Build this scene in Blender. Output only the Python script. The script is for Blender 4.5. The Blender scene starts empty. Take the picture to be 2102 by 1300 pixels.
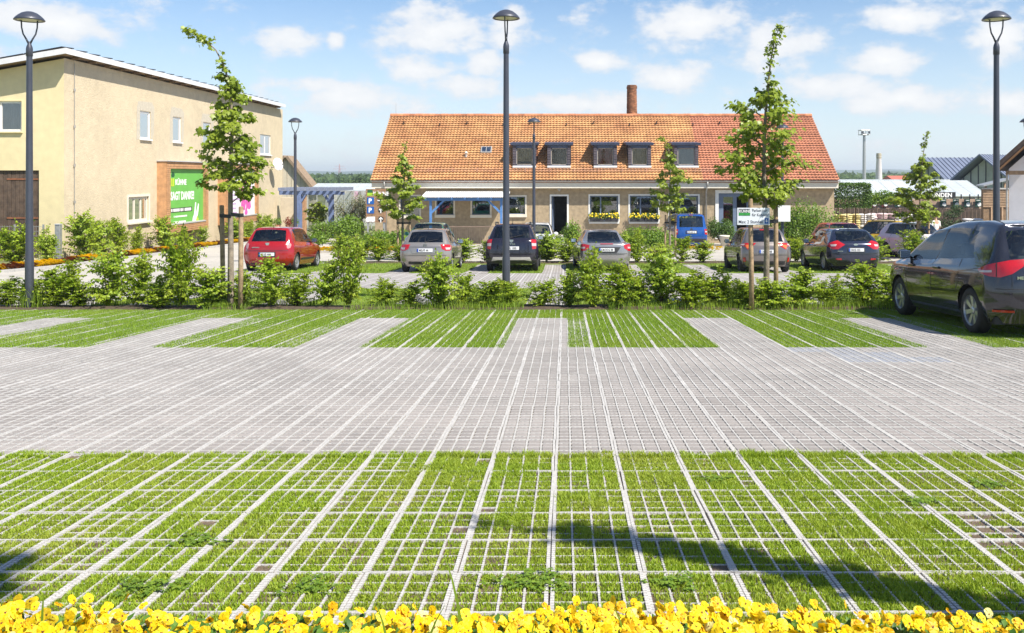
import bpy, bmesh, math, random
import numpy as np
from mathutils import Vector, Matrix, geometry
from mathutils.bvhtree import BVHTree

# ------------------------------------------------------------------ camera, sky, sun, exposure
SC = bpy.context.scene
COL = SC.collection
F, VX, VY, CAMH = 1818.0, 1160.0, 362.0, 1.49     # focal length and principal point in photo pixels
SL = 0.0583                                       # the car park falls away from the camera
cam = bpy.data.cameras.new('camera'); camo = bpy.data.objects.new('camera', cam); COL.objects.link(camo)
camo.location = (0, 0, CAMH); camo.rotation_euler = (math.pi/2, 0, 0)
cam.sensor_width = 36; cam.lens = F/2102*36
cam.shift_x = -(VX-1051)/2102; cam.shift_y = -(650-VY)/2102
cam.clip_start = 0.1; cam.clip_end = 9000
SC.camera = camo
SC.view_settings.view_transform = 'Standard'; SC.view_settings.look = 'None'
SC.view_settings.gamma = 1; SC.view_settings.exposure = 0.80

SUN = Vector((-0.60, 0.50, -1.0)).normalized()    # direction the light travels
sun = bpy.data.lights.new('sun', 'SUN'); suno = bpy.data.objects.new('sun', sun); COL.objects.link(suno)
sun.energy = 5.0; sun.angle = math.radians(0.5); sun.color = (1.0, 0.94, 0.84)
suno.rotation_euler = SUN.to_track_quat('-Z', 'Y').to_euler(); suno.location = (30, -25, 60)

def make_world():
    w = bpy.data.worlds.new('World'); SC.world = w; w.use_nodes = True
    nt = w.node_tree; N = nt.nodes; Lk = nt.links; N.clear()
    def nd(t, **k):
        n = N.new(t)
        for a, b in k.items(): setattr(n, a, b)
        return n
    def mth(op, a, b=None, clamp=False):
        n = nd('ShaderNodeMath', operation=op, use_clamp=clamp)
        for i, v in enumerate((a, b)):
            if v is None: continue
            if isinstance(v, (int, float)): n.inputs[i].default_value = v
            else: Lk.new(v, n.inputs[i])
        return n.outputs[0]
    out = nd('ShaderNodeOutputWorld'); bg = nd('ShaderNodeBackground')
    sky = nd('ShaderNodeTexSky', sky_type='NISHITA', sun_disc=False)
    sky.sun_elevation = math.asin(-SUN.z); sky.sun_rotation = math.atan2(-SUN.x, -SUN.y)
    sky.air_density = 1.0; sky.dust_density = 0.25; sky.ozone_density = 2.2; sky.altitude = 300
    tc = nd('ShaderNodeTexCoord'); sep = nd('ShaderNodeSeparateXYZ'); Lk.new(tc.outputs['Generated'], sep.inputs[0])
    az = mth('ARCTAN2', sep.outputs[0], sep.outputs[1]); el = mth('ARCSINE', sep.outputs[2])
    # cumulus field: (photo pixel centre, radii) of the clouds in view, the same kind of cloud all round
    clouds = [(100,45,170,44),(600,82,62,34),(690,90,22,20),(890,62,140,58),(1045,62,58,50),(855,140,90,34),
              (1000,132,60,34),(955,178,110,30),(1425,48,135,58),(1235,124,76,26),(1380,156,92,36),(1600,95,95,58),
              (1860,38,125,32),(1810,128,82,44),(1720,178,165,34),(2065,85,80,52),(720,205,150,40),(1200,214,190,28),
              (1850,205,140,36),(640,175,60,22),(2080,215,90,34),(-90,100,120,40),(2260,60,120,50),(-320,60,150,50),(2500,120,160,50),
              (100,-140,200,60),(800,-200,260,80),(1500,-160,220,70),(2100,-220,240,80)]
    ae = nd('ShaderNodeCombineXYZ'); Lk.new(az, ae.inputs[0]); Lk.new(el, ae.inputs[1])
    field = None
    for (px, py, rx, ry) in clouds:
        a0 = math.atan2(px-VX, F); e0 = math.atan2(VY-py, math.hypot(F, px-VX)); kx, ky = F/rx/.93, F/ry
        v = nd('ShaderNodeVectorMath', operation='MULTIPLY_ADD'); Lk.new(ae.outputs[0], v.inputs[0])
        v.inputs[1].default_value = (kx, ky, 0); v.inputs[2].default_value = (-a0*kx, -e0*ky, 0)
        l = nd('ShaderNodeVectorMath', operation='LENGTH'); Lk.new(v.outputs[0], l.inputs[0]); d = l.outputs['Value']
        field = d if field is None else mth('MINIMUM', field, d)
    field = mth('MAXIMUM', mth('SUBTRACT', 1.0, field), -1.0)
    cmb = nd('ShaderNodeCombineXYZ'); Lk.new(mth('MULTIPLY', az, 1.0), cmb.inputs[0]); Lk.new(mth('MULTIPLY', el, 1.7), cmb.inputs[1])
    n1 = nd('ShaderNodeTexNoise'); n1.inputs['Scale'].default_value = 26; n1.inputs['Detail'].default_value = 5; n1.inputs['Roughness'].default_value = 0.58
    Lk.new(cmb.outputs[0], n1.inputs['Vector'])
    n2 = nd('ShaderNodeTexNoise'); n2.inputs['Scale'].default_value = 5.0; n2.inputs['Detail'].default_value = 3
    Lk.new(cmb.outputs[0], n2.inputs['Vector'])
    wisp = mth('SUBTRACT', mth('MULTIPLY', mth('SUBTRACT', n2.outputs[0], 0.435), 3.0), 0.52)
    f2 = mth('MAXIMUM', field, wisp)
    dens = mth('ADD', f2, mth('MULTIPLY', mth('SUBTRACT', n1.outputs[0], 0.5), 2.4))
    rmp = nd('ShaderNodeMapRange', interpolation_type='SMOOTHSTEP'); Lk.new(dens, rmp.inputs[0])
    rmp.inputs[1].default_value = -0.22; rmp.inputs[2].default_value = 0.60
    # thin veil low down
    veil = mth('MULTIPLY', mth('POWER', mth('SUBTRACT', 1.0, mth('MINIMUM', mth('MAXIMUM', mth('MULTIPLY', el, 4.6), 0.0), 1.0)), 1.25), 0.84)
    mask = mth('MULTIPLY', rmp.outputs[0], 0.93)
    # sky blue graded a little cooler
    tint = nd('ShaderNodeMix', data_type='RGBA', blend_type='MULTIPLY'); tint.inputs[0].default_value = 1.0
    Lk.new(sky.outputs[0], tint.inputs[6]); tint.inputs[7].default_value = (0.88, 0.97, 1.05, 1)
    mv = nd('ShaderNodeMix', data_type='RGBA'); Lk.new(veil, mv.inputs[0]); Lk.new(tint.outputs[2], mv.inputs[6]); mv.inputs[7].default_value = (5.9, 6.5, 7.0, 1)
    # clouds: sunlit tops, softer undersides
    shade = nd('ShaderNodeMapRange'); Lk.new(mth('ADD', dens, mth('MULTIPLY', n2.outputs[0], 0.6)), shade.inputs[0]); shade.inputs[1].default_value = 0.3; shade.inputs[2].default_value = 1.7
    cc = nd('ShaderNodeMix', data_type='RGBA'); Lk.new(shade.outputs[0], cc.inputs[0]); cc.inputs[6].default_value = (5.7, 5.95, 6.35, 1); cc.inputs[7].default_value = (7.5, 7.4, 7.25, 1)
    mc = nd('ShaderNodeMix', data_type='RGBA'); Lk.new(mask, mc.inputs[0]); Lk.new(mv.outputs[2], mc.inputs[6]); Lk.new(cc.outputs[2], mc.inputs[7])
    Lk.new(mc.outputs[2], bg.inputs[0]); bg.inputs[1].default_value = 0.084
    Lk.new(bg.outputs[0], out.inputs[0])
make_world()
SC.world.cycles.sampling_method = 'MANUAL'; SC.world.cycles.sample_map_resolution = 256
SC.render.engine = 'CYCLES'
SC.cycles.max_bounces = 7; SC.cycles.transparent_max_bounces = 12; SC.cycles.sample_clamp_indirect = 6
SC.cycles.caustics_reflective = False; SC.cycles.caustics_refractive = False

# ------------------------------------------------------------------ helpers
def g(y):
    if y <= 32: return -SL*y
    z = -SL*32
    if y <= 60: return z-.03*(y-32)
    z -= .03*28
    if y <= 300: return z-.02*(y-60)
    return z-.02*240
def P(px, py, y): return Vector(((px-VX)/F*y, y, CAMH+(VY-py)/F*y))
def PX(px, y): return (px-VX)/F*y
def PZ(py, y): return CAMH+(VY-py)/F*y
PITCH = -math.atan(SL)

def tag(o, label=None, cat=None, group=None, kind=None):
    if label: o['label'] = label
    if cat: o['category'] = cat
    if group: o['group'] = group
    if kind: o['kind'] = kind
    return o
def empty(name, loc=(0,0,0), rz=0.0, label=None, cat=None, group=None, pitch=0.0):
    o = bpy.data.objects.new(name, None); COL.objects.link(o); o.empty_display_size = .2
    m = Matrix.Rotation(pitch, 4, 'X') @ Matrix.Rotation(rz, 4, 'Z')
    o.rotation_euler = m.to_euler(); o.location = loc
    return tag(o, label, cat, group)
def link(name, me, mat=None, parent=None):
    o = bpy.data.objects.new(name, me); COL.objects.link(o)
    if mat is not None:
        for m in (mat if isinstance(mat, (list, tuple)) else [mat]): me.materials.append(m)
    if parent is not None: o.parent = parent
    return o
def kid(o, parent, name=None):
    c = o.copy(); COL.objects.link(c); c.parent = parent
    return c
def copy_tree(o, parent=None):
    c = o.copy(); COL.objects.link(c); c.parent = parent
    for ch in o.children: copy_tree(ch, c)
    return c

class MB:
    """collects geometry for one mesh"""
    def __init__(s): s.v = []; s.f = []; s.m = []; s.mi = 0
    def add(s, vs, fs):
        b = len(s.v); s.v.extend([tuple(v) for v in vs]); s.f.extend([tuple(i+b for i in f) for f in fs]); s.m.extend([s.mi]*len(fs)); return s
    def box(s, x0, x1, y0, y1, z0, z1, M=None):
        vs = [(x0,y0,z0),(x1,y0,z0),(x1,y1,z0),(x0,y1,z0),(x0,y0,z1),(x1,y0,z1),(x1,y1,z1),(x0,y1,z1)]
        if M is not None: vs = [M @ Vector(v) for v in vs]
        return s.add(vs, [(3,2,1,0),(4,5,6,7),(0,1,5,4),(1,2,6,5),(2,3,7,6),(3,0,4,7)])
    def bbox(s, x0, x1, y0, y1, z0, z1, b=.01, M=None):
        """box with chamfered edges"""
        bm = bmesh.new(); bmesh.ops.create_cube(bm, size=1)
        for v in bm.verts: v.co = ((x0+x1)/2+v.co.x*(x1-x0), (y0+y1)/2+v.co.y*(y1-y0), (z0+z1)/2+v.co.z*(z1-z0))
        bmesh.ops.bevel(bm, geom=bm.edges[:], offset=b, segments=2, affect='EDGES', profile=.6)
        s.bm(bm, M); bm.free(); return s
    def bm(s, bm, M=None):
        bm.verts.ensure_lookup_table(); bm.verts.index_update()
        vs = [(M @ v.co) if M is not None else v.co.copy() for v in bm.verts]
        return s.add(vs, [[v.index for v in f.verts] for f in bm.faces])
    def quad(s, a, b, c, d): return s.add([a,b,c,d], [(0,1,2,3)])
    def poly(s, pts): return s.add(pts, [tuple(range(len(pts)))])
    def prism(s, pts, d):
        """closed polygon pts extruded by vector d"""
        n = len(pts); d = Vector(d); vs = [Vector(p) for p in pts]+[Vector(p)+d for p in pts]
        fs = [tuple(range(n))[::-1], tuple(range(n, 2*n))]+[(i,(i+1)%n,(i+1)%n+n,i+n) for i in range(n)]
        return s.add(vs, fs)
    def tube(s, pts, rs, n=8, cap=True):
        pts = [Vector(p) for p in pts]
        if isinstance(rs, (int, float)): rs = [rs]*len(pts)
        vs = []; fs = []; ref = None
        for i, p in enumerate(pts):
            t = (pts[min(i+1, len(pts)-1)]-pts[max(i-1, 0)]).normalized()
            if ref is None: ref = t.orthogonal().normalized()
            u = (ref-t*ref.dot(t)); u = u.normalized() if u.length > 1e-6 else t.orthogonal().normalized(); ref = u; w = t.cross(u)
            for k in range(n):
                a = 2*math.pi*k/n; vs.append(p+(u*math.cos(a)+w*math.sin(a))*rs[i])
        for i in range(len(pts)-1):
            for k in range(n): fs.append((i*n+k, i*n+(k+1)%n, (i+1)*n+(k+1)%n, (i+1)*n+k))
        if cap: fs.append(tuple(range(n))[::-1]); fs.append(tuple(range((len(pts)-1)*n, len(pts)*n)))
        return s.add(vs, fs)
    def lathe(s, prof, n=20, M=None, cap=False):
        """prof: (r, z) pairs turned about z"""
        vs = []; fs = []
        for r, z in prof:
            for k in range(n):
                a = 2*math.pi*k/n; v = Vector((r*math.cos(a), r*math.sin(a), z)); vs.append(M @ v if M is not None else v)
        for i in range(len(prof)-1):
            for k in range(n): fs.append((i*n+k, i*n+(k+1)%n, (i+1)*n+(k+1)%n, (i+1)*n+k))
        if cap: fs.append(tuple(range(n))[::-1]); fs.append(tuple(range((len(prof)-1)*n, len(prof)*n)))
        return s.add(vs, fs)
    def blob(s, c, r, n=10, m=7, seed=0, rough=.12):
        rnd = random.Random(seed); c = Vector(c); r = r if isinstance(r, (tuple, list)) else (r, r, r)
        vs = [c+Vector((0,0,-r[2]))]; fs = []
        for j in range(1, m):
            th = math.pi*j/m
            for k in range(n):
                a = 2*math.pi*k/n; q = 1+rnd.uniform(-rough, rough)
                vs.append(c+Vector((math.sin(th)*math.cos(a)*r[0]*q, math.sin(th)*math.sin(a)*r[1]*q, -math.cos(th)*r[2]*q)))
        vs.append(c+Vector((0,0,r[2]))); top = len(vs)-1
        for k in range(n): fs.append((0, 1+(k+1)%n, 1+k)); fs.append((top, 1+(m-2)*n+k, 1+(m-2)*n+(k+1)%n))
        for j in range(m-2):
            for k in range(n): fs.append((1+j*n+k, 1+j*n+(k+1)%n, 1+(j+1)*n+(k+1)%n, 1+(j+1)*n+k))
        return s.add(vs, fs)
    def mesh(s, name, smooth=False):
        me = bpy.data.meshes.new(name); me.from_pydata([tuple(v) for v in s.v], [], s.f)
        if any(s.m): me.polygons.foreach_set('material_index', s.m)
        if smooth: me.polygons.foreach_set('use_smooth', [True]*len(s.f))
        me.update(); return me
    def build(s, name, mat, parent=None, smooth=False, sharp=None):
        me = s.mesh(name, smooth or sharp is not None)
        o = link(name, me, mat, parent)
        if sharp is not None: me.set_sharp_from_angle(angle=math.radians(sharp))
        return o
def fast_mesh(name, verts, tris, mat=None, parent=None, smooth=False, nside=3):
    """big mesh from numpy arrays"""
    me = bpy.data.meshes.new(name); nv = len(verts); nf = len(tris)
    me.vertices.add(nv); me.vertices.foreach_set('co', np.asarray(verts, np.float32).ravel())
    me.loops.add(nf*nside); me.loops.foreach_set('vertex_index', np.asarray(tris, np.int32).ravel())
    me.polygons.add(nf); me.polygons.foreach_set('loop_start', np.arange(0, nf*nside, nside, dtype=np.int32))
    try: me.polygons.foreach_set('loop_total', np.full(nf, nside, np.int32))
    except Exception: pass
    if smooth: me.polygons.foreach_set('use_smooth', np.ones(nf, bool))
    me.update(calc_edges=True); me.validate()
    return link(name, me, mat, parent)
def text_mesh(name, body, size, mat, parent=None, M=None, align='LEFT', extrude=.002, bold=0.0, sx=1.0):
    cu = bpy.data.curves.new(name, 'FONT'); cu.body = body; cu.size = size; cu.align_x = align; cu.extrude = extrude; cu.offset = bold; cu.resolution_u = 2
    t = bpy.data.objects.new(name, cu); COL.objects.link(t)
    dg = bpy.context.evaluated_depsgraph_get(); me = bpy.data.meshes.new_from_object(t.evaluated_get(dg))
    bpy.data.objects.remove(t); bpy.data.curves.remove(cu)
    me.name = name; me.materials.clear()
    if sx != 1.0: me.transform(Matrix.Diagonal((sx,1,1,1)))
    if M is not None: me.transform(M)
    return link(name, me, mat, parent)
ORD = lambda n: '%d%s' % (n, 'th' if 10 <= n % 100 <= 20 else {1:'st',2:'nd',3:'rd'}.get(n % 10, 'th'))

# ------------------------------------------------------------------ materials
MATS = {}
def mat(name, col, rough=.75, var=.12, scale=6.0, detail=4, bump=0.0, bscale=None, metal=0.0, coat=0.0, spec=.5, tint=None, stain=0.0, island=0.0):
    """procedural principled material: colour broken up by noise, optional fine relief and larger stains"""
    if name in MATS: return MATS[name]
    m = bpy.data.materials.new(name); m.use_nodes = True; nt = m.node_tree; N = nt.nodes; Lk = nt.links
    b = N['Principled BSDF']; b.inputs['Roughness'].default_value = rough; b.inputs['Metallic'].default_value = metal
    b.inputs['Coat Weight'].default_value = coat; b.inputs['Coat Roughness'].default_value = .04; b.inputs['Specular IOR Level'].default_value = spec
    tc = N.new('ShaderNodeTexCoord'); src = tc.outputs['Object']
    no = N.new('ShaderNodeTexNoise'); no.inputs['Scale'].default_value = scale; no.inputs['Detail'].default_value = detail; Lk.new(src, no.inputs['Vector'])
    mx = N.new('ShaderNodeMix'); mx.data_type = 'RGBA'
    mr = N.new('ShaderNodeMapRange'); mr.inputs[1].default_value = .3; mr.inputs[2].default_value = .7; Lk.new(no.outputs[0], mr.inputs[0]); Lk.new(mr.outputs[0], mx.inputs[0])
    c2 = tint or col
    mx.inputs[6].default_value = (*[max(0, c*(1-var)) for c in col], 1); mx.inputs[7].default_value = (*[min(1, c*(1+var)) for c in c2], 1)
    last = mx.outputs[2]
    if stain:
        n2 = N.new('ShaderNodeTexNoise'); n2.inputs['Scale'].default_value = scale*.13; n2.inputs['Detail'].default_value = 6; Lk.new(src, n2.inputs['Vector'])
        r2 = N.new('ShaderNodeMapRange'); r2.inputs[1].default_value = .42; r2.inputs[2].default_value = .72; r2.inputs[3].default_value = 1; r2.inputs[4].default_value = 1-stain; Lk.new(n2.outputs[0], r2.inputs[0])
        mm = N.new('ShaderNodeMix'); mm.data_type = 'RGBA'; mm.blend_type = 'MULTIPLY'; mm.inputs[0].default_value = 1; Lk.new(last, mm.inputs[6]); Lk.new(r2.outputs[0], mm.inputs[7]); last = mm.outputs[2]
    if island:
        ge = N.new('ShaderNodeNewGeometry'); r3 = N.new('ShaderNodeMapRange'); r3.inputs[3].default_value = 1-island; r3.inputs[4].default_value = 1+island; Lk.new(ge.outputs['Random Per Island'], r3.inputs[0])
        mm = N.new('ShaderNodeMix'); mm.data_type = 'RGBA'; mm.blend_type = 'MULTIPLY'; mm.inputs[0].default_value = 1; Lk.new(last, mm.inputs[6]); Lk.new(r3.outputs[0], mm.inputs[7]); last = mm.outputs[2]
    Lk.new(last, b.inputs['Base Color'])
    if bump:
        n3 = N.new('ShaderNodeTexNoise'); n3.inputs['Scale'].default_value = bscale or scale*6; n3.inputs['Detail'].default_value = 5; Lk.new(src, n3.inputs['Vector'])
        bp = N.new('ShaderNodeBump'); bp.inputs['Strength'].default_value = min(1, bump); bp.inputs['Distance'].default_value = .02; Lk.new(n3.outputs[0], bp.inputs['Height']); Lk.new(bp.outputs[0], b.inputs['Normal'])
    MATS[name] = m; return m
def leafmat(name, dark, light, trans=.35, rough=.5, patch=0.0, pcol=None, pscale=1.2):
    """foliage: every leaf (mesh island) its own green, lit through from behind"""
    if name in MATS: return MATS[name]
    m = bpy.data.materials.new(name); m.use_nodes = True; nt = m.node_tree; N = nt.nodes; Lk = nt.links
    b = N['Principled BSDF']; b.inputs['Roughness'].default_value = rough; b.inputs['Specular IOR Level'].default_value = .35
    ge = N.new('ShaderNodeNewGeometry'); mx = N.new('ShaderNodeMix'); mx.data_type = 'RGBA'; Lk.new(ge.outputs['Random Per Island'], mx.inputs[0])
    mx.inputs[6].default_value = (*dark, 1); mx.inputs[7].default_value = (*light, 1); last = mx.outputs[2]
    if patch:
        tc = N.new('ShaderNodeTexCoord'); no = N.new('ShaderNodeTexNoise'); no.inputs['Scale'].default_value = pscale; no.inputs['Detail'].default_value = 5; Lk.new(tc.outputs['Object'], no.inputs['Vector'])
        mr = N.new('ShaderNodeMapRange'); mr.inputs[1].default_value = .45; mr.inputs[2].default_value = .7; mr.inputs[4].default_value = patch; Lk.new(no.outputs[0], mr.inputs[0])
        m2 = N.new('ShaderNodeMix'); m2.data_type = 'RGBA'; Lk.new(mr.outputs[0], m2.inputs[0]); Lk.new(last, m2.inputs[6]); m2.inputs[7].default_value = (*pcol, 1); last = m2.outputs[2]
    Lk.new(last, b.inputs['Base Color'])
    tr = N.new('ShaderNodeBsdfTranslucent'); 
    tm = N.new('ShaderNodeMix'); tm.data_type = 'RGBA'; tm.blend_type = 'MULTIPLY'; tm.inputs[0].default_value = 1; Lk.new(last, tm.inputs[6]); tm.inputs[7].default_value = (1.35, 1.3, .55, 1); Lk.new(tm.outputs[2], tr.inputs[0])
    ms = N.new('ShaderNodeMixShader'); ms.inputs[0].default_value = trans; Lk.new(b.outputs[0], ms.inputs[1]); Lk.new(tr.outputs[0], ms.inputs[2])
    Lk.new(ms.outputs[0], N['Material Output'].inputs[0]); MATS[name] = m; return m
def glassmat(name, tint=(.55,.62,.62), rough=.02, clear=.75):
    """thin pane: reflects at grazing angles, lets tinted light through"""
    if name in MATS: return MATS[name]
    m = bpy.data.materials.new(name); m.use_nodes = True; nt = m.node_tree; N = nt.nodes; Lk = nt.links; N.remove(N['Principled BSDF'])
    t = N.new('ShaderNodeBsdfTransparent'); t.inputs[0].default_value = (*tint, 1)
    gl = N.new('ShaderNodeBsdfGlossy'); gl.inputs['Roughness'].default_value = rough
    fr = N.new('ShaderNodeFresnel'); fr.inputs[0].default_value = 1.42
    no = N.new('ShaderNodeTexNoise'); no.inputs['Scale'].default_value = 3; tc = N.new('ShaderNodeTexCoord'); Lk.new(tc.outputs['Object'], no.inputs['Vector'])
    mr = N.new('ShaderNodeMapRange'); mr.inputs[3].default_value = 1-clear-.03; mr.inputs[4].default_value = 1-clear+.03; Lk.new(no.outputs[0], mr.inputs[0])
    ad = N.new('ShaderNodeMath'); ad.operation = 'ADD'; ad.use_clamp = True; Lk.new(fr.outputs[0], ad.inputs[0]); Lk.new(mr.outputs[0], ad.inputs[1])
    ms = N.new('ShaderNodeMixShader'); Lk.new(ad.outputs[0], ms.inputs[0]); Lk.new(t.outputs[0], ms.inputs[1]); Lk.new(gl.outputs[0], ms.inputs[2])
    Lk.new(ms.outputs[0], N['Material Output'].inputs[0]); MATS[name] = m; return m

M_WHITE = mat('white_paint', (.74,.73,.70), .5, .06)
M_BLACK = mat('black_plastic', (.018,.018,.02), .45, .2)
M_DARK = mat('dark_room', (.03,.028,.026), .9, .3)
M_STEEL = mat('galvanised_steel', (.42,.43,.44), .45, .15, 9, metal=.6)
M_WOOD = mat('stake_wood', (.36,.25,.15), .85, .35, 14, bump=.4, stain=.35)
M_GLASS = glassmat('window_glass', (.5,.56,.56), .02, .80)
# ------------------------------------------------------------------ ground materials
def nodes_of(m): return m.node_tree.nodes, m.node_tree.links
def paver_mat(name, base, grid_lines=False):
    """grey concrete stones set in cells of a 0.1 m grid, plates of 0.4 m with their own tone"""
    m = mat(name, base, .85, .10, 30, bump=.25, bscale=160); N, Lk = nodes_of(m); b = N['Principled BSDF']
    old = b.inputs['Base Color'].links[0].from_socket
    ge = N.new('ShaderNodeNewGeometry'); last = old
    for step, amt in ((.4, .085), (.1, .07)):
        va = N.new('ShaderNodeVectorMath'); va.operation = 'ADD'; va.inputs[1].default_value = (.065, -.64+.8, 0); Lk.new(ge.outputs['Position'], va.inputs[0])
        sc = N.new('ShaderNodeVectorMath'); sc.operation = 'MULTIPLY'; sc.inputs[1].default_value = (1/step, 1/step, 0); Lk.new(va.outputs[0], sc.inputs[0])
        fl = N.new('ShaderNodeVectorMath'); fl.operation = 'FLOOR'; Lk.new(sc.outputs[0], fl.inputs[0])
        wn = N.new('ShaderNodeTexWhiteNoise'); wn.noise_dimensions = '2D'; Lk.new(fl.outputs[0], wn.inputs['Vector'])
        mr = N.new('ShaderNodeMapRange'); mr.inputs[3].default_value = 1-amt; mr.inputs[4].default_value = 1+amt; Lk.new(wn.outputs['Value'], mr.inputs[0])
        mm = N.new('ShaderNodeMix'); mm.data_type = 'RGBA'; mm.blend_type = 'MULTIPLY'; mm.inputs[0].default_value = 1; Lk.new(last, mm.inputs[6]); Lk.new(mr.outputs[0], mm.inputs[7]); last = mm.outputs[2]
    # broad dusty patches
    n2 = N.new('ShaderNodeTexNoise'); n2.inputs['Scale'].default_value = .55; n2.inputs['Detail'].default_value = 6; Lk.new(ge.outputs['Position'], n2.inputs['Vector'])
    r2 = N.new('ShaderNodeMapRange'); r2.inputs[1].default_value = .35; r2.inputs[2].default_value = .7; r2.inputs[3].default_value = .86; r2.inputs[4].default_value = 1.1; Lk.new(n2.outputs[0], r2.inputs[0])
    mm = N.new('ShaderNodeMix'); mm.data_type = 'RGBA'; mm.blend_type = 'MULTIPLY'; mm.inputs[0].default_value = 1; Lk.new(last, mm.inputs[6]); Lk.new(r2.outputs[0], mm.inputs[7]); last = mm.outputs[2]
    if grid_lines:
        sp = N.new('ShaderNodeSeparateXYZ'); Lk.new(ge.outputs['Position'], sp.inputs[0])
        def line(sock, off, step, wdt):
            a = N.new('ShaderNodeMath'); a.operation = 'ADD'; a.inputs[1].default_value = off+wdt/2; Lk.new(sock, a.inputs[0])
            f = N.new('ShaderNodeMath'); f.operation = 'FLOORED_MODULO'; f.inputs[1].default_value = step; Lk.new(a.outputs[0], f.inputs[0])
            l = N.new('ShaderNodeMath'); l.operation = 'LESS_THAN'; l.inputs[1].default_value = wdt; Lk.new(f.outputs[0], l.inputs[0]); return l.outputs[0]
        ls = [line(sp.outputs[0], .065, .4, .042), line(sp.outputs[0], .065, .1, .014), line(sp.outputs[1], .16, .4, .02), line(sp.outputs[1], .16, .1, .008)]
        mxn = ls[0]
        for l in ls[1:]:
            a = N.new('ShaderNodeMath'); a.operation = 'MAXIMUM'; Lk.new(mxn, a.inputs[0]); Lk.new(l, a.inputs[1]); mxn = a.outputs[0]
        ml = N.new('ShaderNodeMix'); ml.data_type = 'RGBA'; Lk.new(mxn, ml.inputs[0]); Lk.new(last, ml.inputs[6]); ml.inputs[7].default_value = (.45,.44,.43,1); last = ml.outputs[2]
    Lk.new(last, b.inputs['Base Color']); return m
M_PAVER = paver_mat('grey_paver_stone', (.262,.238,.222))
M_PAVED = paver_mat('paved_grid_far', (.262,.238,.222), True)
M_GRID = mat('recycled_plastic_grid', (.45,.435,.415), .7, .14, 9, bump=.3, bscale=90, stain=.22)
M_SOIL = mat('crumbly_soil', (.16,.115,.075), .95, .35, 22, bump=.8, stain=.3)
M_LAWN = mat('lawn_thatch', (.15,.20,.028), .95, .35, 9, bump=.6, stain=.3)
M_ROAD = mat('pale_road_concrete', (.415,.39,.35), .9, .08, 3, bump=.2, bscale=120, stain=.14)
M_KERB = mat('kerb_concrete', (.42,.41,.39), .85, .12, 7, bump=.25)
M_FIELD = mat('far_fields', (.13,.17,.055), .95, .3, .02, tint=(.20,.20,.08))
M_EARTH = mat('bed_earth', (.085,.06,.04), .95, .35, 18, bump=.8)
M_GRASS = leafmat('grass_blades', (.175,.285,.016), (.38,.48,.045), .34, .55, .4, (.44,.43,.09), 1.6)
M_GRASSFAR = leafmat('lawn_blades', (.135,.245,.018), (.27,.385,.038), .30, .6, .4, (.32,.38,.06), .9)
M_WEED = leafmat('weed_leaves', (.10,.19,.018), (.22,.32,.035), .3)

BRK = [-12, 0, 3, 16, 32, 46, 60, 110, 300, 900, 4000]
def sheet(name, x0, x1, y0, y1, dz, m, kind='structure', parent=None, nx=1):
    ys = sorted({y0, y1} | {b for b in BRK if y0 < b < y1}); vs = []; fs = []
    for y in ys:
        for i in range(nx+1): vs.append((x0+(x1-x0)*i/nx, y, g(y)+dz))
    for j in range(len(ys)-1):
        for i in range(nx): a = j*(nx+1)+i; fs.append((a, a+1, a+nx+2, a+nx+1))
    b = MB(); b.add(vs, fs); o = b.build(name, m, parent)
    if kind and parent is None: tag(o, kind=kind)
    return o
# the land, out to the horizon
sheet('ground', -2500, 2500, -12, 3900, -.07, M_FIELD)
sheet('road', -18.9, 40, 17.05, 66, -.02, M_ROAD)                     # pale service road and lanes
LOT = sheet('parking_ground', -16, 16, 3.0, 17.04, -.0125, M_SOIL)     # earth under the grids
sheet('verge', -40, 40, -11.5, 2.98, -.03, M_LAWN)

# ------------------------------------------------------------------ the grid car park
GX0, GY0, MOD = -.065, 3.04, .4
STRIPES = [-8.565, -5.965, -3.365, -.765, 1.935, 4.535, 7.135]
Y_GREY, Y_BAY, Y_TOP, Y_HEDGE = 5.84, 11.04, 14.64, 16.04
def in_stripe(x): return any(s <= x < s+.8 for s in STRIPES)
def is_grey(x, y): return (Y_GREY <= y < Y_BAY) or (Y_BAY <= y < Y_TOP and in_stripe(x))
def view_x(y, pad=1.3): return (-VX/F*y-pad, (2102-VX)/F*y+pad)
XL = [(.001,.0195),(.0943,.1057),(.1943,.2057),(.2943,.3057),(.3805,.399)]
XLG = [(.001,.0195),(.093,.107),(.193,.207),(.293,.307),(.3805,.399)]
YL = [(.001,.0105),(.096,.104),(.196,.204),(.296,.304),(.3895,.399)]
def plate_detailed(low=True):
    b = MB()
    for q_, (a, c) in enumerate(XL if low else XLG):
        b.box(a+.001, c-.001, .001, .399, -.035, -.007)
        for k in range(16):
            y = .0015+k*.0249; z = (-.002 if low else -.001) if q_ in (1,2,3) else 0.0
            b.add([(a,y,-.02),(c,y,-.02),(c,y+.0202,-.02),(a,y+.0202,-.02),(a+.001,y+.001,z),(c-.001,y+.001,z),(c-.001,y+.0192,z),(a+.001,y+.0192,z)],
                  [(4,5,6,7),(0,1,5,4),(1,2,6,5),(2,3,7,6),(3,0,4,7)])
    for q_, (a, c) in enumerate(YL):
        n = 24; vs = []; fs = []; zt = (-.006 if low else -.0025) if q_ in (1,2,3) else -.0015
        for k in range(n+1):
            x = .001+.398*k/n; w = .0016*(1 if k % 2 else -1)
            vs += [(x,a+w,-.035),(x,a+w,zt),(x,c+w,zt),(x,c+w,-.035)]
        for k in range(n):
            for q in range(3): fs.append((k*4+q, k*4+q+1, (k+1)*4+q+1, (k+1)*4+q))
        b.add(vs, fs)
    return b.mesh('grid_plate')
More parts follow.
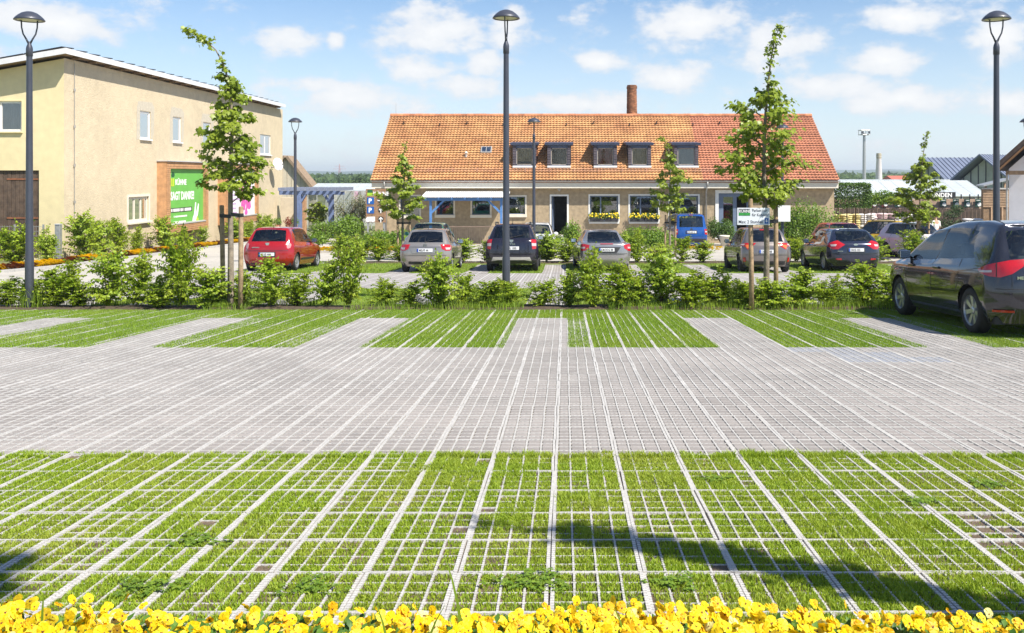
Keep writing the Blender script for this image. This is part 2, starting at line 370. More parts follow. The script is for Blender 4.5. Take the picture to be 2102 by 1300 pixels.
def plate_simple(b, M, bay=False):
    for q_, (a, c) in enumerate(XL if bay else XLG):
        t = -.0045 if bay and q_ in (1,2,3) else 0
        b.add([M @ Vector(v) for v in ((a,0,-.03),(a,0,t),(c,0,t),(c,0,-.03),(a,.4,-.03),(a,.4,t),(c,.4,t),(c,.4,-.03))], [(0,1,5,4),(1,2,6,5),(2,3,7,6)])
    if bay: return
    for (a, c) in YL: b.add([M @ Vector(v) for v in ((0,a,-.03),(0,a,-.0015),(0,c,-.0015),(0,c,-.03),(.4,a,-.03),(.4,a,-.0015),(.4,c,-.0015),(.4,c,-.03))], [(0,1,5,4),(1,2,6,5),(2,3,7,6)])
RX = Matrix.Rotation(PITCH, 4, 'X')
def plate_loc(i, j): x = GX0+i*MOD; y = GY0+j*MOD; return x, y
rnd = random.Random(4)
plates = []
for j in range(0, 33):
    y = GY0+j*MOD
    if y > 16.0: break
    x0, x1 = view_x(y+.4)
    for i in range(math.floor((x0-GX0)/MOD), math.ceil((x1-GX0)/MOD)): plates.append((i, j))
plates.sort(key=lambda q: (q[1], abs(q[0]*MOD)))
pm = plate_detailed(); pm.materials.append(M_GRID); pmg = plate_detailed(False); pmg.materials.append(M_GRID); far = MB()
for n, (i, j) in enumerate(plates):
    x, y = plate_loc(i, j); loc = Vector((x+rnd.uniform(-.003,.003), y+rnd.uniform(-.004,.004), g(y)+(rnd.uniform(-.003,.002) if y < Y_GREY-.01 else rnd.uniform(-.0008,.001))))
    R = Matrix.Translation(loc) @ RX @ Matrix.Rotation(rnd.uniform(-.009,.009), 4, 'Z') @ Matrix.Rotation(rnd.uniform(-.008,.008) if y < Y_GREY-.01 else 0, 4, 'X')
    if n < 300:
        o = bpy.data.objects.new('grid_plate', pmg if y >= Y_GREY-.01 else pm); COL.objects.link(o); o.parent = LOT; o.matrix_local = R
    else: plate_simple(far, R, y >= Y_BAY-.01 and not any(is_grey(x+.05+.1*a, y+.2) for a in range(4)))
tag(far.build('grid_plates_further_off', M_GRID, LOT), kind='stuff')
# stones in the grey cells
CX = [(.0215,.0915),(.1085,.1915),(.2085,.2915),(.3085,.3785)]; CY = [(.0135,.094),(.106,.194),(.206,.294),(.306,.3865)]
def paver_geo(wx, wy, h=.04, e=.005):
    return [(0,0,-h),(wx,0,-h),(wx,wy,-h),(0,wy,-h),(0,0,-e),(wx,0,-e),(wx,wy,-e),(0,wy,-e),(e,e,0),(wx-e,e,0),(wx-e,wy-e,0),(e,wy-e,0)], \
           [(0,1,5,4),(1,2,6,5),(2,3,7,6),(3,0,4,7),(4,5,9,8),(5,6,10,9),(6,7,11,10),(7,4,8,11),(8,9,10,11)]
pcache = {}; rest = MB(); blue = MB(); npv = 0; BLUE = {(7,19),(8,19),(8,18),(9,18),(9,17),(10,17),(8,17)}
for (i, j) in plates:
    px0, py0 = plate_loc(i, j)
    if not any(is_grey(px0+.05+.1*a, py0+.2) for a in range(4)): continue
    for b_ in range(4):
        for a in range(4):
            if not is_grey(px0+.05+.1*a, py0+.05+.1*b_): continue
            x, xe = CX[a]; y, ye = CY[b_]; wx, wy = xe-x, ye-y; dz = -.0035+rnd.uniform(-.0015,.0012)
            p = Vector((px0+x, py0+y, g(py0+y)+dz)); M = Matrix.Translation(p) @ RX @ Matrix.Rotation(rnd.uniform(-.012,.012), 4, 'Z') @ Matrix.Rotation(rnd.uniform(-.012,.012), 4, 'X')
            if npv < 300:
                key = (round(wx,4), round(wy,4))
                if key not in pcache:
                    q = MB(); q.add(*paver_geo(wx, wy)); pcache[key] = q.mesh('paver'); pcache[key].materials.append(M_PAVER)
                o = bpy.data.objects.new('paver', pcache[key]); COL.objects.link(o); o.parent = LOT; o.matrix_local = M
            else:
                vs, fs = paver_geo(wx, wy); (blue if (i, j) in BLUE else rest).add([M @ Vector(v) for v in vs], [f for f in fs[4:]])
            npv += 1
tag(rest.build('pavers_further_off', M_PAVER, LOT), kind='stuff'); tag(blue.build('blue_grey_pavers', mat('blue_grey_stone', (.21,.225,.265), .85, .2, 40, bump=.2), LOT), kind='stuff')

# ------------------------------------------------------------------ grass
def blades(name, xy, hgt, wid, mat_, base_dz, rng, lean=.55, seg=2, parent=None):
    n = len(xy); yaw = rng.uniform(0, 2*np.pi, n); la = rng.uniform(0, 2*np.pi, n); le = rng.uniform(.1, lean, n)*hgt
    gz = np.where(xy[:,1] <= 32, -SL*xy[:,1], -SL*32-.03*(xy[:,1]-32))+base_dz
    wx, wy = np.cos(yaw)*wid/2, np.sin(yaw)*wid/2; lx, ly = np.cos(la)*le, np.sin(la)*le
    c = np.stack([xy[:,0], xy[:,1], gz], 1)
    a = c+np.stack([-wx, -wy, np.zeros(n)], 1); b = c+np.stack([wx, wy, np.zeros(n)], 1)
    t = c+np.stack([lx, ly, hgt], 1)
    if seg == 1:
        v = np.stack([a, b, t], 1).reshape(-1, 3); f = np.arange(3*n).reshape(-1, 3)
    else:
        m1 = c+np.stack([lx*.3-wx*.8, ly*.3-wy*.8, hgt*.6], 1); m2 = c+np.stack([lx*.3+wx*.8, ly*.3+wy*.8, hgt*.6], 1)
        v = np.stack([a, b, m1, m2, t], 1).reshape(-1, 3); k = np.arange(n)[:,None]*5
        f = np.concatenate([k+np.array([[0,1,3]]), k+np.array([[0,3,2]]), k+np.array([[2,3,4]])], 0)
    return fast_mesh(name, v, f, mat_, parent)
def vnoise(x, y, s, seed):
    """cheap smooth value noise for uneven growth"""
    r = np.random.RandomState(seed).rand(64, 64); u, w = x*s, y*s; i, j = np.floor(u).astype(int), np.floor(w).astype(int); fu, fw = u-i, w-j
    fu = fu*fu*(3-2*fu); fw = fw*fw*(3-2*fw); q = lambda a, b: r[a % 64, b % 64]
    return q(i,j)*(1-fu)*(1-fw)+q(i+1,j)*fu*(1-fw)+q(i,j+1)*(1-fu)*fw+q(i+1,j+1)*fu*fw
rng = np.random.RandomState(11)
# near rows: short turf in every cell, thin or bare here and there
n = 760000; x = rng.uniform(-4.6, 4.2, n); y = rng.uniform(3.06, Y_GREY+.05, n)
lo = -VX/F*y-.7; hi = (2102-VX)/F*y+.7; fx = np.mod(x-GX0, .1); fy = np.mod(y-GY0, .1); fX = np.mod(x-GX0, .4)
grow = .6*vnoise(x, y, 2.3, 1)+.4*vnoise(x, y, 9, 2)
thin = vnoise(x, y, 3.1, 6) > .45
wall = (fx < .008) | (fx > .092) | (fX < .021) | (fX > .379) | ((np.mod(y-GY0, .4) < .012) | (np.mod(y-GY0, .4) > .388)) | (((fy < .005) | (fy > .095)) & thin)
cellr = np.random.RandomState(5).rand(200, 200)[(np.floor((x-GX0)/.1).astype(int)) % 200, (np.floor((y-GY0)/.1).astype(int)) % 200]
bare = ((np.abs(x-2.35) < .42) & (np.abs(y-4.42) < .26) & (cellr > .5)) | (cellr > .994)
over = (.6*vnoise(x, y, 1.3, 61)+.4*vnoise(x, y, 6.5, 62)); seamw = (fX < .021) | (fX > .379)
keep = (x > lo) & (x < hi) & (~wall | ((over > .73) & (rng.rand(n) < .75)) | (~seamw & (over > .63) & (rng.rand(n) < .5))) & (~seamw | (over > .80)) & ((~bare) | (rng.rand(n) < .06)) & (rng.rand(n) < .5+.7*grow)
keep &= (y < Y_GREY-.004) | (y-Y_GREY < .05*vnoise(x, y*0, 9, 71)*vnoise(x, y*0, 31, 72)*2.0)
keep &= ~((cellr > .93) & (rng.rand(n) < .5))
xy = np.stack([x, y], 1)[keep]; gr = grow[keep]; m = len(xy)
ov = over[keep]; hgt = (.0095+.006*rng.rand(m)+.012*gr**2+.016*np.clip((ov-.58)/.25, 0, 1)*rng.rand(m))*np.where(y[keep] > Y_GREY-.09, 1.7, 1.0)
tag(blades('turf', xy, hgt, rng.uniform(.0035, .0065, m), M_GRASS, -.013, rng, .9), 'short green turf growing in the cells of the grid paving', kind='stuff')
# parking bays and the strip before the hedge
def lawn(name, x0, x1, y0, y1, dens, h, w, cond, label, seed, dz=-.015, seg=1):
    r = np.random.RandomState(seed); n = int((x1-x0)*(y1-y0)*dens); x = r.uniform(x0, x1, n); y = r.uniform(y0, y1, n)
    k = cond(x, y) & (x > -VX/F*y-1.6) & (x < (2102-VX)/F*y+1.6); x, y = x[k], y[k]; q = .5*vnoise(x, y, 1.1, seed+1)+.5*vnoise(x, y, 5, seed+2)
    hh = h*(.55+.7*q)*r.uniform(.7, 1.25, len(x))
    return tag(blades(name, np.stack([x, y], 1), hh, r.uniform(.7, 1.3, len(x))*w, M_GRASSFAR, dz, r, .7, seg), label, kind='stuff')
def st_np(x): return np.any([(x >= s) & (x < s+.8) for s in STRIPES], 0)
def bay_cond(x, y):
    ok = ~((y < Y_TOP) & st_np(x)) & (y > Y_BAY+.02-.07*vnoise(x, y*0, 5, 81)*vnoise(x, y*0, 17, 82)*1.6); fX = np.mod(x-GX0, .4); fx = np.mod(x-GX0, .1)
    seam = (fX < .02) | (fX > .38); fine = ((fx < .007) | (fx > .093)) & (np.abs(x) < 2.6)
    cov = vnoise(x, y, 1.7, 77)
    return ok & (~(seam & (y < Y_TOP+.9)) | (cov > .62)) & (~fine | (cov > .35))
lawn('bay_lawn', -13, 10.5, Y_BAY-.035, Y_HEDGE+.06, 4600, .036, .0085, bay_cond, 'mown green lawn growing through the parking bays before the hedge', 21)
sheet('bay_turf', -16, 16, Y_BAY+.012, Y_HEDGE, -.0112, M_LAWN, parent=LOT)
# second car park beyond the hedge
L2N, L2F = (17.1, 21.8), (29.2, 35.0)
S2 = [s for s in [STRIPES[0]-2.63]+STRIPES+[9.77, 12.4, 15.0]]
sheet('rear_parking_lane', -11.4, 17.5, L2N[1], L2F[0], -.008, M_PAVED)
sheet('rear_parking_lawn', -9.2, 17.5, L2N[0], L2N[1], -.010, M_LAWN)
sheet('rear_parking_lawn', -11.4, 17.5, L2F[0], L2F[1], -.010, M_LAWN)
for s in S2:
    for k, (a, b) in enumerate((L2N, L2F)):
        if k == 0 and s < -9: continue
        sheet('rear_bay_strip', s, s+.8, a+.02, b-.7 if k else b-.004, -.004, M_PAVED)
def c2(x, y): return ~np.any([(x >= s) & (x < s+.8) for s in S2], 0) & ~((np.mod(x-GX0, .4) < .035))
lawn('rear_lawn', -9.2, 17, L2N[0], L2N[1], 800, .05, .013, c2, 'green lawn in the bays just behind the front hedge', 31)
lawn('rear_lawn', -11.3, 17, L2F[0], L2F[1]+1.3, 420, .055, .02, c2, 'green lawn under the cars of the rear row', 41)
# beds for hedges
def bed(name, x0, x1, y0, y1, dz, seed):
    r = random.Random(seed); b = MB(); nx = int((x1-x0)/.5); ny = 4; vs = []
    for j in range(ny+1):
        for i in range(nx+1):
            y = y0+(y1-y0)*j/ny; e = 0 if j in (0, ny) else 1
            vs.append((x0+(x1-x0)*i/nx, y, g(y)+dz+e*(.04+r.uniform(-.02,.02))))
    b.add(vs, [(j*(nx+1)+i, j*(nx+1)+i+1, (j+1)*(nx+1)+i+1, (j+1)*(nx+1)+i) for j in range(ny) for i in range(nx)])
    return tag(b.build(name, M_EARTH, smooth=True), kind='structure')
bed('hedge_soil', -15, 15, 16.06, 17.08, -.012, 1)
bed('rear_hedge_soil', -9.5, 17.5, 35.02, 36.3, -.012, 2)
lawn('hedge_grass', -12.5, 10.5, 16.02, 17.15, 650, .16, .008, lambda x, y: vnoise(x, y, .8, 9) > .42, 'rough tall grass at the foot of the front hedge', 51, 0.0, 2)
def lawn_tuft(cx, cy, n, label):
    r = np.random.RandomState(int(abs(cx*100))); xy = np.stack([cx+r.normal(0,.16,n), cy+r.normal(0,.12,n)], 1)
    return tag(blades('grass_tuft', xy, r.uniform(.18,.5,n), r.uniform(.005,.009,n), M_GRASSFAR, 0.0, r, .6, 2), label, 'grass')
# kerb of the flower strip by the tan building
kb = MB()
for k in range(17):
    y0 = 20+k*2.6; kb.box(-19.06, -18.9, y0+.01, y0+2.59, 0, .1, Matrix(((1,0,0,0),(0,1,0,0),(0,(g(y0+2.6)-g(y0))/2.6,1,g(y0)-y0*(g(y0+2.6)-g(y0))/2.6-.03),(0,0,0,1))))
tag(kb.build('kerb', M_KERB), kind='structure')
sheet('flower_strip_soil', -21.6, -19.07, 18, 64, .03, M_EARTH)
# ------------------------------------------------------------------ building helpers
def wall_holes(b, O, U, V, Nn, u0, u1, v0, v1, holes, depth=.16, top=None):
    """wall face with real openings; reveals go back by depth.  top(u): sloping upper edge"""
    O, U, V, Nn = Vector(O), Vector(U), Vector(V), Vector(Nn)
    at = lambda u, v, d=0: O+U*u+V*v-Nn*d
    us = sorted({u0, u1} | {h[0] for h in holes} | {h[1] for h in holes}); vs = sorted({v0, v1} | {h[2] for h in holes} | {h[3] for h in holes})
    for i in range(len(us)-1):
        for j in range(len(vs)-1):
            cu, cv = (us[i]+us[i+1])/2, (vs[j]+vs[j+1])/2
            if any(h[0] < cu < h[1] and h[2] < cv < h[3] for h in holes): continue
            ta = top(us[i]) if (top and j == len(vs)-2) else vs[j+1]; tb = top(us[i+1]) if (top and j == len(vs)-2) else vs[j+1]
            b.quad(at(us[i], vs[j]), at(us[i+1], vs[j]), at(us[i+1], tb), at(us[i], ta))
    for (a, c, e, f) in holes:
        b.quad(at(a,e), at(a,f), at(a,f,depth), at(a,e,depth)); b.quad(at(c,f), at(c,e), at(c,e,depth), at(c,f,depth))
        b.quad(at(a,f), at(c,f), at(c,f,depth), at(a,f,depth)); b.quad(at(c,e), at(a,e), at(a,e,depth), at(c,e,depth))
def frame_M(O, U, V, Nn):
    """matrix taking (u, out, v) to world"""
    O, U, V, Nn = Vector(O), Vector(U), Vector(V), Vector(Nn)
    return Matrix(((U.x,Nn.x,V.x,O.x),(U.y,Nn.y,V.y,O.y),(U.z,Nn.z,V.z,O.z),(0,0,0,1)))
def room(b, M, a, c, e, f, d0=.2, d1=1.6):
    """dark box behind an opening"""
    v = [M @ Vector(p) for p in ((a,-d0,e),(c,-d0,e),(c,-d0,f),(a,-d0,f),(a-.3,-d1,e-.2),(c+.3,-d1,e-.2),(c+.3,-d1,f+.2),(a-.3,-d1,f+.2))]
    b.add(v, [(4,5,6,7),(0,1,5,4),(1,2,6,5),(2,3,7,6),(3,0,4,7)])
def add_window(parent, M, a, c, e, f, fm, pane=M_GLASS, fw=.07, depth=.12, mull=(), bars=(), sill=None, mm=None, surround=0, sm=None):
    """window > frame, pane, sill (real recess, frame proud of the pane)"""
    b = MB()
    for (x0, x1, z0, z1) in ((a,c,e,e+fw),(a,c,f-fw,f),(a,a+fw,e+fw,f-fw),(c-fw,c,e+fw,f-fw)): b.box(x0, x1, -depth-.03, -depth+.03, z0, z1, M)
    w = b.build('window', fm, parent)
    if mull or bars:
        b = MB()
        for u in mull: x = a+(c-a)*u; b.box(x-fw*.5, x+fw*.5, -depth-.028, -depth+.026, e+fw, f-fw, M)
        for v in bars: z = e+(f-e)*v; b.box(a+fw, c-fw, -depth-.026, -depth+.022, z-fw*.3, z+fw*.3, M)
        b.build('glazing_bar', mm or fm, w)
    b = MB(); b.box(a+fw*.6, c-fw*.6, -depth-.012, -depth-.004, e+fw*.6, f-fw*.6, M); b.build('pane', pane, w)
    if sill:
        b = MB(); b.bbox(a-sill[0], c+sill[0], -.05, sill[1], e-sill[2], e-.004, .012, M); b.build('sill', sm or fm, w)
    if surround:
        s = surround; b = MB()
        for (x0, x1, z0, z1) in ((a-s,a-.001,e,f+s),(c+.001,c+s,e,f+s),(a-.001,c+.001,f+.001,f+s)): b.box(x0, x1, -.02, .03, z0, z1, M)
        b.build('surround', sm or fm, w)
    return w

# ------------------------------------------------------------------ the tile-roofed shop house
M_PEBBLE = mat('brown_pebble_dash', (.38,.295,.19), .95, .20, 5, bump=.9, bscale=38, stain=.12)
M_CREAM = mat('cream_trim', (.68,.63,.53), .6, .06, 4)
M_TILE_Y = mat('yellow_clay_tiles', (.62,.285,.125), .85, .14, .9, tint=(.69,.37,.155), island=.13, stain=.2, bump=.3)
M_TILE_R = mat('red_clay_tiles', (.55,.22,.125), .85, .14, .9, island=.11, stain=.12, bump=.3)
M_RIDGE = mat('ridge_clay', (.42,.16,.075), .85, .2, 3)
M_NAVY = mat('navy_paint', (.065,.085,.145), .5, .18, 6)
M_SLATE = mat('dark_slate', (.060,.048,.058), .7, .25, 5, island=.3)
M_ZINC = mat('zinc_pipe', (.40,.39,.37), .5, .14, 7, metal=.35)
M_BLUE = mat('blue_painted_timber', (.085,.21,.47), .55, .14, 6)
M_SHEET = mat('white_corrugated_sheet', (.74,.75,.77), .45, .05, 5)
M_DOORBLUE = mat('grey_blue_frame', (.13,.17,.25), .5, .1, 6)
M_BRICK = mat('chimney_brick', (.29,.125,.06), .9, .35, 4, island=.35, stain=.45, bump=.4)
HY, HX0, HX1 = 53.0, -11.37, 16.1
HG = g(HY)-.02; EZ = 1.25; EY = 52.45; RY, RZ = 58.5, 5.51; SLP = (RZ-EZ)/(RY-EY)
house = empty('shop_house', (0,0,0), 0, 'long brown rendered shop house with orange tiled roof and five dormers', 'house')
HM = frame_M((0, HY, 0), (1,0,0), (0,0,1), (0,-1,0))
hx = lambda px: PX(px, HY); hz = lambda py: PZ(py, HY)
small = [(hx(822),hx(861),hz(443),hz(403)), (hx(896),hx(931),hz(441),hz(405)), (hx(969),hx(1006),hz(441),hz(405)), (hx(1042),hx(1078),hz(440),hz(404))]
shop = [(hx(1211),hx(1269),hz(455),hz(402)), (hx(1293),hx(1351),hz(455),hz(402)), (hx(1375),hx(1433),hz(455),hz(402))]
doorh = (hx(1132),hx(1164),hz(482),hz(403)); door2 = (hx(1475),hx(1538),HG+.25,hz(397))
b = MB(); wall_holes(b, (0,HY,0), (1,0,0), (0,0,1), (0,-1,0), HX0, HX1, HG-.3, 1.3, small+shop+[doorh, door2], .2)
gp = lambda x: [(x,HY,HG-.3),(x,64,HG-.3),(x,64,EZ),(x,RY,RZ-.12),(x,HY,EZ+.25)]
b.poly(gp(HX0)); b.poly(gp(HX1)[::-1]); b.quad((HX0,64,HG),(HX1,64,HG),(HX1,64,EZ),(HX0,64,EZ))
b.build('wall', M_PEBBLE, house)
b = MB()
for h in small+shop+[doorh, door2]: room(b, HM, *h, d0=.21, d1=2.2)
b.build('interior', M_DARK, house)
for h in small: add_window(house, HM, *h, M_DOORBLUE, fw=.045, depth=.1, sill=(.1,.12,.18), surround=.09, sm=M_CREAM)
for k, h in enumerate(shop): add_window(house, HM, *h, M_DOORBLUE, fw=.075, depth=.12, mull=(.38,), sill=(.06,.14,.12), surround=.09, sm=M_WHITE)
# things seen inside: globe lamps and plants behind the shop panes
rr = random.Random(3)
for h in shop:
    ip = MB()
    for q in (.15,.6): il = MB(); il.blob((h[0]+(h[1]-h[0])*q, HY+.75, h[3]-.22), (.2,.2,.13), 8, 6, 1, 0); il.build('interior_lamp', M_WHITE, house, True)
    for q in range(16):
        x = rr.uniform(h[0]+.1, h[1]-.1); ip.tube([(x, HY+.5, h[2]+.1), (x+rr.uniform(-.2,.2), HY+.5+rr.uniform(-.1,.1), h[2]+rr.uniform(.5,1.2))], [.035,.006], 4)
    ip.build('interior_plant', mat('indoor_plant', (.06,.11,.03), .7, .3), house)
# doors
b = MB(); a, c, e, f = doorh
for (x0,x1,z0,z1) in ((a-.1,a,e,f+.1),(c,c+.1,e,f+.1),(a,c,f,f+.1)): b.box(x0, x1, -.15, .035, z0, z1, HM)
dr = b.build('door', M_WHITE, house)
Md = HM @ Matrix.Translation((a+.02, -.02, 0)) @ Matrix.Rotation(math.radians(83), 4, 'Z')
b = MB(); b.bbox(0, 1.0, -.025, .025, e+.02, f-.02, .008, HM @ Matrix.Translation((a+.06,-.1,0)) @ Matrix.Rotation(math.radians(-84), 4, 'Z')); b.build('door_leaf', M_DOORBLUE, dr)
b = MB(); a, c, e, f = door2
for (x0,x1,z0,z1) in ((a-.2,a,e,f+.2),(c,c+.2,e,f+.2),(a,c,f,f+.2)): b.box(x0, x1, -.15, .05, z0, z1, HM)
d2 = b.build('door', M_WHITE, house); b = MB()
for (x0,x1,z0,z1) in ((a,a+.3,e,f),(a+.3,c,f-.22,f),(a+.88,a+1.1,e,f-.22),(c-.14,c,e,f-.22),(a+.3,a+.88,e,e+.16),(a+.3,a+.88,e+.75,e+.83)): b.box(x0, x1, -.16, -.09, z0, z1, HM)
b.build('door_frame', M_DOORBLUE, d2)
b = MB(); b.box(a+.28, a+.9, -.13, -.12, e+.1, f-.2, HM); b.build('pane', M_GLASS, d2)
# steps up to the dark door
sy = HY-.15
for k in range(4):
    b = MB(); t = doorh[2]-.01-k*.2; b.bbox(doorh[0]-.15, doorh[1]+.45, HY-.35-.33*k, HY+.05 if k == 0 else HY-.02-.33*k, HG-.25, t, .015); b.build('step', M_KERB, house)
b = MB(); b.lathe([(.0,0),(.06,.01),(.11,-.1),(.02,-.2)], 12, Matrix.Translation((hx(1148), HY-.2, hz(386)))); b.tube([(hx(1148),HY,hz(392)),(hx(1148),HY-.2,hz(392))], .03); b.build('wall_lamp', M_ZINC, house, True)
# roof: every tile real, rows laid over each other
def tile_field(x0, x1, mat_, name, skip):
    rows = 28; sl = math.hypot(RY-EY, RZ-EZ); ex = sl/rows; dy, dz = (RY-EY)/sl, (RZ-EZ)/sl; wv = .205; n = int((x1-x0)/wv); wv = (x1-x0)/n
    vs = []; fs = []; r = random.Random(name+str(n))
    prof = ((.0,.0),(.30,-.012),(.62,.0),(.8,.035),(1.0,.012))
    for i in range(rows):
        for k in range(n):
            xc = x0+(k+.5)*wv; yc = EY+dy*ex*(i+.5); zc = EZ+dz*ex*(i+.5)
            if skip(xc, yc, zc): continue
            s0 = ex*i-.035; s1 = ex*(i+1)+.02; lift = .046+r.uniform(-.006,.008); jx = r.uniform(-.006,.006); b0 = len(vs)
            for (s, l) in ((s0, lift), (s1, .004)):
                for (u, h) in prof: vs.append((x0+k*wv+u*wv*1.02+jx, EY+dy*s-dz*(h+l), EZ+dz*s+dy*(h+l)))
            for (u, h) in prof: vs.append((x0+k*wv+u*wv*1.02+jx, EY+dy*(s0+.07)-dz*(h+lift*.35), EZ+dz*(s0+.07)+dy*(h+lift*.35)))
            for q in range(4): fs.append((b0+q, b0+q+1, b0+6+q, b0+5+q)); fs.append((b0+10+q, b0+11+q, b0+q+1, b0+q))
    fast_q = np.array(fs, np.int32)
    o = fast_mesh(name, np.array(vs), fast_q, mat_, house, False, 4); return tag(o, kind='stuff')
DORM = [(1049,1104,0),(1120,1175,1),(1215,1270,2),(1286,1340,3),(1380,1437,4)]
DY = 53.58; dbz, dtz = PZ(343,DY), PZ(294,DY)
dorm = [(PX(a,DY), PX(c,DY)) for a, c, _ in DORM]
def in_dormer(x, y, z): return any(a+.12 < x < c-.12 for a, c in dorm) and DY+.12 < y < DY+1.75
XS = PX(1428, 55.5)
tile_field(HX0-.16, XS, M_TILE_Y, 'roof_tiles', in_dormer); tile_field(XS, HX1+.16, M_TILE_R, 'roof_tiles', in_dormer)
b = MB(); b.prism([(HX0-.1,EY+.05,EZ-.06),(HX0-.1,RY,RZ-.06),(HX0-.1,64.5,EZ-.06),(HX0-.1,64.5,EZ-.14),(HX0-.1,RY,RZ-.16),(HX0-.1,EY+.05,EZ-.14)], (HX1-HX0+.2,0,0)); b.build('roof', M_RIDGE, house)
b = MB(); nrt = 66
for k in range(nrt):
    x0 = HX0-.16+k*(HX1-HX0+.32)/nrt; w = (HX1-HX0+.32)/nrt
    pts = [(x0, RY+math.cos(t)*.17, RZ-.04+math.sin(t)*.15+(.0 if k % 2 else .006)+rr.uniform(-.006,.006)) for t in [math.pi*q/6 for q in range(7)]]
    b.prism(pts, (w*1.03,0,0))
b.build('ridge_tiles', mat('ridge_tiles_worn', (.44,.17,.08), .85, .25, 3, island=.25), house)
b = MB(); b.box(HX0-.1, HX1+.1, EY+.03, HY-.003, .78, EZ-.14); b.build('eaves_box', M_CREAM, house)
b = MB(); pts = [(HX0-.15, EY-.02-.065+math.cos(t)*.065, EZ-.03+math.sin(t)*.065) for t in [math.pi+math.pi*q/6 for q in range(7)]]
pts2 = pts+[(HX0-.15, p[1]*1+0, p[2]+.0) for p in []]
b.prism(pts, (HX1-HX0+.3,0,0)); b.build('gutter', M_ZINC, house)
for px in (793, 1449):
    x = hx(px); b = MB(); b.tube([(x,EY-.08,EZ-.08),(x,EY-.06,.95),(x,HY-.12,.55),(x,HY-.1,HG)], .05, 10); b.build('downpipe', M_ZINC, house, True)
# snow guard along the eaves
b = MB(); sgy, sgz = EY+.62, EZ+.62*SLP+.1
for k in range(2): b.tube([(HX0+.1,sgy,sgz+.03+k*.12),(11.6,sgy,sgz+.03+k*.12)], .012, 5)
for k in range(115): x = HX0+.15+k*.2; b.tube([(x,sgy,sgz-.02),(x,sgy,sgz+.16)], .009, 4)
for k in range(16): x = HX0+.3+k*1.45; b.tube([(x,sgy+.25,sgz+.1),(x,sgy-.02,sgz+.2),(x,sgy-.02,sgz-.05)], .018, 5)
b.build('snow_guard', mat('snow_guard_paint', (.50,.27,.19), .6, .2, 4), house)
for k in range(13):
    b = MB(); x = HX0+.9+k*2.05+(.3 if k % 2 else 0); yy = RY-.9-(.15 if k % 2 else 0); b.box(x-.03, x+.03, yy-.16, yy, RZ-(RY-yy)*SLP+.02, RZ-(RY-yy)*SLP+.16); b.build('roof_hook', M_BLACK, house)
# skylight, vent cowl
sx0, sx1 = PX(986,54.2), PX(1006,54.2); zz = PZ(317,54.2); yy = EY+(PZ(310,54)-EZ)/SLP
Ms = Matrix.Translation(((sx0+sx1)/2, yy, EZ+(yy-EY)*SLP+.08)) @ Matrix.Rotation(math.atan(SLP), 4, 'X')
b = MB(); b.bbox(-.34,.34,-.33,.33,-.08,.06,.015,Ms); sk = b.build('skylight', M_ZINC, house)
b = MB(); b.box(-.28,-.02,-.26,.26,.062,.068,Ms); b.box(.02,.28,-.26,.26,.062,.068,Ms); b.build('pane', glassmat('skylight_glass',(.6,.68,.72),.03,.5), sk)
x = PX(955,54); yy = EY+(PZ(322,54)-EZ)/SLP; b = MB(); b.lathe([(.09,-.1),(.08,.22),(.13,.24),(.02,.34)], 10, Matrix.Translation((x,yy,EZ+(yy-EY)*SLP))); b.build('vent_cowl', M_WHITE, house, True)
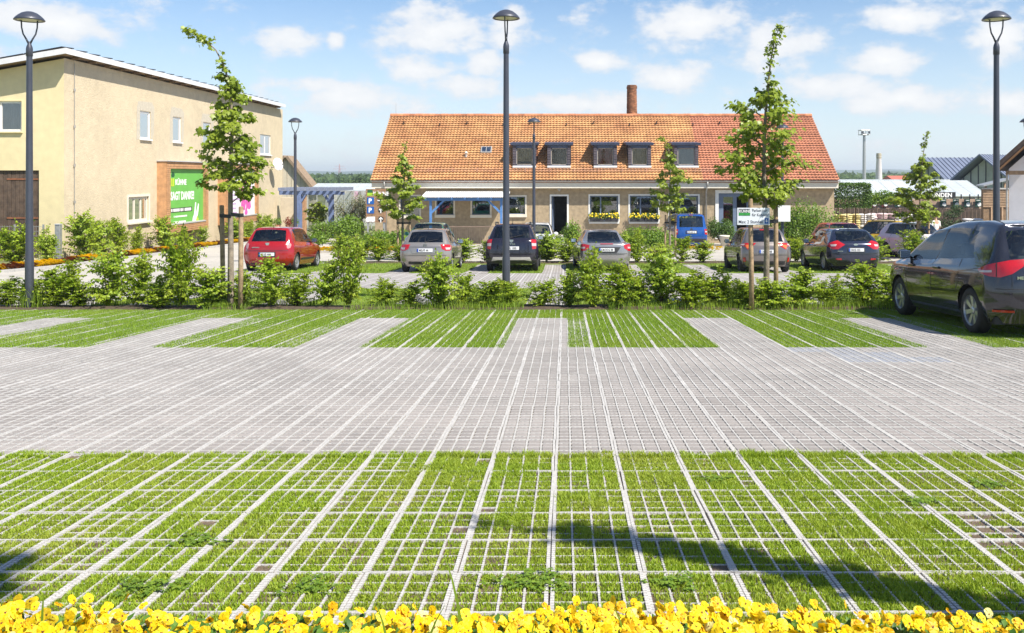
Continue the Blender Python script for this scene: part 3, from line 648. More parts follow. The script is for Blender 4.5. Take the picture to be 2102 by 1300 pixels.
# dormers: navy flat roofs, slate-hung cheeks, mullioned or blinded windows, white sills
M_BLIND = mat('ochre_blind', (.32,.235,.10), .8, .2, 8); M_REDCURT = mat('red_curtain', (.23,.035,.022), .9, .25, 10); M_NET = mat('pale_net_curtain', (.46,.52,.58), .8, .12, 12); M_GREYC = mat('grey_curtain', (.17,.14,.10), .9, .35, 9)
curt = [M_BLIND, M_GREYC, M_REDCURT, M_BLIND, M_NET]
Mdr = frame_M((0, DY, 0), (1,0,0), (0,0,1), (0,-1,0))
for k, (a, c) in enumerate(dorm):
    b = MB(); a2, c2_ = a+.12, c-.12; w0, w1, z0, z1 = a2+.2, c2_-.2, dbz+.12, dtz-.3
    wall_holes(b, (0,DY,0), (1,0,0), (0,0,1), (0,-1,0), a2, c2_, dbz, dtz-.14, [(w0,w1,z0,z1)], .1)
    for x, o_ in ((a2, 1), (c2_, 0)):
        q = [(x,DY,dbz-.05),(x,DY,dtz-.14),(x,DY+2.0,dtz-.14)]; b.poly(q if o_ else q[::-1])
    dm = b.build('dormer', M_NAVY, house)
    for s, xx in ((-1, a2), (1, c2_)):                                    # slate courses on the front jambs and cheeks
        bs = MB()
        for q in range(8):
            zb = dbz+.02+q*(dtz-.2-dbz)/8; hh = (dtz-.2-dbz)/8
            x0, x1 = (xx-.015, xx+.18) if s < 0 else (xx-.18, xx+.015)
            bs.add([(x0,DY-.035,zb-.02),(x1,DY-.035,zb-.02),(x1,DY-.008,zb+hh),(x0,DY-.008,zb+hh),(x0,DY-.002,zb-.02),(x1,DY-.002,zb-.02)], [(0,1,2,3),(4,5,1,0)])
            y1 = DY+(zb-dbz)/SLP+.25; o2 = s*.03
            bs.add([(xx+o2,DY-.01,zb-.02),(xx+o2,y1,zb-.02),(xx+s*.006,y1,zb+hh),(xx+s*.006,DY-.01,zb+hh)], [(0,1,2,3)])
        bs.build('slate_cheek', M_SLATE, dm)
    b = MB(); b.add([(a-.03,DY-.12,dtz-.13),(c+.03,DY-.12,dtz-.13),(c+.03,DY+2.3,dtz+.02),(a-.03,DY+2.3,dtz+.02),(a-.07,DY-.17,dtz+.02),(c+.07,DY-.17,dtz+.02),(c+.05,DY+2.3,dtz+.16),(a-.05,DY+2.3,dtz+.16)], [(3,2,1,0),(4,5,6,7),(0,1,5,4),(1,2,6,5),(2,3,7,6),(3,0,4,7)])
    b.build('dormer_roof', mat('navy_roof_edge', (.055,.075,.135), .5, .25, 3, stain=.0), dm)
    b = MB(); fw = .05
    for (x0,x1,q0,q1) in ((w0,w1,z0,z0+fw),(w0,w1,z1-fw,z1),(w0,w0+fw,z0,z1),(w1-fw,w1,z0,z1)): b.box(x0, x1, -.09, -.05, q0, q1, Mdr)
    b.build('window_frame', mat('weathered_frame', (.33,.28,.23), .7, .2, 8), dm)
    b = MB(); nn = 14
    for q in range(nn): 
        u0, u1 = w0+(w1-w0)*q/nn, w0+(w1-w0)*(q+1)/nn; d0, d1 = .095+.014*(q % 2), .095+.014*((q+1) % 2); zl = z0+(.22 if k == 0 else 0)
        b.quad((u0,DY+d0,zl),(u1,DY+d1,zl),(u1,DY+d1,z1),(u0,DY+d0,z1))
    b.build('curtain', curt[k], dm)
    b = MB(); b.box(w0-.1, w1+.1, -.5, -.45, z0-.1, z1+.1, Mdr); b.build('window_back', M_DARK, dm)
    b = MB(); b.box(w0+.02, w1-.02, -.072, -.066, z0+.02, z1-.02, Mdr); b.build('pane', glassmat('dormer_glass', (.9,.9,.88), .03, .985), dm)
    b = MB(); b.bbox(a2-.02, c2_+.02, -.06, .22, dbz-.05, dbz+.07, .015, Mdr); b.build('sill', M_WHITE, dm)
# round brick chimney: rings of separate bricks
cx, cy_ = PX(1297,60), 60.0; cz0, cz1 = 4.9, PZ(175,60); vs = []; fs = []; rows = 34; per = 14
for i in range(rows):
    for k in range(per):
        a0 = 2*math.pi*(k+(.5 if i % 2 else 0))/per; a1 = a0+2*math.pi/per*.93; z0 = cz0+(cz1-cz0)*i/rows; z1 = z0+(cz1-cz0)/rows*.88
        r0 = .37-.05*i/rows+rr.uniform(-.008,.01)+(.03 if i in (rows-2,rows-3) else 0); b0 = len(vs); am = (a0+a1)/2
        for z in (z0, z1):
            for (a_, r_) in ((a0,r0-.1),(a0,r0),(am,r0*1.01),(a1,r0),(a1,r0-.1)): vs.append((cx+math.cos(a_)*r_, cy_+math.sin(a_)*r_, z))
        fs += [(b0+1,b0+2,b0+7,b0+6),(b0+2,b0+3,b0+8,b0+7),(b0,b0+1,b0+6,b0+5),(b0+3,b0+4,b0+9,b0+8)]
        fs += [(b0+5,b0+6,b0+7,b0+7),]
fs = [f for f in fs if len(set(f)) == 4]
ch = link('chimney', bpy.data.meshes.new('chimney'), M_BRICK, house); ch.data.from_pydata(vs, [], fs); ch.data.update(); tag(ch, kind='stuff')
b = MB(); b.lathe([(.335,cz0),(.29,cz1-.02),(.2,cz1),(.18,cz1-.5)], 20, Matrix.Translation((cx,cy_,0))); b.build('chimney_core', mat('mortar', (.24,.18,.14), .95, .2), house)
b = MB(); b.box(HX1-.01, HX1+.02, 54, 56, HG, 0); 
# leaning lightning rod on the ridge
b = MB(); b.tube([(HX0+.2,RY,RZ),(HX0+.2,RY,RZ+.8)], .012, 5); b.build('lightning_rod', M_ZINC, house)

# window boxes of yellow and white flowers: two under each shop window
M_BOX = mat('dark_planter', (.03,.03,.035), .6, .2)
def flower_mass(parent, x0, x1, y0, y1, z0, z1, nf, nl, seed, r=.05, cols=('YW')):
    r_ = random.Random(seed); fl = MB(); wf = MB(); lv = MB()
    for k in range(nf):
        p = Vector((r_.uniform(x0,x1), r_.uniform(y0,y1), r_.uniform(z0,z1))); d = Vector((r_.uniform(-1,1), -1+r_.uniform(-.5,.8), r_.uniform(-.2,1.2))).normalized()
        u = d.orthogonal().normalized(); w = d.cross(u); white = r_.random() < .28 and p.z > (z0+z1)/2; s = r*(.45 if white else r_.uniform(.8,1.3))
        pts = [p+(u*math.cos(t)+w*math.sin(t))*s*(1 if q % 2 else .72) for q, t in enumerate([2*math.pi*q/10 for q in range(10)])]
        (wf if white else fl).add([p+d*.4*s]+pts, [(0,q+1,(q+1) % 10+1) for q in range(10)])
    for k in range(nl):
        p = Vector((r_.uniform(x0,x1), r_.uniform(y0,y1), r_.uniform(z0-.05,z1-.03))); d = Vector((r_.uniform(-1,1), r_.uniform(-1,.3), r_.uniform(-.3,1))).normalized(); u = d.orthogonal().normalized()*.03
        lv.add([p-u, p+u, p+d*.1+u*.6, p+d*.13], [(0,1,2,3)])
    fl.build('blossoms', mat('yellow_bloom', (.84,.62,.015), .6, .12, 20, island=.15), parent)
    if wf.v: wf.build('white_blossoms', M_WHITE, parent)
    lv.build('leaves', leafmat('box_leaves', (.05,.10,.02), (.15,.25,.05)), parent)
names = ['left', 'middle', 'right']
for k, h in enumerate(shop):
    mid = (h[0]+h[1])/2
    for s, (x0, x1) in enumerate(((h[0], mid-.03), (mid+.03, h[1]))):
        e = empty('flower_box', ((x0+x1)/2, HY-.12, h[2]), 0, 'dark flower box of yellow flowers, %s half of the %s shop window ledge' % (('left','right')[s], names[k]), 'flower box', 'flower boxes under the shop windows')
        b = MB(); b.bbox(x0-(x0+x1)/2, x1-(x0+x1)/2, -.12, .1, .005, .24, .015); b.build('planter', M_BOX, e)
        hw = (x1-x0)/2; flower_mass(e, -hw-.05, hw+.05, -.2, .1, .2, .5, 42, 110, 10+k*2+s, .06)
# blue timber canopy with white corrugated roof
cy0, cy1 = 50.7, 52.93
cn = empty('canopy', (PX(955,51), 51, g(51)), 0, 'blue timber canopy with white corrugated roof against the brown wall', 'canopy'); ox, oz = cn.location.x, cn.location.z
b = MB(); nW = 90; xa, xb, xa2, xb2 = PX(863,cy0)-ox, PX(1043,cy0)-ox, PX(868,cy1)-ox, PX(1049,cy1)-ox; zf, zb_ = PZ(405.5,cy0)-oz, PZ(392,cy1)-oz; vs = []
for j, (y, z, l, r) in enumerate(((cy0-51, zf, xa, xb), (cy1-51, zb_, xa, xb))):
    for i in range(nW+1): vs.append((l+(r-l)*i/nW, y, z+.022*(i % 2)))
b.add(vs, [(i, i+1, nW+2+i, nW+1+i) for i in range(nW)]); b.build('roof_sheet', M_SHEET, cn)
b = MB(); b.box(xa+.1, xb-.1, -.06, .06, zf-.2, zf-.035); b.build('beam', M_BLUE, cn)
for px in (884, 1029):
    x = PX(px,51)-ox; b = MB(); b.bbox(x-.07, x+.07, -.055, .055, 0, zf-.2, .01); b.build('post', M_BLUE, cn)
    d = 1 if px == 884 else -1; b = MB(); b.prism([(x+d*.07,-.04,zf-.95),(x+d*.07,-.04,zf-.78),(x+d*.68,-.04,zf-.2),(x+d*.82,-.04,zf-.2)], (0,.08,0)); b.build('brace', M_BLUE, cn)
for k in range(7):
    x = xa+.25+k*(xb-xa-.5)/6; b = MB(); b.prism([(x,cy0-51,zf-.02),(x,cy0-51,zf-.12),(x,cy1-51,zb_-.12),(x,cy1-51,zb_-.02)], (.06,0,0)); b.build('rafter', M_BLUE, cn)
# bar railing in front of the house
rl = empty('railing', (PX(975,49), 49, g(49)), 0, 'brown metal bar railing under the blue canopy', 'railing'); x0, x1 = PX(905,49)-rl.location.x, PX(1036,49)-rl.location.x
M_RAIL = mat('railing_metal', (.24,.17,.13), .6, .2)
for z in (.1, 1.05): b = MB(); b.box(x0, x1, -.02, .02, z, z+.045); b.build('rail', M_RAIL, rl)
nb = 30; bb = None
for k in range(nb):
    if bb is None: b = MB(); b.box(-.009, .009, -.009, .009, .145, 1.05); o = b.build('bar', M_RAIL, rl); bb = o
    else: o = kid(bb, rl)
    o.location.x = x0+.03+k*(x1-x0-.06)/(nb-1)

# ------------------------------------------------------------------ the tan building on the left
M_STUCCO = mat('tan_roughcast', (.585,.49,.34), .95, .07, 3, bump=1.0, bscale=15, stain=.10)
M_YELLOWW = mat('pale_yellow_render', (.70,.60,.36), .9, .06, 3, bump=.25, bscale=30, stain=.07)
M_FASCIA = mat('white_fascia', (.66,.66,.68), .5, .08, 5)
M_TIMBER = mat('old_timber', (.20,.13,.075), .85, .3, 8)
M_SOLAR = mat('solar_panel', (.02,.025,.04), .15, .2, 3, coat=.5)
M_PVC = mat('white_window_plastic', (.76,.76,.76), .4, .04)
M_RUST = mat('rusty_iron', (.22,.085,.04), .8, .3, 10)
BX, BY0, BY1 = -21.5, 38.0, 67.4; BZ = PZ(125,38)
tan = empty('tan_building', (0,0,0), 0, 'tan roughcast two storey building with white eaves and solar panels', 'building')
side = frame_M((BX, 0, 0), (0,1,0), (0,0,1), (1,0,0))
front = frame_M((0, BY0, 0), (1,0,0), (0,0,1), (0,-1,0))
yb = lambda px: 21.5*F/(VX-px)
def sw(px0, px1, py0, py1):
    y0, y1 = yb(px0), yb(px1); ym = (y0+y1)/2; return (y0, y1, PZ(py1,ym), PZ(py0,ym))
up = [sw(287.5,309,229,286), sw(355,372,241,292), sw(417,433,252,298), sw(534,556,277,318)]
lowr = sw(263,305,404,455)
b = MB(); wall_holes(b, (BX,0,0), (0,1,0), (0,0,1), (1,0,0), BY0, BY1, g(BY1)-.6, BZ+.12, up+[lowr], .17); b.build('side_wall', M_STUCCO, tan)
fw_ = (PX(-2,38), PX(45,38), PZ(270,38), PZ(208,38)); bd = (PX(-30,38), PX(80,38), g(38)+.02, PZ(350,38))
fz = lambda x: BZ+.1-(BX-x)*.18
b = MB(); wall_holes(b, (0,BY0,0), (1,0,0), (0,0,1), (0,-1,0), -27, BX, g(38)-.4, 4.9, [fw_, bd], .17)
b.quad((-27,BY0,4.9),(BX,BY0,4.9),(BX,BY0,fz(BX)),(-27,BY0,fz(-27))); b.build('front_wall', M_YELLOWW, tan)
b = MB(); b.quad((BX,BY1,-5),(-27,BY1,-5),(-27,BY1,fz(-27)),(BX,BY1,fz(BX))); b.quad((-27,BY1,-5),(-27,BY0,-5),(-27,BY0,fz(-27)),(-27,BY1,fz(-27))); b.build('back_wall', M_STUCCO, tan)
b = MB()
for h in up+[lowr]: room(b, side, *h, d0=.18, d1=1.5)
for h in (fw_,): room(b, front, *h, d0=.18, d1=1.5)
b.build('interior', mat('dim_room', (.12,.11,.10), .9, .2), tan)
for k, h in enumerate(up): add_window(tan, side, *h, M_PVC, fw=.10, depth=.08, mull=(.5,) if k == 3 else (), sill=(.05,.1,.07))
w = add_window(tan, side, *lowr, M_CREAM, fw=.12, depth=.1, mull=(.36,.68), sill=(.1,.16,.1), surround=.12, sm=M_CREAM)
b = MB(); b.box(lowr[0]+.1, lowr[1]-.1, -.2, -.17, lowr[2]+.1, lowr[3]-.1, side); b.build('curtain', M_WHITE, w)
for h in up[:3]:
    b = MB(); nn = 8
    for q in range(nn): u0 = h[0]+(h[1]-h[0])*q/nn; u1 = h[0]+(h[1]-h[0])*(q+1)/nn; b.quad(*[side @ Vector(v) for v in ((u0,-.24-.03*(q%2),h[2]),(u1,-.24-.03*((q+1)%2),h[2]),(u1,-.24-.03*((q+1)%2),h[3]),(u0,-.24-.03*(q%2),h[3]))])
    b.build('curtain', mat('grey_curtain_cloth', (.42,.42,.40), .9, .2, 6), tan)
# pale mortar patches round the upper windows
rr = random.Random(8)
for h in up[:3]:
    b = MB(); pts = []
    for (u, v) in ((h[0]-.35,h[2]-.1),(h[0]-.3,h[3]+.1),(h[0]-.15,h[3]+.5),(h[1]+.1,h[3]+.55),(h[1]+.4,h[3]+.25),(h[1]+.35,h[2]+.3),(h[1]+.2,h[2]-.15)): pts.append(side @ Vector((u+rr.uniform(-.06,.06), .006, v+rr.uniform(-.05,.05))))
    hole = [side @ Vector((u, .006, v)) for (u, v) in ((h[0]-.02,h[2]-.02),(h[0]-.02,h[3]+.02),(h[0]+.1,h[3]+.02),(h[1]-.1,h[3]+.02),(h[1]+.02,h[3]+.02),(h[1]+.02,h[2]+.4),(h[1]+.02,h[2]-.02))]
    n7 = len(pts); b.add(pts+hole, [(q, q+1, n7+q+1, n7+q) for q in range(n7-1)]); b.build('mortar_patch', mat('grey_mortar_patch', (.50,.45,.36), .95, .12, 8), tan)
w = add_window(tan, front, *fw_, M_PVC, fw=.09, depth=.09, sill=(.05,.1,.07), surround=.05, sm=M_YELLOWW)
b = MB(); nn = 26
for q in range(nn): u0 = fw_[0]+(fw_[1]-fw_[0])*q/nn; u1 = fw_[0]+(fw_[1]-fw_[0])*(q+1)/nn; b.quad(*[front @ Vector(v) for v in ((u0,-.2-.03*(q%2),fw_[2]),(u1,-.2-.03*((q+1)%2),fw_[2]),(u1,-.2-.03*((q+1)%2),fw_[3]),(u0,-.2-.03*(q%2),fw_[3]))])
b.build('curtain', M_NET, w)
# barn door of separate planks, iron straps
bdoor = MB(); bdoor.box(bd[0], bd[1], -.14, -.12, bd[2], bd[3], front); bdo = bdoor.build('barn_door', M_TIMBER, tan)
M_PLANK = mat('weathered_plank', (.105,.07,.05), .85, .35, 5, stain=.3)
npk = 13; pw = (bd[1]-bd[0])/npk
for k in range(npk): b = MB(); b.bbox(bd[0]+k*pw+.006, bd[0]+(k+1)*pw-.006, -.119, -.085+rr.uniform(-.008,.008), bd[2]+.02, bd[3]-.02, .005, front); b.build('plank', M_PLANK, bdo)
for py in (368, 448): b = MB(); z = PZ(py,38); b.box(PX(12,38), bd[1]-.02, -.074, -.062, z-.035, z+.035, front); b.build('strap_hinge', M_RUST, bdo)
# roof slab, fascia, rafter tails, solar panels
RZt = BZ+.20; rX1 = BX+.42
b = MB(); b.add([(-27.5,37.35,fz(-27.5)+.12),(rX1,37.35,fz(BX)+.22),(rX1,66.7,fz(BX)+.22),(-27.5,66.7,fz(-27.5)+.12)]+[(-27.5,37.35,fz(-27.5)+.2),(rX1,37.35,fz(BX)+.30),(rX1,66.7,fz(BX)+.30),(-27.5,66.7,fz(-27.5)+.2)], [(3,2,1,0),(4,5,6,7),(0,1,5,4),(1,2,6,5),(2,3,7,6),(3,0,4,7)]); b.build('roof', mat('roof_underside_boards', (.30,.21,.13), .85, .2, 3), tan)
b = MB(); b.box(rX1+.002, rX1+.03, 37.33, 66.72, fz(BX)+.12, fz(BX)+.36); b.add([(-27.5,37.32,fz(-27.5)+.10),(rX1+.03,37.32,fz(BX)+.12),(rX1+.03,37.32,fz(BX)+.36),(-27.5,37.32,fz(-27.5)+.34)], [(0,1,2,3)]); b.build('fascia', M_FASCIA, tan)
b = MB(); b.box(BX+.01, rX1-.08, -.05, .05, fz(BX)+.02, fz(BX)+.19); rt0 = b.mesh('rafter_tail'); rt0.materials.append(M_TIMBER)
for k in range(21):
    o = bpy.data.objects.new('rafter_tail', rt0); COL.objects.link(o); o.parent = tan; o.location = (0, 38.6+k*1.36, 0)
sp_ = MB(); sp_.bbox(0, 1.62, 0, .98, 0, .04, .006); spm = sp_.mesh('solar_panel'); spm.materials.append(M_SOLAR)
for i in range(26):
    for j in range(4):
        o = bpy.data.objects.new('solar_panel', spm); COL.objects.link(o); o.parent = tan; xx = rX1-.22-1.66*(j+1)
        o.location = (xx, 37.6+i*1.1, fz(xx)+.40); o.rotation_euler = (math.radians(4), -math.atan(.18), 0)
b = MB(); b.tube([(BX+.04,38.75,BZ),(BX+.04,38.75,-3.0)], .012, 5)
for z in (5.2,3.6,1.9,.3,-1.2): b.box(BX+.02, BX+.06, 38.7, 38.8, z, z+.12)
b.build('lightning_conductor', M_ZINC, tan)
# satellite dish
sd = empty('satellite_dish', (BX+.05, 64.6, PZ(341,64.6)), 0, 'white satellite dish on the tan wall below the double window', 'satellite dish')
b = MB(); Mdish = Matrix.Translation((.45,-.1,.1)) @ Matrix.Rotation(math.radians(62), 4, 'Z') @ Matrix.Rotation(math.radians(78), 4, 'X')
b.lathe([(.02,.0),(.2,.025),(.4,.1),(.47,.14),(.46,.155),(.2,.04),(.0,.012)], 22, Mdish); b.build('dish', M_PVC, sd, True)
b = MB(); b.tube([(0,0,-.1),(.35,-.05,-.1),(.45,-.1,.1)], .03, 7); b.build('mount', M_ZINC, sd); b = MB(); b.tube([Mdish @ Vector((0,-.4,.1)), Mdish @ Vector((0,-.1,.55))], .012, 5); b.tube([Mdish @ Vector((0,-.12,.5)), Mdish @ Vector((0,-.06,.6))], .04, 8); b.build('receiver', M_ZINC, sd)

# billboards in slatted timber boxes on the tan wall
M_SLAT = mat('larch_slats', (.46,.25,.12), .7, .2, 5, island=.2); M_GREEN = mat('green_poster', (.14,.42,.07), .55, .06, 2); M_LETTER = mat('white_print', (.86,.86,.84), .6, .03)
M_POSTERW = mat('white_pink_poster', (.80,.76,.80), .55, .05, 3); M_PINK = mat('pink_print', (.75,.10,.42), .55, .15, 6); M_ZINCTOP = mat('zinc_cover', (.55,.55,.57), .4, .1, 4, metal=.3)
def billboard(px0, px1, ztop, zbot, label, poster):
    y0, y1 = yb(px0)+.0, yb(px1); e = empty('billboard', (BX, (y0+y1)/2, zbot), 0, label, 'billboard', 'timber framed billboards on the tan wall'); L = (y1-y0)/2; H = ztop-zbot; dp = .55; fwid = .42
    # local: x out of the wall, y along it, z up
    for (a, c, z0, z1, nm) in ((-L,L,H-.38,H,'top'), (-L,L,0,.42,'bottom'), (-L,-L+fwid,.42,H-.38,'near'), (L-fwid,L,.42,H-.38,'far')):
        b = MB(); b.box(.0, dp-.05, a, c, z0, z1); fr = b.build('frame', M_SLAT, e)
        n_ = max(2, int((z1-z0)/.105))
        for q in range(n_): b = MB(); hh = (z1-z0)/n_; b.bbox(dp-.048, dp, a+.004, c-.004, z0+q*hh+.008, z0+(q+1)*hh-.008, .006); b.build('slat', M_SLAT, fr)
    b = MB(); b.box(-.0, dp+.08, -L-.05, L+.05, H+.003, H+.05); b.build('cover', M_ZINCTOP, e)
    b = MB(); b.box(.36, .40, -L+fwid-.02, L-fwid+.02, .4, H-.36); b.build('poster', poster, e)
    b = MB(); b.box(.41, dp+.03, -L+fwid, L-fwid, .425, .5); b.build('ledge', M_KERB, e)
    PM = Matrix(((0,0,1,.406),(1,0,0,-L+fwid),(0,1,0,.5),(0,0,0,1)))       # poster plane: x along wall, y up
    return e, PM, 2*L-2*fwid, H-.9
e, PM, pw_, ph = billboard(322, 409, 2.27, -1.55, 'green thank-you billboard in timber frame, white hand drawn at lower right', M_GREEN)
T = lambda x, y, z=0: PM @ Matrix.Translation((x, y, z))
text_mesh('lettering', 'KÜHNE', .42, M_LETTER, e, T(.86, ph-.85), bold=.012, sx=1.0)
text_mesh('lettering', 'SAGT DANKE!', .62, M_LETTER, e, T(.30, ph-1.66), bold=.020, sx=.76)
b = MB(); M_LOGO = mat('lime_print', (.50,.62,.03), .6, .1); M_DGREEN = mat('dark_green_print', (.015,.10,.035), .6, .1)
b.box(.36,.5,ph-.88,ph-.5,0,.003,PM); b.box(.56,.72,ph-.88,ph-.5,0,.003,PM); b.box(.36,.72,ph-.92,ph-.88,0,.003,PM); b.build('logo', M_LOGO, e)
b = MB(); b.blob(T(.58,ph-.3) @ Vector((0,0,0)), (.004,.2,.13), 10, 6, 3, .25); b.build('logo_leaf', M_DGREEN, e)
b = MB(); b.box(.3,3.0,ph-2.34,ph-2.1,0,.002,PM); b.build('text_bar', M_BLACK, e)
rr = random.Random(2); b = MB()
x = .36
while x < 2.9: w = rr.uniform(.04,.09); b.box(x, x+w, ph-2.30, ph-2.14, .003, .005, PM); x += w+.022+(.07 if rr.random() < .14 else 0)
for row, (ln, yy) in enumerate(((1.5,ph-2.62),(1.3,ph-2.92),(1.4,ph-3.2))):
    x = .86; b.box(.68,.76,yy,yy+.1,0,.003,PM)
    while x < .86+ln: w = rr.uniform(.04,.08); b.box(x, x+w, yy, yy+.09, 0, .003, PM); x += w+.02
b.build('small_print', M_LETTER, e)
# printed hand giving a peace sign, green sleeve
hand = [(0,0),(.10,-.28),(.22,-.36),(.42,-.30),(.52,-.05),(.55,.25),(.66,.62),(.72,1.02),(.62,1.06),(.50,.72),(.42,.5),(.40,.78),(.42,1.12),(.30,1.14),(.24,.75),(.16,.42),(.05,.28)]
hb = MB(); hb.poly([T(3.05+u*1.25, ph-3.0+v*1.0, .003) @ Vector((0,0,0)) for u, v in hand]); hb.build('hand_print', M_LETTER, e)
hb = MB(); hb.poly([T(3.30+u, ph-3.6+v, .004) @ Vector((0,0,0)) for u, v in ((0,.0),(.75,0),(.62,.75),(.40,.98),(.12,.55))]); hb.build('sleeve_print', mat('lime_sleeve', (.42,.55,.06), .6, .1), e)
e, PM, pw_, ph = billboard(447, 515, 2.27, -1.55, 'white billboard with pink blossom print in timber frame, behind the staked tree', M_POSTERW)
b = MB(); rr = random.Random(6)
for k in range(26):
    u, v = rr.gauss(3.3,.55), rr.uniform(.1, ph-.1); s = rr.uniform(.12,.34); a = rr.uniform(0,3)
    b.poly([PM @ Vector((u+math.cos(t)*s*(.55 if q % 2 else 1), v+math.sin(t)*s*1.2, .003+.0004*k)) for q, t in enumerate([a+2*math.pi*q/8 for q in range(8)])])
b.build('blossom_print', M_PINK, e)
b = MB()
for k in range(9): b.box(.2+rr.uniform(0,.5), 1.2+rr.uniform(0,1.0), ph-.5-k*.28, ph-.42-k*.28, 0, .002, PM)
b.build('small_print', mat('lilac_print', (.52,.36,.62), .6, .1), e)
# ------------------------------------------------------------------ things behind and beside the houses
M_GH = glassmat('greenhouse_glass', (.86,.92,.92), .06, .55); M_GHR = mat('whitewashed_glass', (.50,.55,.57), .25, .08, 1.5, stain=.12); M_GHF = mat('greenhouse_frame', (.40,.42,.42), .5, .08)
M_BEIGE = mat('beige_boards', (.56,.49,.38), .85, .08, 4, stain=.1); M_BROWNEDGE = mat('brown_verge', (.25,.18,.12), .8, .2)
# shed with a gable behind the tan building
sh = empty('gable_shed', (0,0,0), 0, 'beige boarded gable shed behind the far end of the tan building', 'shed'); Y = 84.0
ap = P(588,323,Y); ev = P(641,388,Y); lf = P(520,395,Y); gz_ = g(Y)
b = MB(); pts = [(lf.x,Y,gz_),(ev.x,Y,gz_),(ev.x,Y,ev.z),(ap.x,Y,ap.z),(lf.x,Y,lf.z)]; b.prism(pts[::-1], (0,1.6,0)); b.build('wall', M_BEIGE, sh)
b = MB()
for k in range(12): x = ap.x-1.6+k*.42; zt = ap.z-(max(0, x-ap.x))*(ap.z-ev.z)/(ev.x-ap.x)-.1; b.box(x-.02, x+.02, Y-.03, Y-.003, gz_, zt if x > ap.x else ap.z-(ap.x-x)*.75-.1)
b.build('batten', mat('board_joint', (.44,.38,.29), .9, .1), sh)
b = MB(); d = (ev-ap).normalized(); nrm = Vector((-d.z,0,d.x)); nrm = nrm if nrm.z > 0 else -nrm
b.prism([ap+Vector((0,-.4,0)), ev+d*.5+Vector((0,-.4,0)), ev+d*.5+nrm*.25+Vector((0,-.4,0)), ap+nrm*.25+Vector((0,-.4,0))], (0,2.2,0))
d2_ = (lf-ap).normalized(); n2 = Vector((d2_.z,0,-d2_.x)); n2 = n2 if n2.z > 0 else -n2
b.prism([ap+Vector((0,-.4,0)), ap+n2*.25+Vector((0,-.4,0)), lf+n2*.25+Vector((0,-.4,0)), lf+Vector((0,-.4,0))], (0,2.2,0)); b.build('roof', M_BROWNEDGE, sh)
# blue pergola
M_LBLUE = mat('light_blue_timber', (.14,.19,.34), .6, .12, 5)
pg = empty('pergola', (PX(614,57), 57, g(57)), 0, 'light blue timber pergola beyond the red car', 'pergola'); ox, oz = pg.location.x, pg.location.z
zb_ = PZ(399,57)-oz; zt = PZ(386,57)-oz
for (px, yy) in ((614,57),(680,60)):
    x = PX(px,yy)-ox; b = MB(); b.bbox(x-.16, x+.16, yy-57-.16, yy-57+.16, -.1, zb_, .02); b.build('post', M_LBLUE, pg)
    b = MB(); b.prism([(x-.1,yy-57-.1,zb_-.75),(x+.05,yy-57-.1,zb_-.75),(x+(.5 if px == 614 else -.45),yy-57-.1,zb_),(x+(.28 if px == 614 else -.62),yy-57-.1,zb_)], (0,.2,0)); b.build('brace', M_LBLUE, pg)
xa, xb = PX(574,57)-ox, PX(686,57)-ox
b = MB(); b.box(xa, xb+.4, -.12, .0, zb_, zb_+.22); b.build('beam', M_LBLUE, pg); b = MB(); b.box(xa-1, xb-.1, 3.0, 3.12, zb_-.1, zb_+.12); b.build('beam', M_LBLUE, pg)
for k in range(10): x = xa+.05+k*(xb-xa+.3)/9; b = MB(); b.box(x-.05, x+.05, -.35, 3.5, zb_+.222, zt+.02); b.build('rafter', mat('grey_blue_timber', (.20,.23,.32), .7, .15), pg)
# low beige wall and brown pier by the pergola
b = MB(); b.bbox(PX(578,66), PX(618,66), 65.8, 66.2, g(66)-.1, PZ(405,66), .02); o = b.build('garden_wall', M_BEIGE); tag(o, 'plain beige garden wall behind the blue pergola', 'wall')
b = MB(); b.bbox(PX(618,65), PX(628,65), 64.8, 65.2, g(65)-.1, PZ(402,65), .02); o = b.build('brick_pier', mat('brown_pier', (.38,.22,.12), .85, .2)); tag(o, 'brown pier at the end of the beige garden wall', 'pier')
# greenhouses: ribs and panes
def greenhouse(label, x0, x1, y, zr, ze, zb, bays, depth, sub=3):
    e = empty('greenhouse', (x0, y, zb), 0, label, 'greenhouse', 'greenhouses of the nursery'); W = x1-x0; r, h = zr-zb, ze-zb; hd = depth/2
    b = MB()
    for k in range(bays+1):
        x = W*k/bays; b.tube([(x,0,0),(x,0,h),(x,hd,r),(x,depth,h),(x,depth,0)], .045, 4)
    for (yy, z) in ((0,h),(hd,r),(depth,h),(0,h*.5),(hd*.5,(h+r)/2)): b.tube([(0,yy,z),(W,yy,z)], .04, 4)
    for k in range(bays*sub): x = W*(k+.5)/(bays*sub); b.tube([(x,-.01,h),(x,hd,r+.01)], .018, 3)
    b.build('frame', M_GHF, e)
    for k in range(bays):
        xa, xb = W*k/bays+.04, W*(k+1)/bays-.04
        b = MB(); b.quad((xa,0,0),(xb,0,0),(xb,0,h-.03),(xa,0,h-.03)); b.build('pane', M_GH, e)
        b = MB(); b.quad((xa,.02,h+.02),(xb,.02,h+.02),(xb,hd-.03,r),(xa,hd-.03,r)); b.build('roof_pane', M_GHR, e)
    b = MB(); b.quad((0,depth,0),(W,depth,0),(W,depth,h),(0,depth,h)); b.build('back_panel', mat('white_screen', (.70,.72,.72), .7, .06), e)
    return e
greenhouse('glass greenhouse between the tan building and the shop house', PX(632,74), PX(800,74), 74, PZ(377,77), PZ(392,74), g(74), 9, 6)
greenhouse('long white roofed greenhouse right of the shop house', PX(1700,72), PX(2030,72), 72, PZ(371,76), PZ(403,72), g(72), 12, 8)
greenhouse('low far greenhouse showing over the long one', PX(1700,96), PX(1990,96), 96, PZ(369,100), PZ(382,96), g(96), 10, 8)
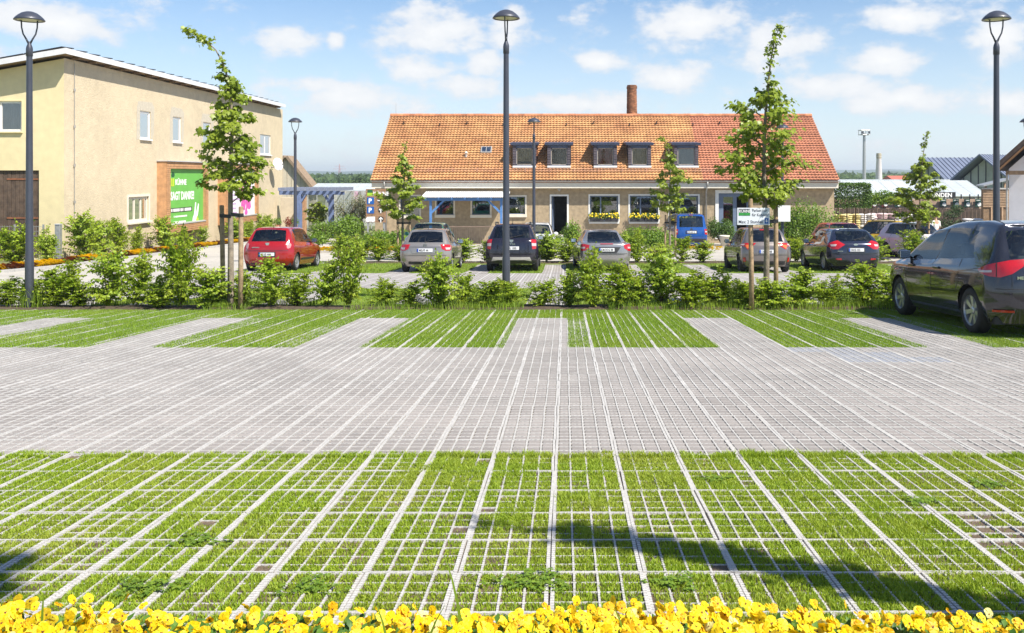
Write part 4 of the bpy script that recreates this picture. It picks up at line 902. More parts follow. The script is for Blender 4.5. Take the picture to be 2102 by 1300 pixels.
# timber sign board with directions
sb = empty('direction_board', (PX(771.5,50), 50, g(50)), 0, 'slatted timber board with parking arrows and van symbol by the house corner', 'sign'); ox, oz = sb.location.x, sb.location.z
sx = lambda px: PX(px,50)-ox; sz = lambda py: PZ(py,50)-oz
M_SLATD = mat('brown_board_slats', (.27,.155,.085), .7, .2, 5, island=.2); M_SIGNBLUE = mat('traffic_blue', (.01,.095,.36), .4, .05); 
for k in range(14): b = MB(); z0 = sz(457)+k*(sz(388)-sz(457))/14; b.bbox(sx(751), sx(792), -.02, .02, z0+.008, z0+(sz(388)-sz(457))/14-.008, .006); b.build('slat', M_SLATD, sb)
for px in (755, 788): b = MB(); b.box(sx(px)-.05, sx(px)+.05, .022, .12, -.1, sz(390)); b.build('post', M_STEEL, sb)
MS = Matrix(((1,0,0,0),(0,0,-1,-.024),(0,1,0,0),(0,0,0,1)))
def plate(parent, x0, x1, z0, z1, m, nm, y=-.03): b = MB(); b.bbox(x0, x1, y, y+.012, z0, z1, .005); return b.build(nm, m, parent)
for (py0, py1) in ((405.5,419.5),(424.5,438.5)):
    p_ = plate(sb, sx(753.5), sx(768), sz(py1), sz(py0), M_SIGNBLUE, 'parking_symbol', -.034)
    text_mesh('letter', 'P', .36, M_LETTER, p_, Matrix(((1,0,0,sx(756.6)),(0,0,-1,-.036),(0,1,0,sz(py1)+.07),(0,0,0,1))), bold=.012)
def arrow(px, py, up_):
    b = MB(); b.lathe([(.0,0),(.155,0),(.155,.012),(0,.012)], 24, Matrix.Translation((sx(px),-.022,sz(py))) @ Matrix.Rotation(math.pi/2, 4, 'X')); d = b.build('arrow_disc', M_BLACK, sb)
    pts = [(-.025,-.19),(.025,-.19),(.025,.03),(.09,-.03),(.12,.0),(0,.13),(-.12,.0),(-.09,-.03),(-.025,.03)]
    if not up_: pts = [(z, -x) for x, z in pts]
    b = MB(); b.prism([(sx(px)+x, -.042, sz(py)+z) for x, z in pts], (0,.004,0)); b.build('arrow', M_LETTER, d)
arrow(782,412,False); arrow(782,431,True); arrow(782,450,True)
text_mesh('lettering', 'KÜHNE', .30, M_LETTER, sb, Matrix(((1,0,0,sx(766)),(0,0,-1,-.026),(0,1,0,sz(401.5)),(0,0,0,1))), bold=.006, sx=.88)
b = MB(); b.box(sx(754), sx(765), -.03, -.022, sz(402), sz(396)); b.build('logo', mat('lime_print2', (.33,.55,.03), .6, .1), sb); b = MB(); b.box(sx(755), sx(765), -.031, -.022, sz(396), sz(390)); b.build('logo_leaf', M_DGREEN, sb)
van = [(751,455),(751,450),(754,445.5),(770,445),(770,455),(767,455),(766,456.5),(764,455),(757,455),(755.5,456.5),(753.5,455)]
b = MB(); b.prism([(sx(x), -.04, sz(y)) for x, y in van][::-1], (0,.012,0)); b.build('van_symbol', M_LETTER, sb)
# far buildings on the right: two halls with grey-blue standing seam roofs
M_SEAM = mat('grey_blue_metal_roof', (.17,.20,.28), .5, .10, 2, metal=.2); M_SEAMD = mat('dark_soffit', (.05,.055,.075), .7, .2); M_HALLW = mat('hall_glazing', (.36,.40,.36), .35, .15, 1)
def hall(label, A, dirv, b_, L, rise, base):
    e = empty('market_hall', A, math.atan2(dirv[1], dirv[0]), label, 'hall', 'halls with grey-blue metal roofs')
    # local x along ridge, y across, z from apex
    for s in (-1, 1):
        m_ = MB(); m_.prism([(-.8,0,.12),(-.8,s*b_,-rise+.12),(-.8,s*b_,-rise),(-.8,0,0)], (L,0,0)); r_ = m_.build('roof_slope', M_SEAM, e)
        m_ = MB()
        for k in range(int(L/.55)): x = -.78+k*.55; m_.prism([(x,0,.122),(x,s*b_,-rise+.122),(x,s*b_,-rise+.20),(x,0,.20)], (.06,0,0))
        m_.build('standing_seam', M_SEAM, r_)
    m_ = MB(); m_.prism([(0.6,-b_+.4,-rise),(0.6,b_-.4,-rise),(.6,0,-.25)], (.1,0,0)); m_.box(.6, L-1, -b_+.4, b_-.4, base, -rise); m_.build('wall', M_HALLW, e)
    m_ = MB()
    for k in range(7): y = -b_+.8+k*(2*b_-1.6)/6; m_.box(.54, .598, y-.05, y+.05, base, -rise*abs(y)/b_-.3)
    m_.build('mullion', M_SEAMD, e); return e
hall('left market hall with grey-blue metal roof beyond the greenhouses', P(1908,326,110), (1,0), 6.2, 15, 2.75, -8)
hall('right market hall with dark gable overhang and grey-blue metal roof', P(2018,320,95), (.8,.6), 3.3, 16, 2.7, -7)
# white building at the right edge
M_WHITEW = mat('white_render', (.70,.69,.72), .9, .04, 3, bump=.2); M_ROOFD = mat('dark_brown_tiles', (.07,.045,.035), .8, .35, 6, bump=.5)
Y = 45.0; wb = empty('white_building', (PX(2071,Y), Y, g(Y)), math.radians(-32), 'white rendered building with dark brown roof at the right edge', 'building'); zt = PZ(347,Y)-g(Y)
b = MB(); b.prism([(0,0,-.2),(9,0,-.2),(9,0,zt),(4.5,0,zt+4.4),(0,0,zt)][::-1], (0,12,0)); b.build('wall', M_WHITEW, wb)
b = MB(); b.prism([(-.5,-1.3,zt-.1),(4.5,-1.3,zt+4.8),(4.5,-1.3,zt+5.1),(-.5,-1.3,zt+.2)][::-1], (0,14,0)); b.build('roof', M_ROOFD, wb)
b = MB(); b.box(-.05, 9, -1.0, -.85, zt-.3, zt-.1); b.build('purlin', M_TIMBER, wb); b = MB(); b.quad((-.4,-1.28,zt-.055),(-.4,-.01,zt-.055),(4.5,-.01,zt+4.78),(4.5,-1.28,zt+4.78)); b.build('soffit', mat('soffit_boards', (.33,.17,.07), .8, .2), wb)
b = MB(); b.tube([(-.08,-.1,zt-.1),(-.08,-.1,0)], .05, 8); b.build('downpipe', M_ZINC, wb)
# slatted timber building in front of the halls
M_LARCH = mat('weathered_larch', (.40,.27,.17), .75, .2, 5, island=.15)
tb = empty('timber_pavilion', (PX(2018,62), 62, g(62)), 0, 'slatted timber pavilion beside the white building', 'pavilion'); ox, oz = tb.location.x, tb.location.z; wd = PX(2072,62)-ox
z0, z1 = PZ(426,62)-oz, PZ(389,62)-oz; b = MB(); b.box(.05, wd, .06, .4, 0, z1); b.build('wall', M_TIMBER, tb)
for k in range(11): b = MB(); zz = z0+k*(z1-z0)/11; b.bbox(0, wd, -.02, .03, zz+.02, zz+(z1-z0)/11-.025, .008); b.build('slat', M_LARCH, tb)
b = MB(); b.box(-.05, wd, -.1, .1, z1+.003, z1+.1); b.build('coping', M_KERB, tb)
b = MB(); b.prism([(-.1,-.3,PZ(380,62)-oz),(wd,-.3,PZ(366,62)-oz),(wd,-.3,PZ(369,62)-oz),(-.1,-.3,PZ(383,62)-oz)][::-1], (0,1.2,0)); b.build('roof', M_STEEL, tb)
for x in (.3, 1.0, wd-.2): b = MB(); b.box(x-.06, x+.06, .2, .32, z1+.1, PZ(380,62)-oz+.1*x); b.build('post', M_LARCH, tb)
for x in (.6, 1.35): b = MB(); b.box(x-.05, x+.05, -.02, .08, 0, z0); b.build('post', M_LARCH, tb)
# dark fence with banners, sign with white letters
M_FENCE = mat('dark_stained_boards', (.055,.036,.026), .8, .3, 5); M_PALEB = mat('pale_brick_wall', (.40,.28,.21), .85, .15, 5)
fc = empty('board_fence', (PX(1700,68), 68, g(68)), 0, 'dark board fence along the nursery sales yard', 'fence'); ox, oz = fc.location.x, fc.location.z; L_ = PX(2060,68)-ox; zt = PZ(428,68)-oz
nbd = 46
bm_ = None
for k in range(nbd):
    if bm_ is None: b = MB(); b.bbox(0, L_/nbd-.03, -.02, .02, 0, zt, .006); bm_ = b.build('board', M_FENCE, fc); o = bm_
    else: o = kid(bm_, fc)
    o.location = (k*L_/nbd, random.Random(k).uniform(-.01,.01), random.Random(k+99).uniform(-.03,.02))
b = MB(); b.bbox(PX(1700,70), PX(2050,70), 69.9, 70.1, g(70), PZ(409,70), .02); yw = b.build('yard_wall', M_PALEB); tag(yw, 'pale brown wall carrying the round-dot banners', 'wall')
fcrail = MB(); fcrail.box(PX(1700,69.6), PX(2020,69.6), 69.5, 69.6, PZ(406.5,69.6), PZ(405,69.6))
for k in range(18): x = PX(1710+k*17.5,69.6); fcrail.box(x-.03, x+.03, 69.5, 69.6, PZ(409,69.6), PZ(399,69.6))
tag(fcrail.build('yard_railing', M_BLACK), 'thin black railing on top of the pale brown yard wall', 'railing')
M_BANG = mat('dark_green_banner', (.012,.06,.05), .6, .1); M_BANR = mat('dark_red_banner', (.12,.015,.02), .6, .1)
bpx = [1793,1816,1843,1866,1936,1962,1985,2008]
for k, px in enumerate(bpx):
    e = empty('banner', (PX(px,69.8), 69.78, PZ(425,69.8)), 0, '%s banner with white disc, %s from the left on the yard wall' % ('dark red' if k < 2 else 'dark green', ORD(k+1)), 'banner', 'banners on the yard wall')
    b = MB(); b.bbox(-.24, .24, 0, .02, 0, PZ(409,69.8)-PZ(425,69.8), .004); b.build('cloth', M_BANR if k < 2 else M_BANG, e)
    b = MB(); b.lathe([(0,0),(.155,0),(.155,.01),(0,.01)], 18, Matrix.Translation((.08,-.002,.2)) @ Matrix.Rotation(math.pi/2, 4, 'X')); b.build('disc', M_LETTER, e)
    b = MB(); b.box(-.14, .16, -.006, -.001, .50, .54); b.build('print_line', M_LETTER, e)
ks = empty('letter_sign', (PX(1903,69.2), 69.2, PZ(405.5,69.2)), 0, 'dark sign board with white capital letters half hidden by the tree', 'sign')
b = MB(); b.bbox(0, PX(1961,69.2)-PX(1903,69.2)+.03, 0, .04, -.02, .42, .006); b.build('board', M_BLACK, ks); text_mesh('lettering', 'KUNDEN', .46, M_LETTER, ks, Matrix(((1,0,0,.08),(0,0,-1,-.004),(0,1,0,.03),(0,0,0,1))), bold=.014, sx=.98)
# pallets of filled sacks in the sales yard
M_SACKS = [mat('white_sack', (.72,.70,.68), .5, .08, 6), mat('yellow_printed_sack', (.66,.56,.25), .5, .12, 6), mat('pink_printed_sack', (.66,.50,.50), .5, .15, 5)]
rs = random.Random(12); sk_n = 0
for q, (px, yq, n_, mi) in enumerate(((1722,58,4,1),(1748,60,3,1),(1778,60,4,0),(1800,62,5,2),(1822,62,5,2),(1848,62,5,0),(1872,60,4,0),(1996,56,3,0))):
    e = empty('sack_pallet', (PX(px,yq), yq, g(yq)), rs.uniform(-.1,.1), '%s sacks stacked on a pallet, %s pile from the left in the yard' % (('white','yellow-white','pink-white')[mi], ORD(q+1)), 'sacks', 'pallets of sacks in the sales yard')
    b = MB()
    for k in range(5): b.box(-.6, .6, -.4+k*.18, -.28+k*.18, .1, .13)
    for k in (-.5, 0, .42): b.box(k, k+.1, -.4, .44, 0, .098)
    b.build('pallet', M_WOOD, e); top = PZ(440 if px < 1990 else 452,yq)-g(yq); rows = max(4, int(top/.13))
    for r_ in range(rows):
        for c_ in range(2):
            b = MB(); b.blob((-.3+c_*.6+rs.uniform(-.03,.03), rs.uniform(-.05,.05), .2+r_*.125), (.33,.44,.085), 10, 6, rs.randint(0,999), .06); b.build('sack', M_SACKS[mi], e, True)
# tall mast with platform, pale chimney stack, pylon on the horizon
ms = empty('light_mast', (PX(1774,150), 150, g(150)), 0, 'tall thin floodlight mast with square platform beyond the house', 'mast'); H = PZ(266,150)-g(150)
b = MB(); b.tube([(0,0,0),(0,0,H-.6)], [.36,.22], 10); b.build('pole', M_STEEL, ms)
b = MB(); hw = .72
for z in (H-.9, H-.15): 
    for (p, q) in (((-hw,-hw),(hw,-hw)),((hw,-hw),(hw,hw)),((hw,hw),(-hw,hw)),((-hw,hw),(-hw,-hw))): b.tube([(p[0],p[1],z),(q[0],q[1],z)], .07, 5)
for (x, y) in ((-hw,-hw),(hw,-hw),(hw,hw),(-hw,hw),(0,-hw)): b.tube([(x,y,H-.95),(x,y,H)], .05, 5)
b.build('platform', M_STEEL, ms)
for x in (-.55, .55): b = MB(); b.bbox(x-.16, x+.16, -.95, -.78, H-.75, H-.35, .02); b.build('floodlight', M_SEAMD, ms)
cs = empty('chimney_stack', (PX(1804,210), 210, g(210)), 0, 'pale tapering chimney stack right of the mast', 'chimney'); H = PZ(315,210)-g(210)
b = MB(); b.lathe([(1.1,0),(.55,H*.93),(.6,H*.94),(.52,H),(.4,H)], 16, None); b.build('shaft', mat('pale_stack', (.62,.62,.62), .8, .08, .5), cs, True)
b = MB(); b.lathe([(.585,H*.9),(.60,H*.97),(.56,H*1.001)], 16, None); b.build('cap', mat('stack_cap', (.36,.33,.24), .8, .1), cs, True)
py = empty('pylon', (PX(697,1500), 1500, g(1500)), 0, 'faint red and white lattice pylon on the horizon', 'pylon'); H = PZ(337,1500)-g(1500)
M_PYL = mat('pylon_paint', (.55,.22,.18), .6, .2, .1); b = MB()
for (x, y) in ((-2,-2),(2,-2),(2,2),(-2,2)): b.tube([(x,y,0),(x*.15,y*.15,H)], .28, 4)
for k in range(8):
    z0, z1 = H*k/8, H*(k+1)/8; s0, s1 = 2*(1-.85*k/8), 2*(1-.85*(k+1)/8); b.tube([(-s0,-s0,z0),(s1,-s1,z1)], .14, 3); b.tube([(s0,-s0,z0),(-s1,-s1,z1)], .14, 3)
b.build('lattice', M_PYL, py); b = MB()
for z, w in ((H*.72,11),(H*.88,8.5)): b.tube([(-w,0,z),(w,0,z)], .3, 4)
b.build('cross_arm', M_PYL, py)
# red roofed house far off
fh = empty('far_house', (PX(1862,200), 200, g(200)), 0, 'distant house with red roof seen over the greenhouse', 'house'); zt = PZ(361,200)-g(200); ze = PZ(369,200)-g(200)
b = MB(); b.box(-3, 4, 0, 6, 0, ze); b.build('wall', M_WHITEW, fh); b = MB(); b.prism([(-3.5,-.5,ze),(-3.5,3,zt),(-3.5,6.5,ze)], (8,0,0)); b.build('roof', mat('far_red_roof', (.45,.12,.08), .8, .1), fh)
# hills on the horizon
def hills(name, y, base, peaks, col, seed):
    r = random.Random(seed); vs = []; fs = []; n = 160; x0, x1 = -y*1.05, y*1.0
    for j in range(4):
        for i in range(n+1):
            x = x0+(x1-x0)*i/n; px = VX+x/y*F; h = sum(a*math.exp(-((px-c)/w)**2) for c, w, a in peaks)+1.2*math.sin(px*.021+seed)+.8*math.sin(px*.047)
            vs.append((x, y+j*y*.06, base+(h+abs(base)+2)*(0, .75, 1, .0)[j]))
    for j in range(3):
        for i in range(n): a = j*(n+1)+i; fs.append((a, a+1, a+n+2, a+n+1))
    b = MB(); b.add(vs, fs); return tag(b.build(name, col, None, True), kind='structure')
hills('hills', 2600, -14, [(640,230,13),(1000,300,12),(1880,190,21),(1500,260,8),(2200,200,10),(200,260,12)], mat('wooded_hills', (.055,.095,.05), .95, .35, .01), 3)
hills('hills', 1300, -14, [(560,200,3),(1760,200,5),(1980,120,4),(2250,160,4)], mat('wooded_rise', (.05,.085,.035), .95, .35, .02), 5)
# ------------------------------------------------------------------ leaves
class Leaves:
    """collects leaf-sized faces; every leaf its own island"""
    def __init__(s): s.v = []; s.f = []; s.n = 0
    def leaf(s, p, d, up, L, W):
        """pointed oval folded along its midrib: 4 triangles"""
        d = d.normalized(); r = d.cross(up); r = r.normalized() if r.length > 1e-4 else d.orthogonal().normalized(); n = r.cross(d)
        a = p; t = p+d*L-n*L*.16; m = p+d*L*.48; w = r*W*.5
        b = s.n; s.v += [a, m+w+n*W*.12, t, m-w+n*W*.12, m]; s.f += [(b,b+1,b+4),(b+1,b+2,b+4),(b+2,b+3,b+4),(b+3,b,b+4)]; s.n += 5
    def maple(s, p, d, up, L):
        """five pointed lobes"""
        d = d.normalized(); r = d.cross(up); r = r.normalized() if r.length > 1e-4 else d.orthogonal().normalized(); n = r.cross(d)
        q = ((0,0,0),(.42,.05,-.03),(.30,.30,.02),(.62,.52,-.08),(.25,.62,.02),(0,1.0,-.14),(-.25,.62,.02),(-.62,.52,-.08),(-.30,.30,.02),(-.42,.05,-.03)); b = s.n
        s.v += [p+r*(x*L)+d*(y*L)+n*(z*L) for x, y, z in q]+[p+d*(.4*L)+n*(.03*L)]; s.f += [(b+i, b+(i+1) % 10, b+10) for i in range(10)]; s.n += 11
    def build(s, name, m, parent=None): return fast_mesh(name, np.array([tuple(v) for v in s.v], np.float32), np.array(s.f, np.int32), m, parent)
def rv(r, s=1.0): return Vector((r.uniform(-s,s), r.uniform(-s,s), r.uniform(-s,s)))
M_HORN = leafmat('hornbeam_leaves', (.13,.225,.012), (.37,.49,.045), .40, .40, .5, (.50,.55,.07), 2.2)
M_MAPLE = leafmat('young_maple_leaves', (.115,.18,.010), (.29,.37,.04), .40, .40, .35, (.38,.42,.06), 1.5)
M_BARK = mat('grey_bark', (.25,.205,.155), .9, .3, 12, bump=.6, stain=.35); M_TWIG = mat('brown_twig', (.11,.075,.045), .85, .3, 10)
M_STRAP = mat('black_rubber_strap', (.012,.012,.014), .7, .2)

def bush_meshes(seed, H, W, ntw, leafL=.095, lstep=.031, base=.03):
    """young hornbeam: a few leaders, many arching twigs with two ranks of leaves"""
    r = random.Random(seed); tw = MB(); lv = Leaves(); leaders = []
    for k in range(r.choice((2,2,3))):
        a = r.uniform(0, 2*math.pi); lean = r.uniform(.05,.28)*W; h = H*r.uniform(.72,1.0) if k else H
        pts = [Vector((math.cos(a)*lean*t*1.2+r.uniform(-.02,.02), math.sin(a)*lean*t*1.2+r.uniform(-.02,.02), h*t)) for t in (0,.25,.5,.75,1.0)]
        tw.tube(pts, [.013,.011,.008,.005,.002], 5); leaders.append(pts)
    def along(pts, t):
        f = t*(len(pts)-1); i = min(int(f), len(pts)-2); return pts[i].lerp(pts[i+1], f-i)
    for k in range(ntw):
        ld = r.choice(leaders); t = r.uniform(base, .99)**.85; p = along(ld, t); a = r.uniform(0, 2*math.pi)
        prof = (.35+.65*math.sin(math.pi*min(1, t*.95+.22)))*W*.5; ln = prof*r.uniform(.65,1.25)+.06
        d = Vector((math.cos(a), math.sin(a), r.uniform(.3,1.2))).normalized(); pts = [p]; n_ = max(3, int(ln/.07)); st = ln/n_; dd = d.copy()
        for q in range(n_): dd = (dd+Vector((0,0,-.05-.05*q/n_))+rv(r,.09)).normalized(); pts.append(pts[-1]+dd*st)
        tw.tube(pts, [.0045*(1-q/(len(pts)))+.0012 for q in range(len(pts))], 3, False)
        cnt = max(4, int(ln/lstep)); side = 1
        for q in range(cnt):
            u = (q+.6)/cnt; b = along(pts, u); tg = (along(pts, min(1, u+.05))-along(pts, max(0, u-.05))).normalized(); sd = tg.cross(Vector((0,0,1))).normalized()*side; side = -side
            dl = (sd*.8+tg*.5+Vector((0,0,-.25))+rv(r,.4)); up = (Vector((.25,-.45,.7))+rv(r,.75)).normalized(); s_ = leafL*r.uniform(.65,1.15)*(1-.35*u)
            lv.leaf(b, dl, up, s_*1.15, s_*.82)
    return tw, lv
BUSH = []
for k in range(9):
    tw, lv = bush_meshes(100+k, 1.0, .85+.15*(k % 3), 118+12*(k % 4))
    t_ = tw.mesh('stems'); t_.materials.append(M_TWIG); o = lv.build('foliage', M_HORN); l_ = o.data; bpy.data.objects.remove(o); BUSH.append((t_, l_))
def bush(name, x, y, h, w, k, label, group, cat='bush', rz=None, z=None):
    rr_ = random.Random(int(x*97+y*131)); e = empty(name, (x, y, g(y) if z is None else z), rr_.uniform(0,6.28) if rz is None else rz, label, cat, group); t_, l_ = BUSH[k % 9]
    a = link('stems', t_, None, e); b = link('foliage', l_, None, e); e.scale = (w, w, h); return e
# front hedge: single hornbeams set along the lot's edge, heights read from the photo
prof = [(0,560),(40,590),(90,585),(130,552),(170,575),(215,535),(250,520),(285,545),(320,560),(350,512),(400,538),(430,560),(520,575),(560,552),(600,585),(640,570),(690,560),(740,525),(790,590),(840,565),(870,538),(910,545),(940,570),(985,585),(1050,580),(1090,555),(1140,570),(1190,545),(1240,530),(1280,570),(1320,545),(1370,500),(1420,560),(1450,520),(1490,545),(1530,580),(1620,570),(1660,560),(1690,575),(1720,590),(1750,568),(1790,560),(1830,575)]
def top_at(px):
    for (a, ya), (b, yb_) in zip(prof, prof[1:]):
        if a <= px <= b: return ya+(yb_-ya)*(px-a)/(b-a)
    return prof[0][1] if px < 0 else prof[-1][1]
rh = random.Random(77); xs = []; x = -11.6
while x < 9.4: xs.append(x); x += rh.uniform(.40,.62)
info = []
for x in xs:
    y = 16.55+rh.uniform(-.2,.2); px = VX+x*F/y; h = (F*(CAMH-g(y))/y+VY-top_at(px))*y/F*rh.choice((.75,.92,1.02,1.1,1.18,1.28))
    if abs(px-1039) < 22 or abs(px-60) < 22: h *= .72
    info.append((x, y, px, max(.5, h*1.08)))
left = [q for q in info if q[2] < 1039]; right = [q for q in info if q[2] >= 1039]
for n_, q in enumerate(sorted(left, key=lambda q: -q[2])): bush('hornbeam_bush', q[0], q[1], q[3], rh.uniform(.56,.92), n_, 'young hornbeam in the front hedge, %s to the left of the middle lamp post' % ORD(n_+1), 'hornbeams of the front hedge')
for n_, q in enumerate(right): bush('hornbeam_bush', q[0], q[1], q[3], rh.uniform(.56,.92), n_+4, 'young hornbeam in the front hedge, %s to the right of the middle lamp post' % ORD(n_+1), 'hornbeams of the front hedge')
# hedge behind the rear row of cars
rows_ = []; x = -9.0
while x < 17.3: rows_.append((x, 35.6+rh.uniform(-.2,.2), rh.uniform(.7,1.25))); x += rh.uniform(.6,.95)
rows_ = [q for q in rows_ if rh.random() < .92]
for n_, (x, y, h) in enumerate(rows_): bush('hornbeam_bush', x, y, h, rh.uniform(.9,1.3), n_+2, 'hornbeam in the hedge behind the rear cars, %s from its left end' % ORD(n_+1), 'hornbeams of the rear hedge')
# shrubs along the tan building
n_ = 0; y = 24.5
while y < 62:
    h = rh.uniform(1.1,2.05) if y < 39 else rh.uniform(.9,1.7); x = -20.4+rh.uniform(-.35,.3)
    if VX+x*F/y > -60 and rh.random() < .8: n_ += 1; bush('hornbeam_bush', x, y, h, h*rh.uniform(.65,.95), n_, 'leafy shrub before the tan building, %s from its near end' % ORD(n_), 'shrubs along the tan building')
    y += rh.uniform(1.0,1.8)
# loose shrubs near the house
M_SHRUB = leafmat('dense_shrub_leaves', (.07,.145,.012), (.20,.31,.03), .3, .45); M_OLIVE = leafmat('olive_leaves', (.15,.17,.085), (.30,.31,.17), .25, .6); M_CONIF = leafmat('pine_needles', (.022,.055,.02), (.07,.12,.03), .12, .6); M_BOXH = leafmat('clipped_hedge_leaves', (.035,.085,.012), (.12,.21,.03), .28, .4)
def leaf_ball(lv, c, rad, n, L, r, shell=.55, flat=1.0):
    for k in range(n):
        v = rv(r); 
        while v.length > 1 or v.length < 1e-3: v = rv(r)
        q = v.normalized()*(shell+(1-shell)*r.random()**.6)*(1+.16*math.sin(5*v.x+3*v.z)+r.uniform(-.1,.1)); p = Vector((c[0]+q.x*rad[0], c[1]+q.y*rad[1], c[2]+q.z*rad[2]))
        d = (q*.5+rv(r,.8)+Vector((0,0,-.1))); lv.leaf(p, d, (q+Vector((0,0,.6))+rv(r,.5)), L*r.uniform(.7,1.2), L*.6)
def shrub(px, y, h, w, label, m=M_SHRUB, n=900, L=.09, name='shrub', cat='shrub', seed=1):
    r = random.Random(seed); e = empty(name, (PX(px,y), y, g(y)), 0, label, cat); b = MB()
    for k in range(6): a = r.uniform(0,6.28); b.tube([(0,0,0),(math.cos(a)*w*.25,math.sin(a)*w*.25,h*.4),(math.cos(a)*w*.4,math.sin(a)*w*.4,h*.8)], [.03,.02,.006], 5)
    b.build('stems', M_TWIG, e); lv = Leaves()
    for k in range(6): leaf_ball(lv, (r.uniform(-.3,.3)*w, r.uniform(-.3,.3)*w, h*r.uniform(.35,.68)), (w*.34, w*.34, h*.32), n//6*3, L*1.35, r, .3)
    lv.build('foliage', m, e); return e
shrub(1650, 47, 2.7, 3.2, 'large rounded shrub against the right end of the shop house', n=2600, seed=3)
shrub(698, 52, 1.7, 2.2, 'round green shrub beside the blue pergola', n=1500, seed=4)
shrub(668, 55, 1.3, 1.6, 'dark shrub under the pergola', n=900, seed=5)
shrub(650, 47, .9, 1.3, 'low shrub right of the red car', n=600, seed=6)
shrub(770, 46, 1.0, 2.4, 'spreading shrub at the foot of the direction board', n=1100, seed=7)
shrub(800, 45, 1.1, 1.9, 'leafy shrub left of the silver hatchback', n=900, seed=8)
shrub(1320, 45, 1.2, 2.6, 'broad shrub right of the silver saloon', n=1200, seed=9)
shrub(1352, 44, 1.0, 2.0, 'low shrub left of the blue van', n=900, seed=10)
shrub(1482, 50.5, 1.5, 1.5, 'bushy potted shrub beside the blue-framed door', M_BOXH, 1300, .07, seed=11)
pt = empty('plant_pot', (PX(1487,49.3), 49.3, g(49.3)), 0, 'pale round pot in front of the potted shrub', 'pot'); b = MB(); b.lathe([(.0,0),(.2,0),(.27,.5),(.3,.52),(.3,.58),(.25,.58),(.23,.5)], 16); b.build('pot', M_CREAM, pt, True); b = MB(); b.lathe([(0,.5),(.235,.5)], 12); b.build('soil', M_EARTH, pt)
shrub(1120, 44, .9, 1.6, 'low shrub beside the white car', n=600, seed=12)
shrub(1178, 46, 1.5, 1.2, 'slim shrub right of the door steps', n=700, seed=13)

# ------------------------------------------------------------------ young staked trees
def tree(name, px, y, label, path, prof, nlimb, seed, leafL=.105, dens=1.0, stakes=True, group='young staked trees', top_twist=None, x=None, maple=True, per=24, clumps=()):
    """path: (height, dx) of the trunk line; prof: (height, crown half-width)"""
    r = random.Random(seed); x = PX(px, y) if x is None else x; e = empty(name, (x, y, g(y)), 0, label, 'tree', group); H = path[-1][0]
    pts = [Vector((dx, .06*math.sin(h*1.3+seed), h)) for h, dx in path]
    def tr(h):
        for a, b in zip(pts, pts[1:]):
            if a.z <= h <= b.z: return a.lerp(b, (h-a.z)/(b.z-a.z))
        return pts[-1]
    fine = [tr(H*k/24) for k in range(25)]; b = MB(); b.tube(fine, [.058*(1-k/24)**.8+.004 for k in range(25)], 9)
    def pw(h):
        for (a, wa), (c, wc) in zip(prof, prof[1:]):
            if a <= h <= c: return wa+(wc-wa)*(h-a)/(c-a)
        return 0
    lv = Leaves(); h0, h1 = prof[0][0], prof[-1][0]; M1 = (lv.maple if maple else lambda p, d, u, s: lv.leaf(p, d, u, s, s*.7))
    for k in range(nlimb):
        t = (k+r.random())/nlimb; h = h0+(h1-h0)*t; w = max(.06, pw(h)); a = k*2.4+r.uniform(-.6,.6); ln = w*r.uniform(.55,1.22); rise = r.uniform(.15,.6)
        base = tr(max(.3, h-ln*rise)); tip = base+Vector((math.cos(a)*ln, math.sin(a)*ln, ln*rise)); mid = base.lerp(tip,.5)+Vector((0,0,ln*.12)); end = tip+Vector((math.cos(a)*.08,math.sin(a)*.08,-.05-.06*r.random()))
        b.tube([base, mid, tip, end], [.016*min(1,w*1.6)+.003,.010*min(1,w*1.6)+.002,.005,.002], 5, False)
        ncl = max(2, int(round(1.5+ln*5)))                          # leaves sit in tufts at the twig ends
        for c in range(ncl):
            u = .32+.72*(c+r.random()*.8)/ncl; p0 = (base.lerp(mid,u*2) if u < .5 else mid.lerp(tip,(u-.5)*2)); an = a+r.uniform(-1.5,1.5); off = r.uniform(.03,.20)*min(1, w*1.7)
            p0 = p0+Vector((math.cos(an)*off, math.sin(an)*off, r.uniform(-.05,.07))); sp = r.uniform(.055,.085)*min(1.2, .6+w); n_ = int(per*dens*r.uniform(.6,1.25))
            for q in range(n_):
                p = p0+Vector((r.gauss(0,sp), r.gauss(0,sp), r.gauss(0,sp*.55))); d = Vector((p.x-base.x, p.y-base.y, -.25))*1.2+rv(r,.55)+Vector((0,0,-.35)); up = Vector((.2,-.3,1))+rv(r,.4); M1(p, d, up, leafL*r.uniform(.65,1.2))
    for (h, n_, sp) in clumps:
        for q in range(n_): p = tr(h+r.gauss(0,sp*.7))+Vector((r.gauss(0,sp), r.gauss(0,sp), r.gauss(-.02,sp*.5))); M1(p, rv(r)+Vector((0,0,-.5)), Vector((.2,-.3,1))+rv(r,.5), leafL*r.uniform(.6,1.0))
    for k in range(int(46*dens)):                                  # leaves on the bare leader
        h = h1-.15+(H-h1+.15)*r.random(); p = tr(h)
        if r.random() < .35+.65*abs(math.sin(h*7+seed)):
            d = rv(r)+Vector((0,0,-.4)); p = p+rv(r,.075); (lv.maple if maple else lambda p, d, u, s: lv.leaf(p, d, u, s, s*.7))(p, d, Vector((.2,-.2,1))+rv(r,.5), leafL*r.uniform(.6,1.0))
    b.build('trunk', M_BARK, e, True); lv.build('crown', M_MAPLE, e)
    return e
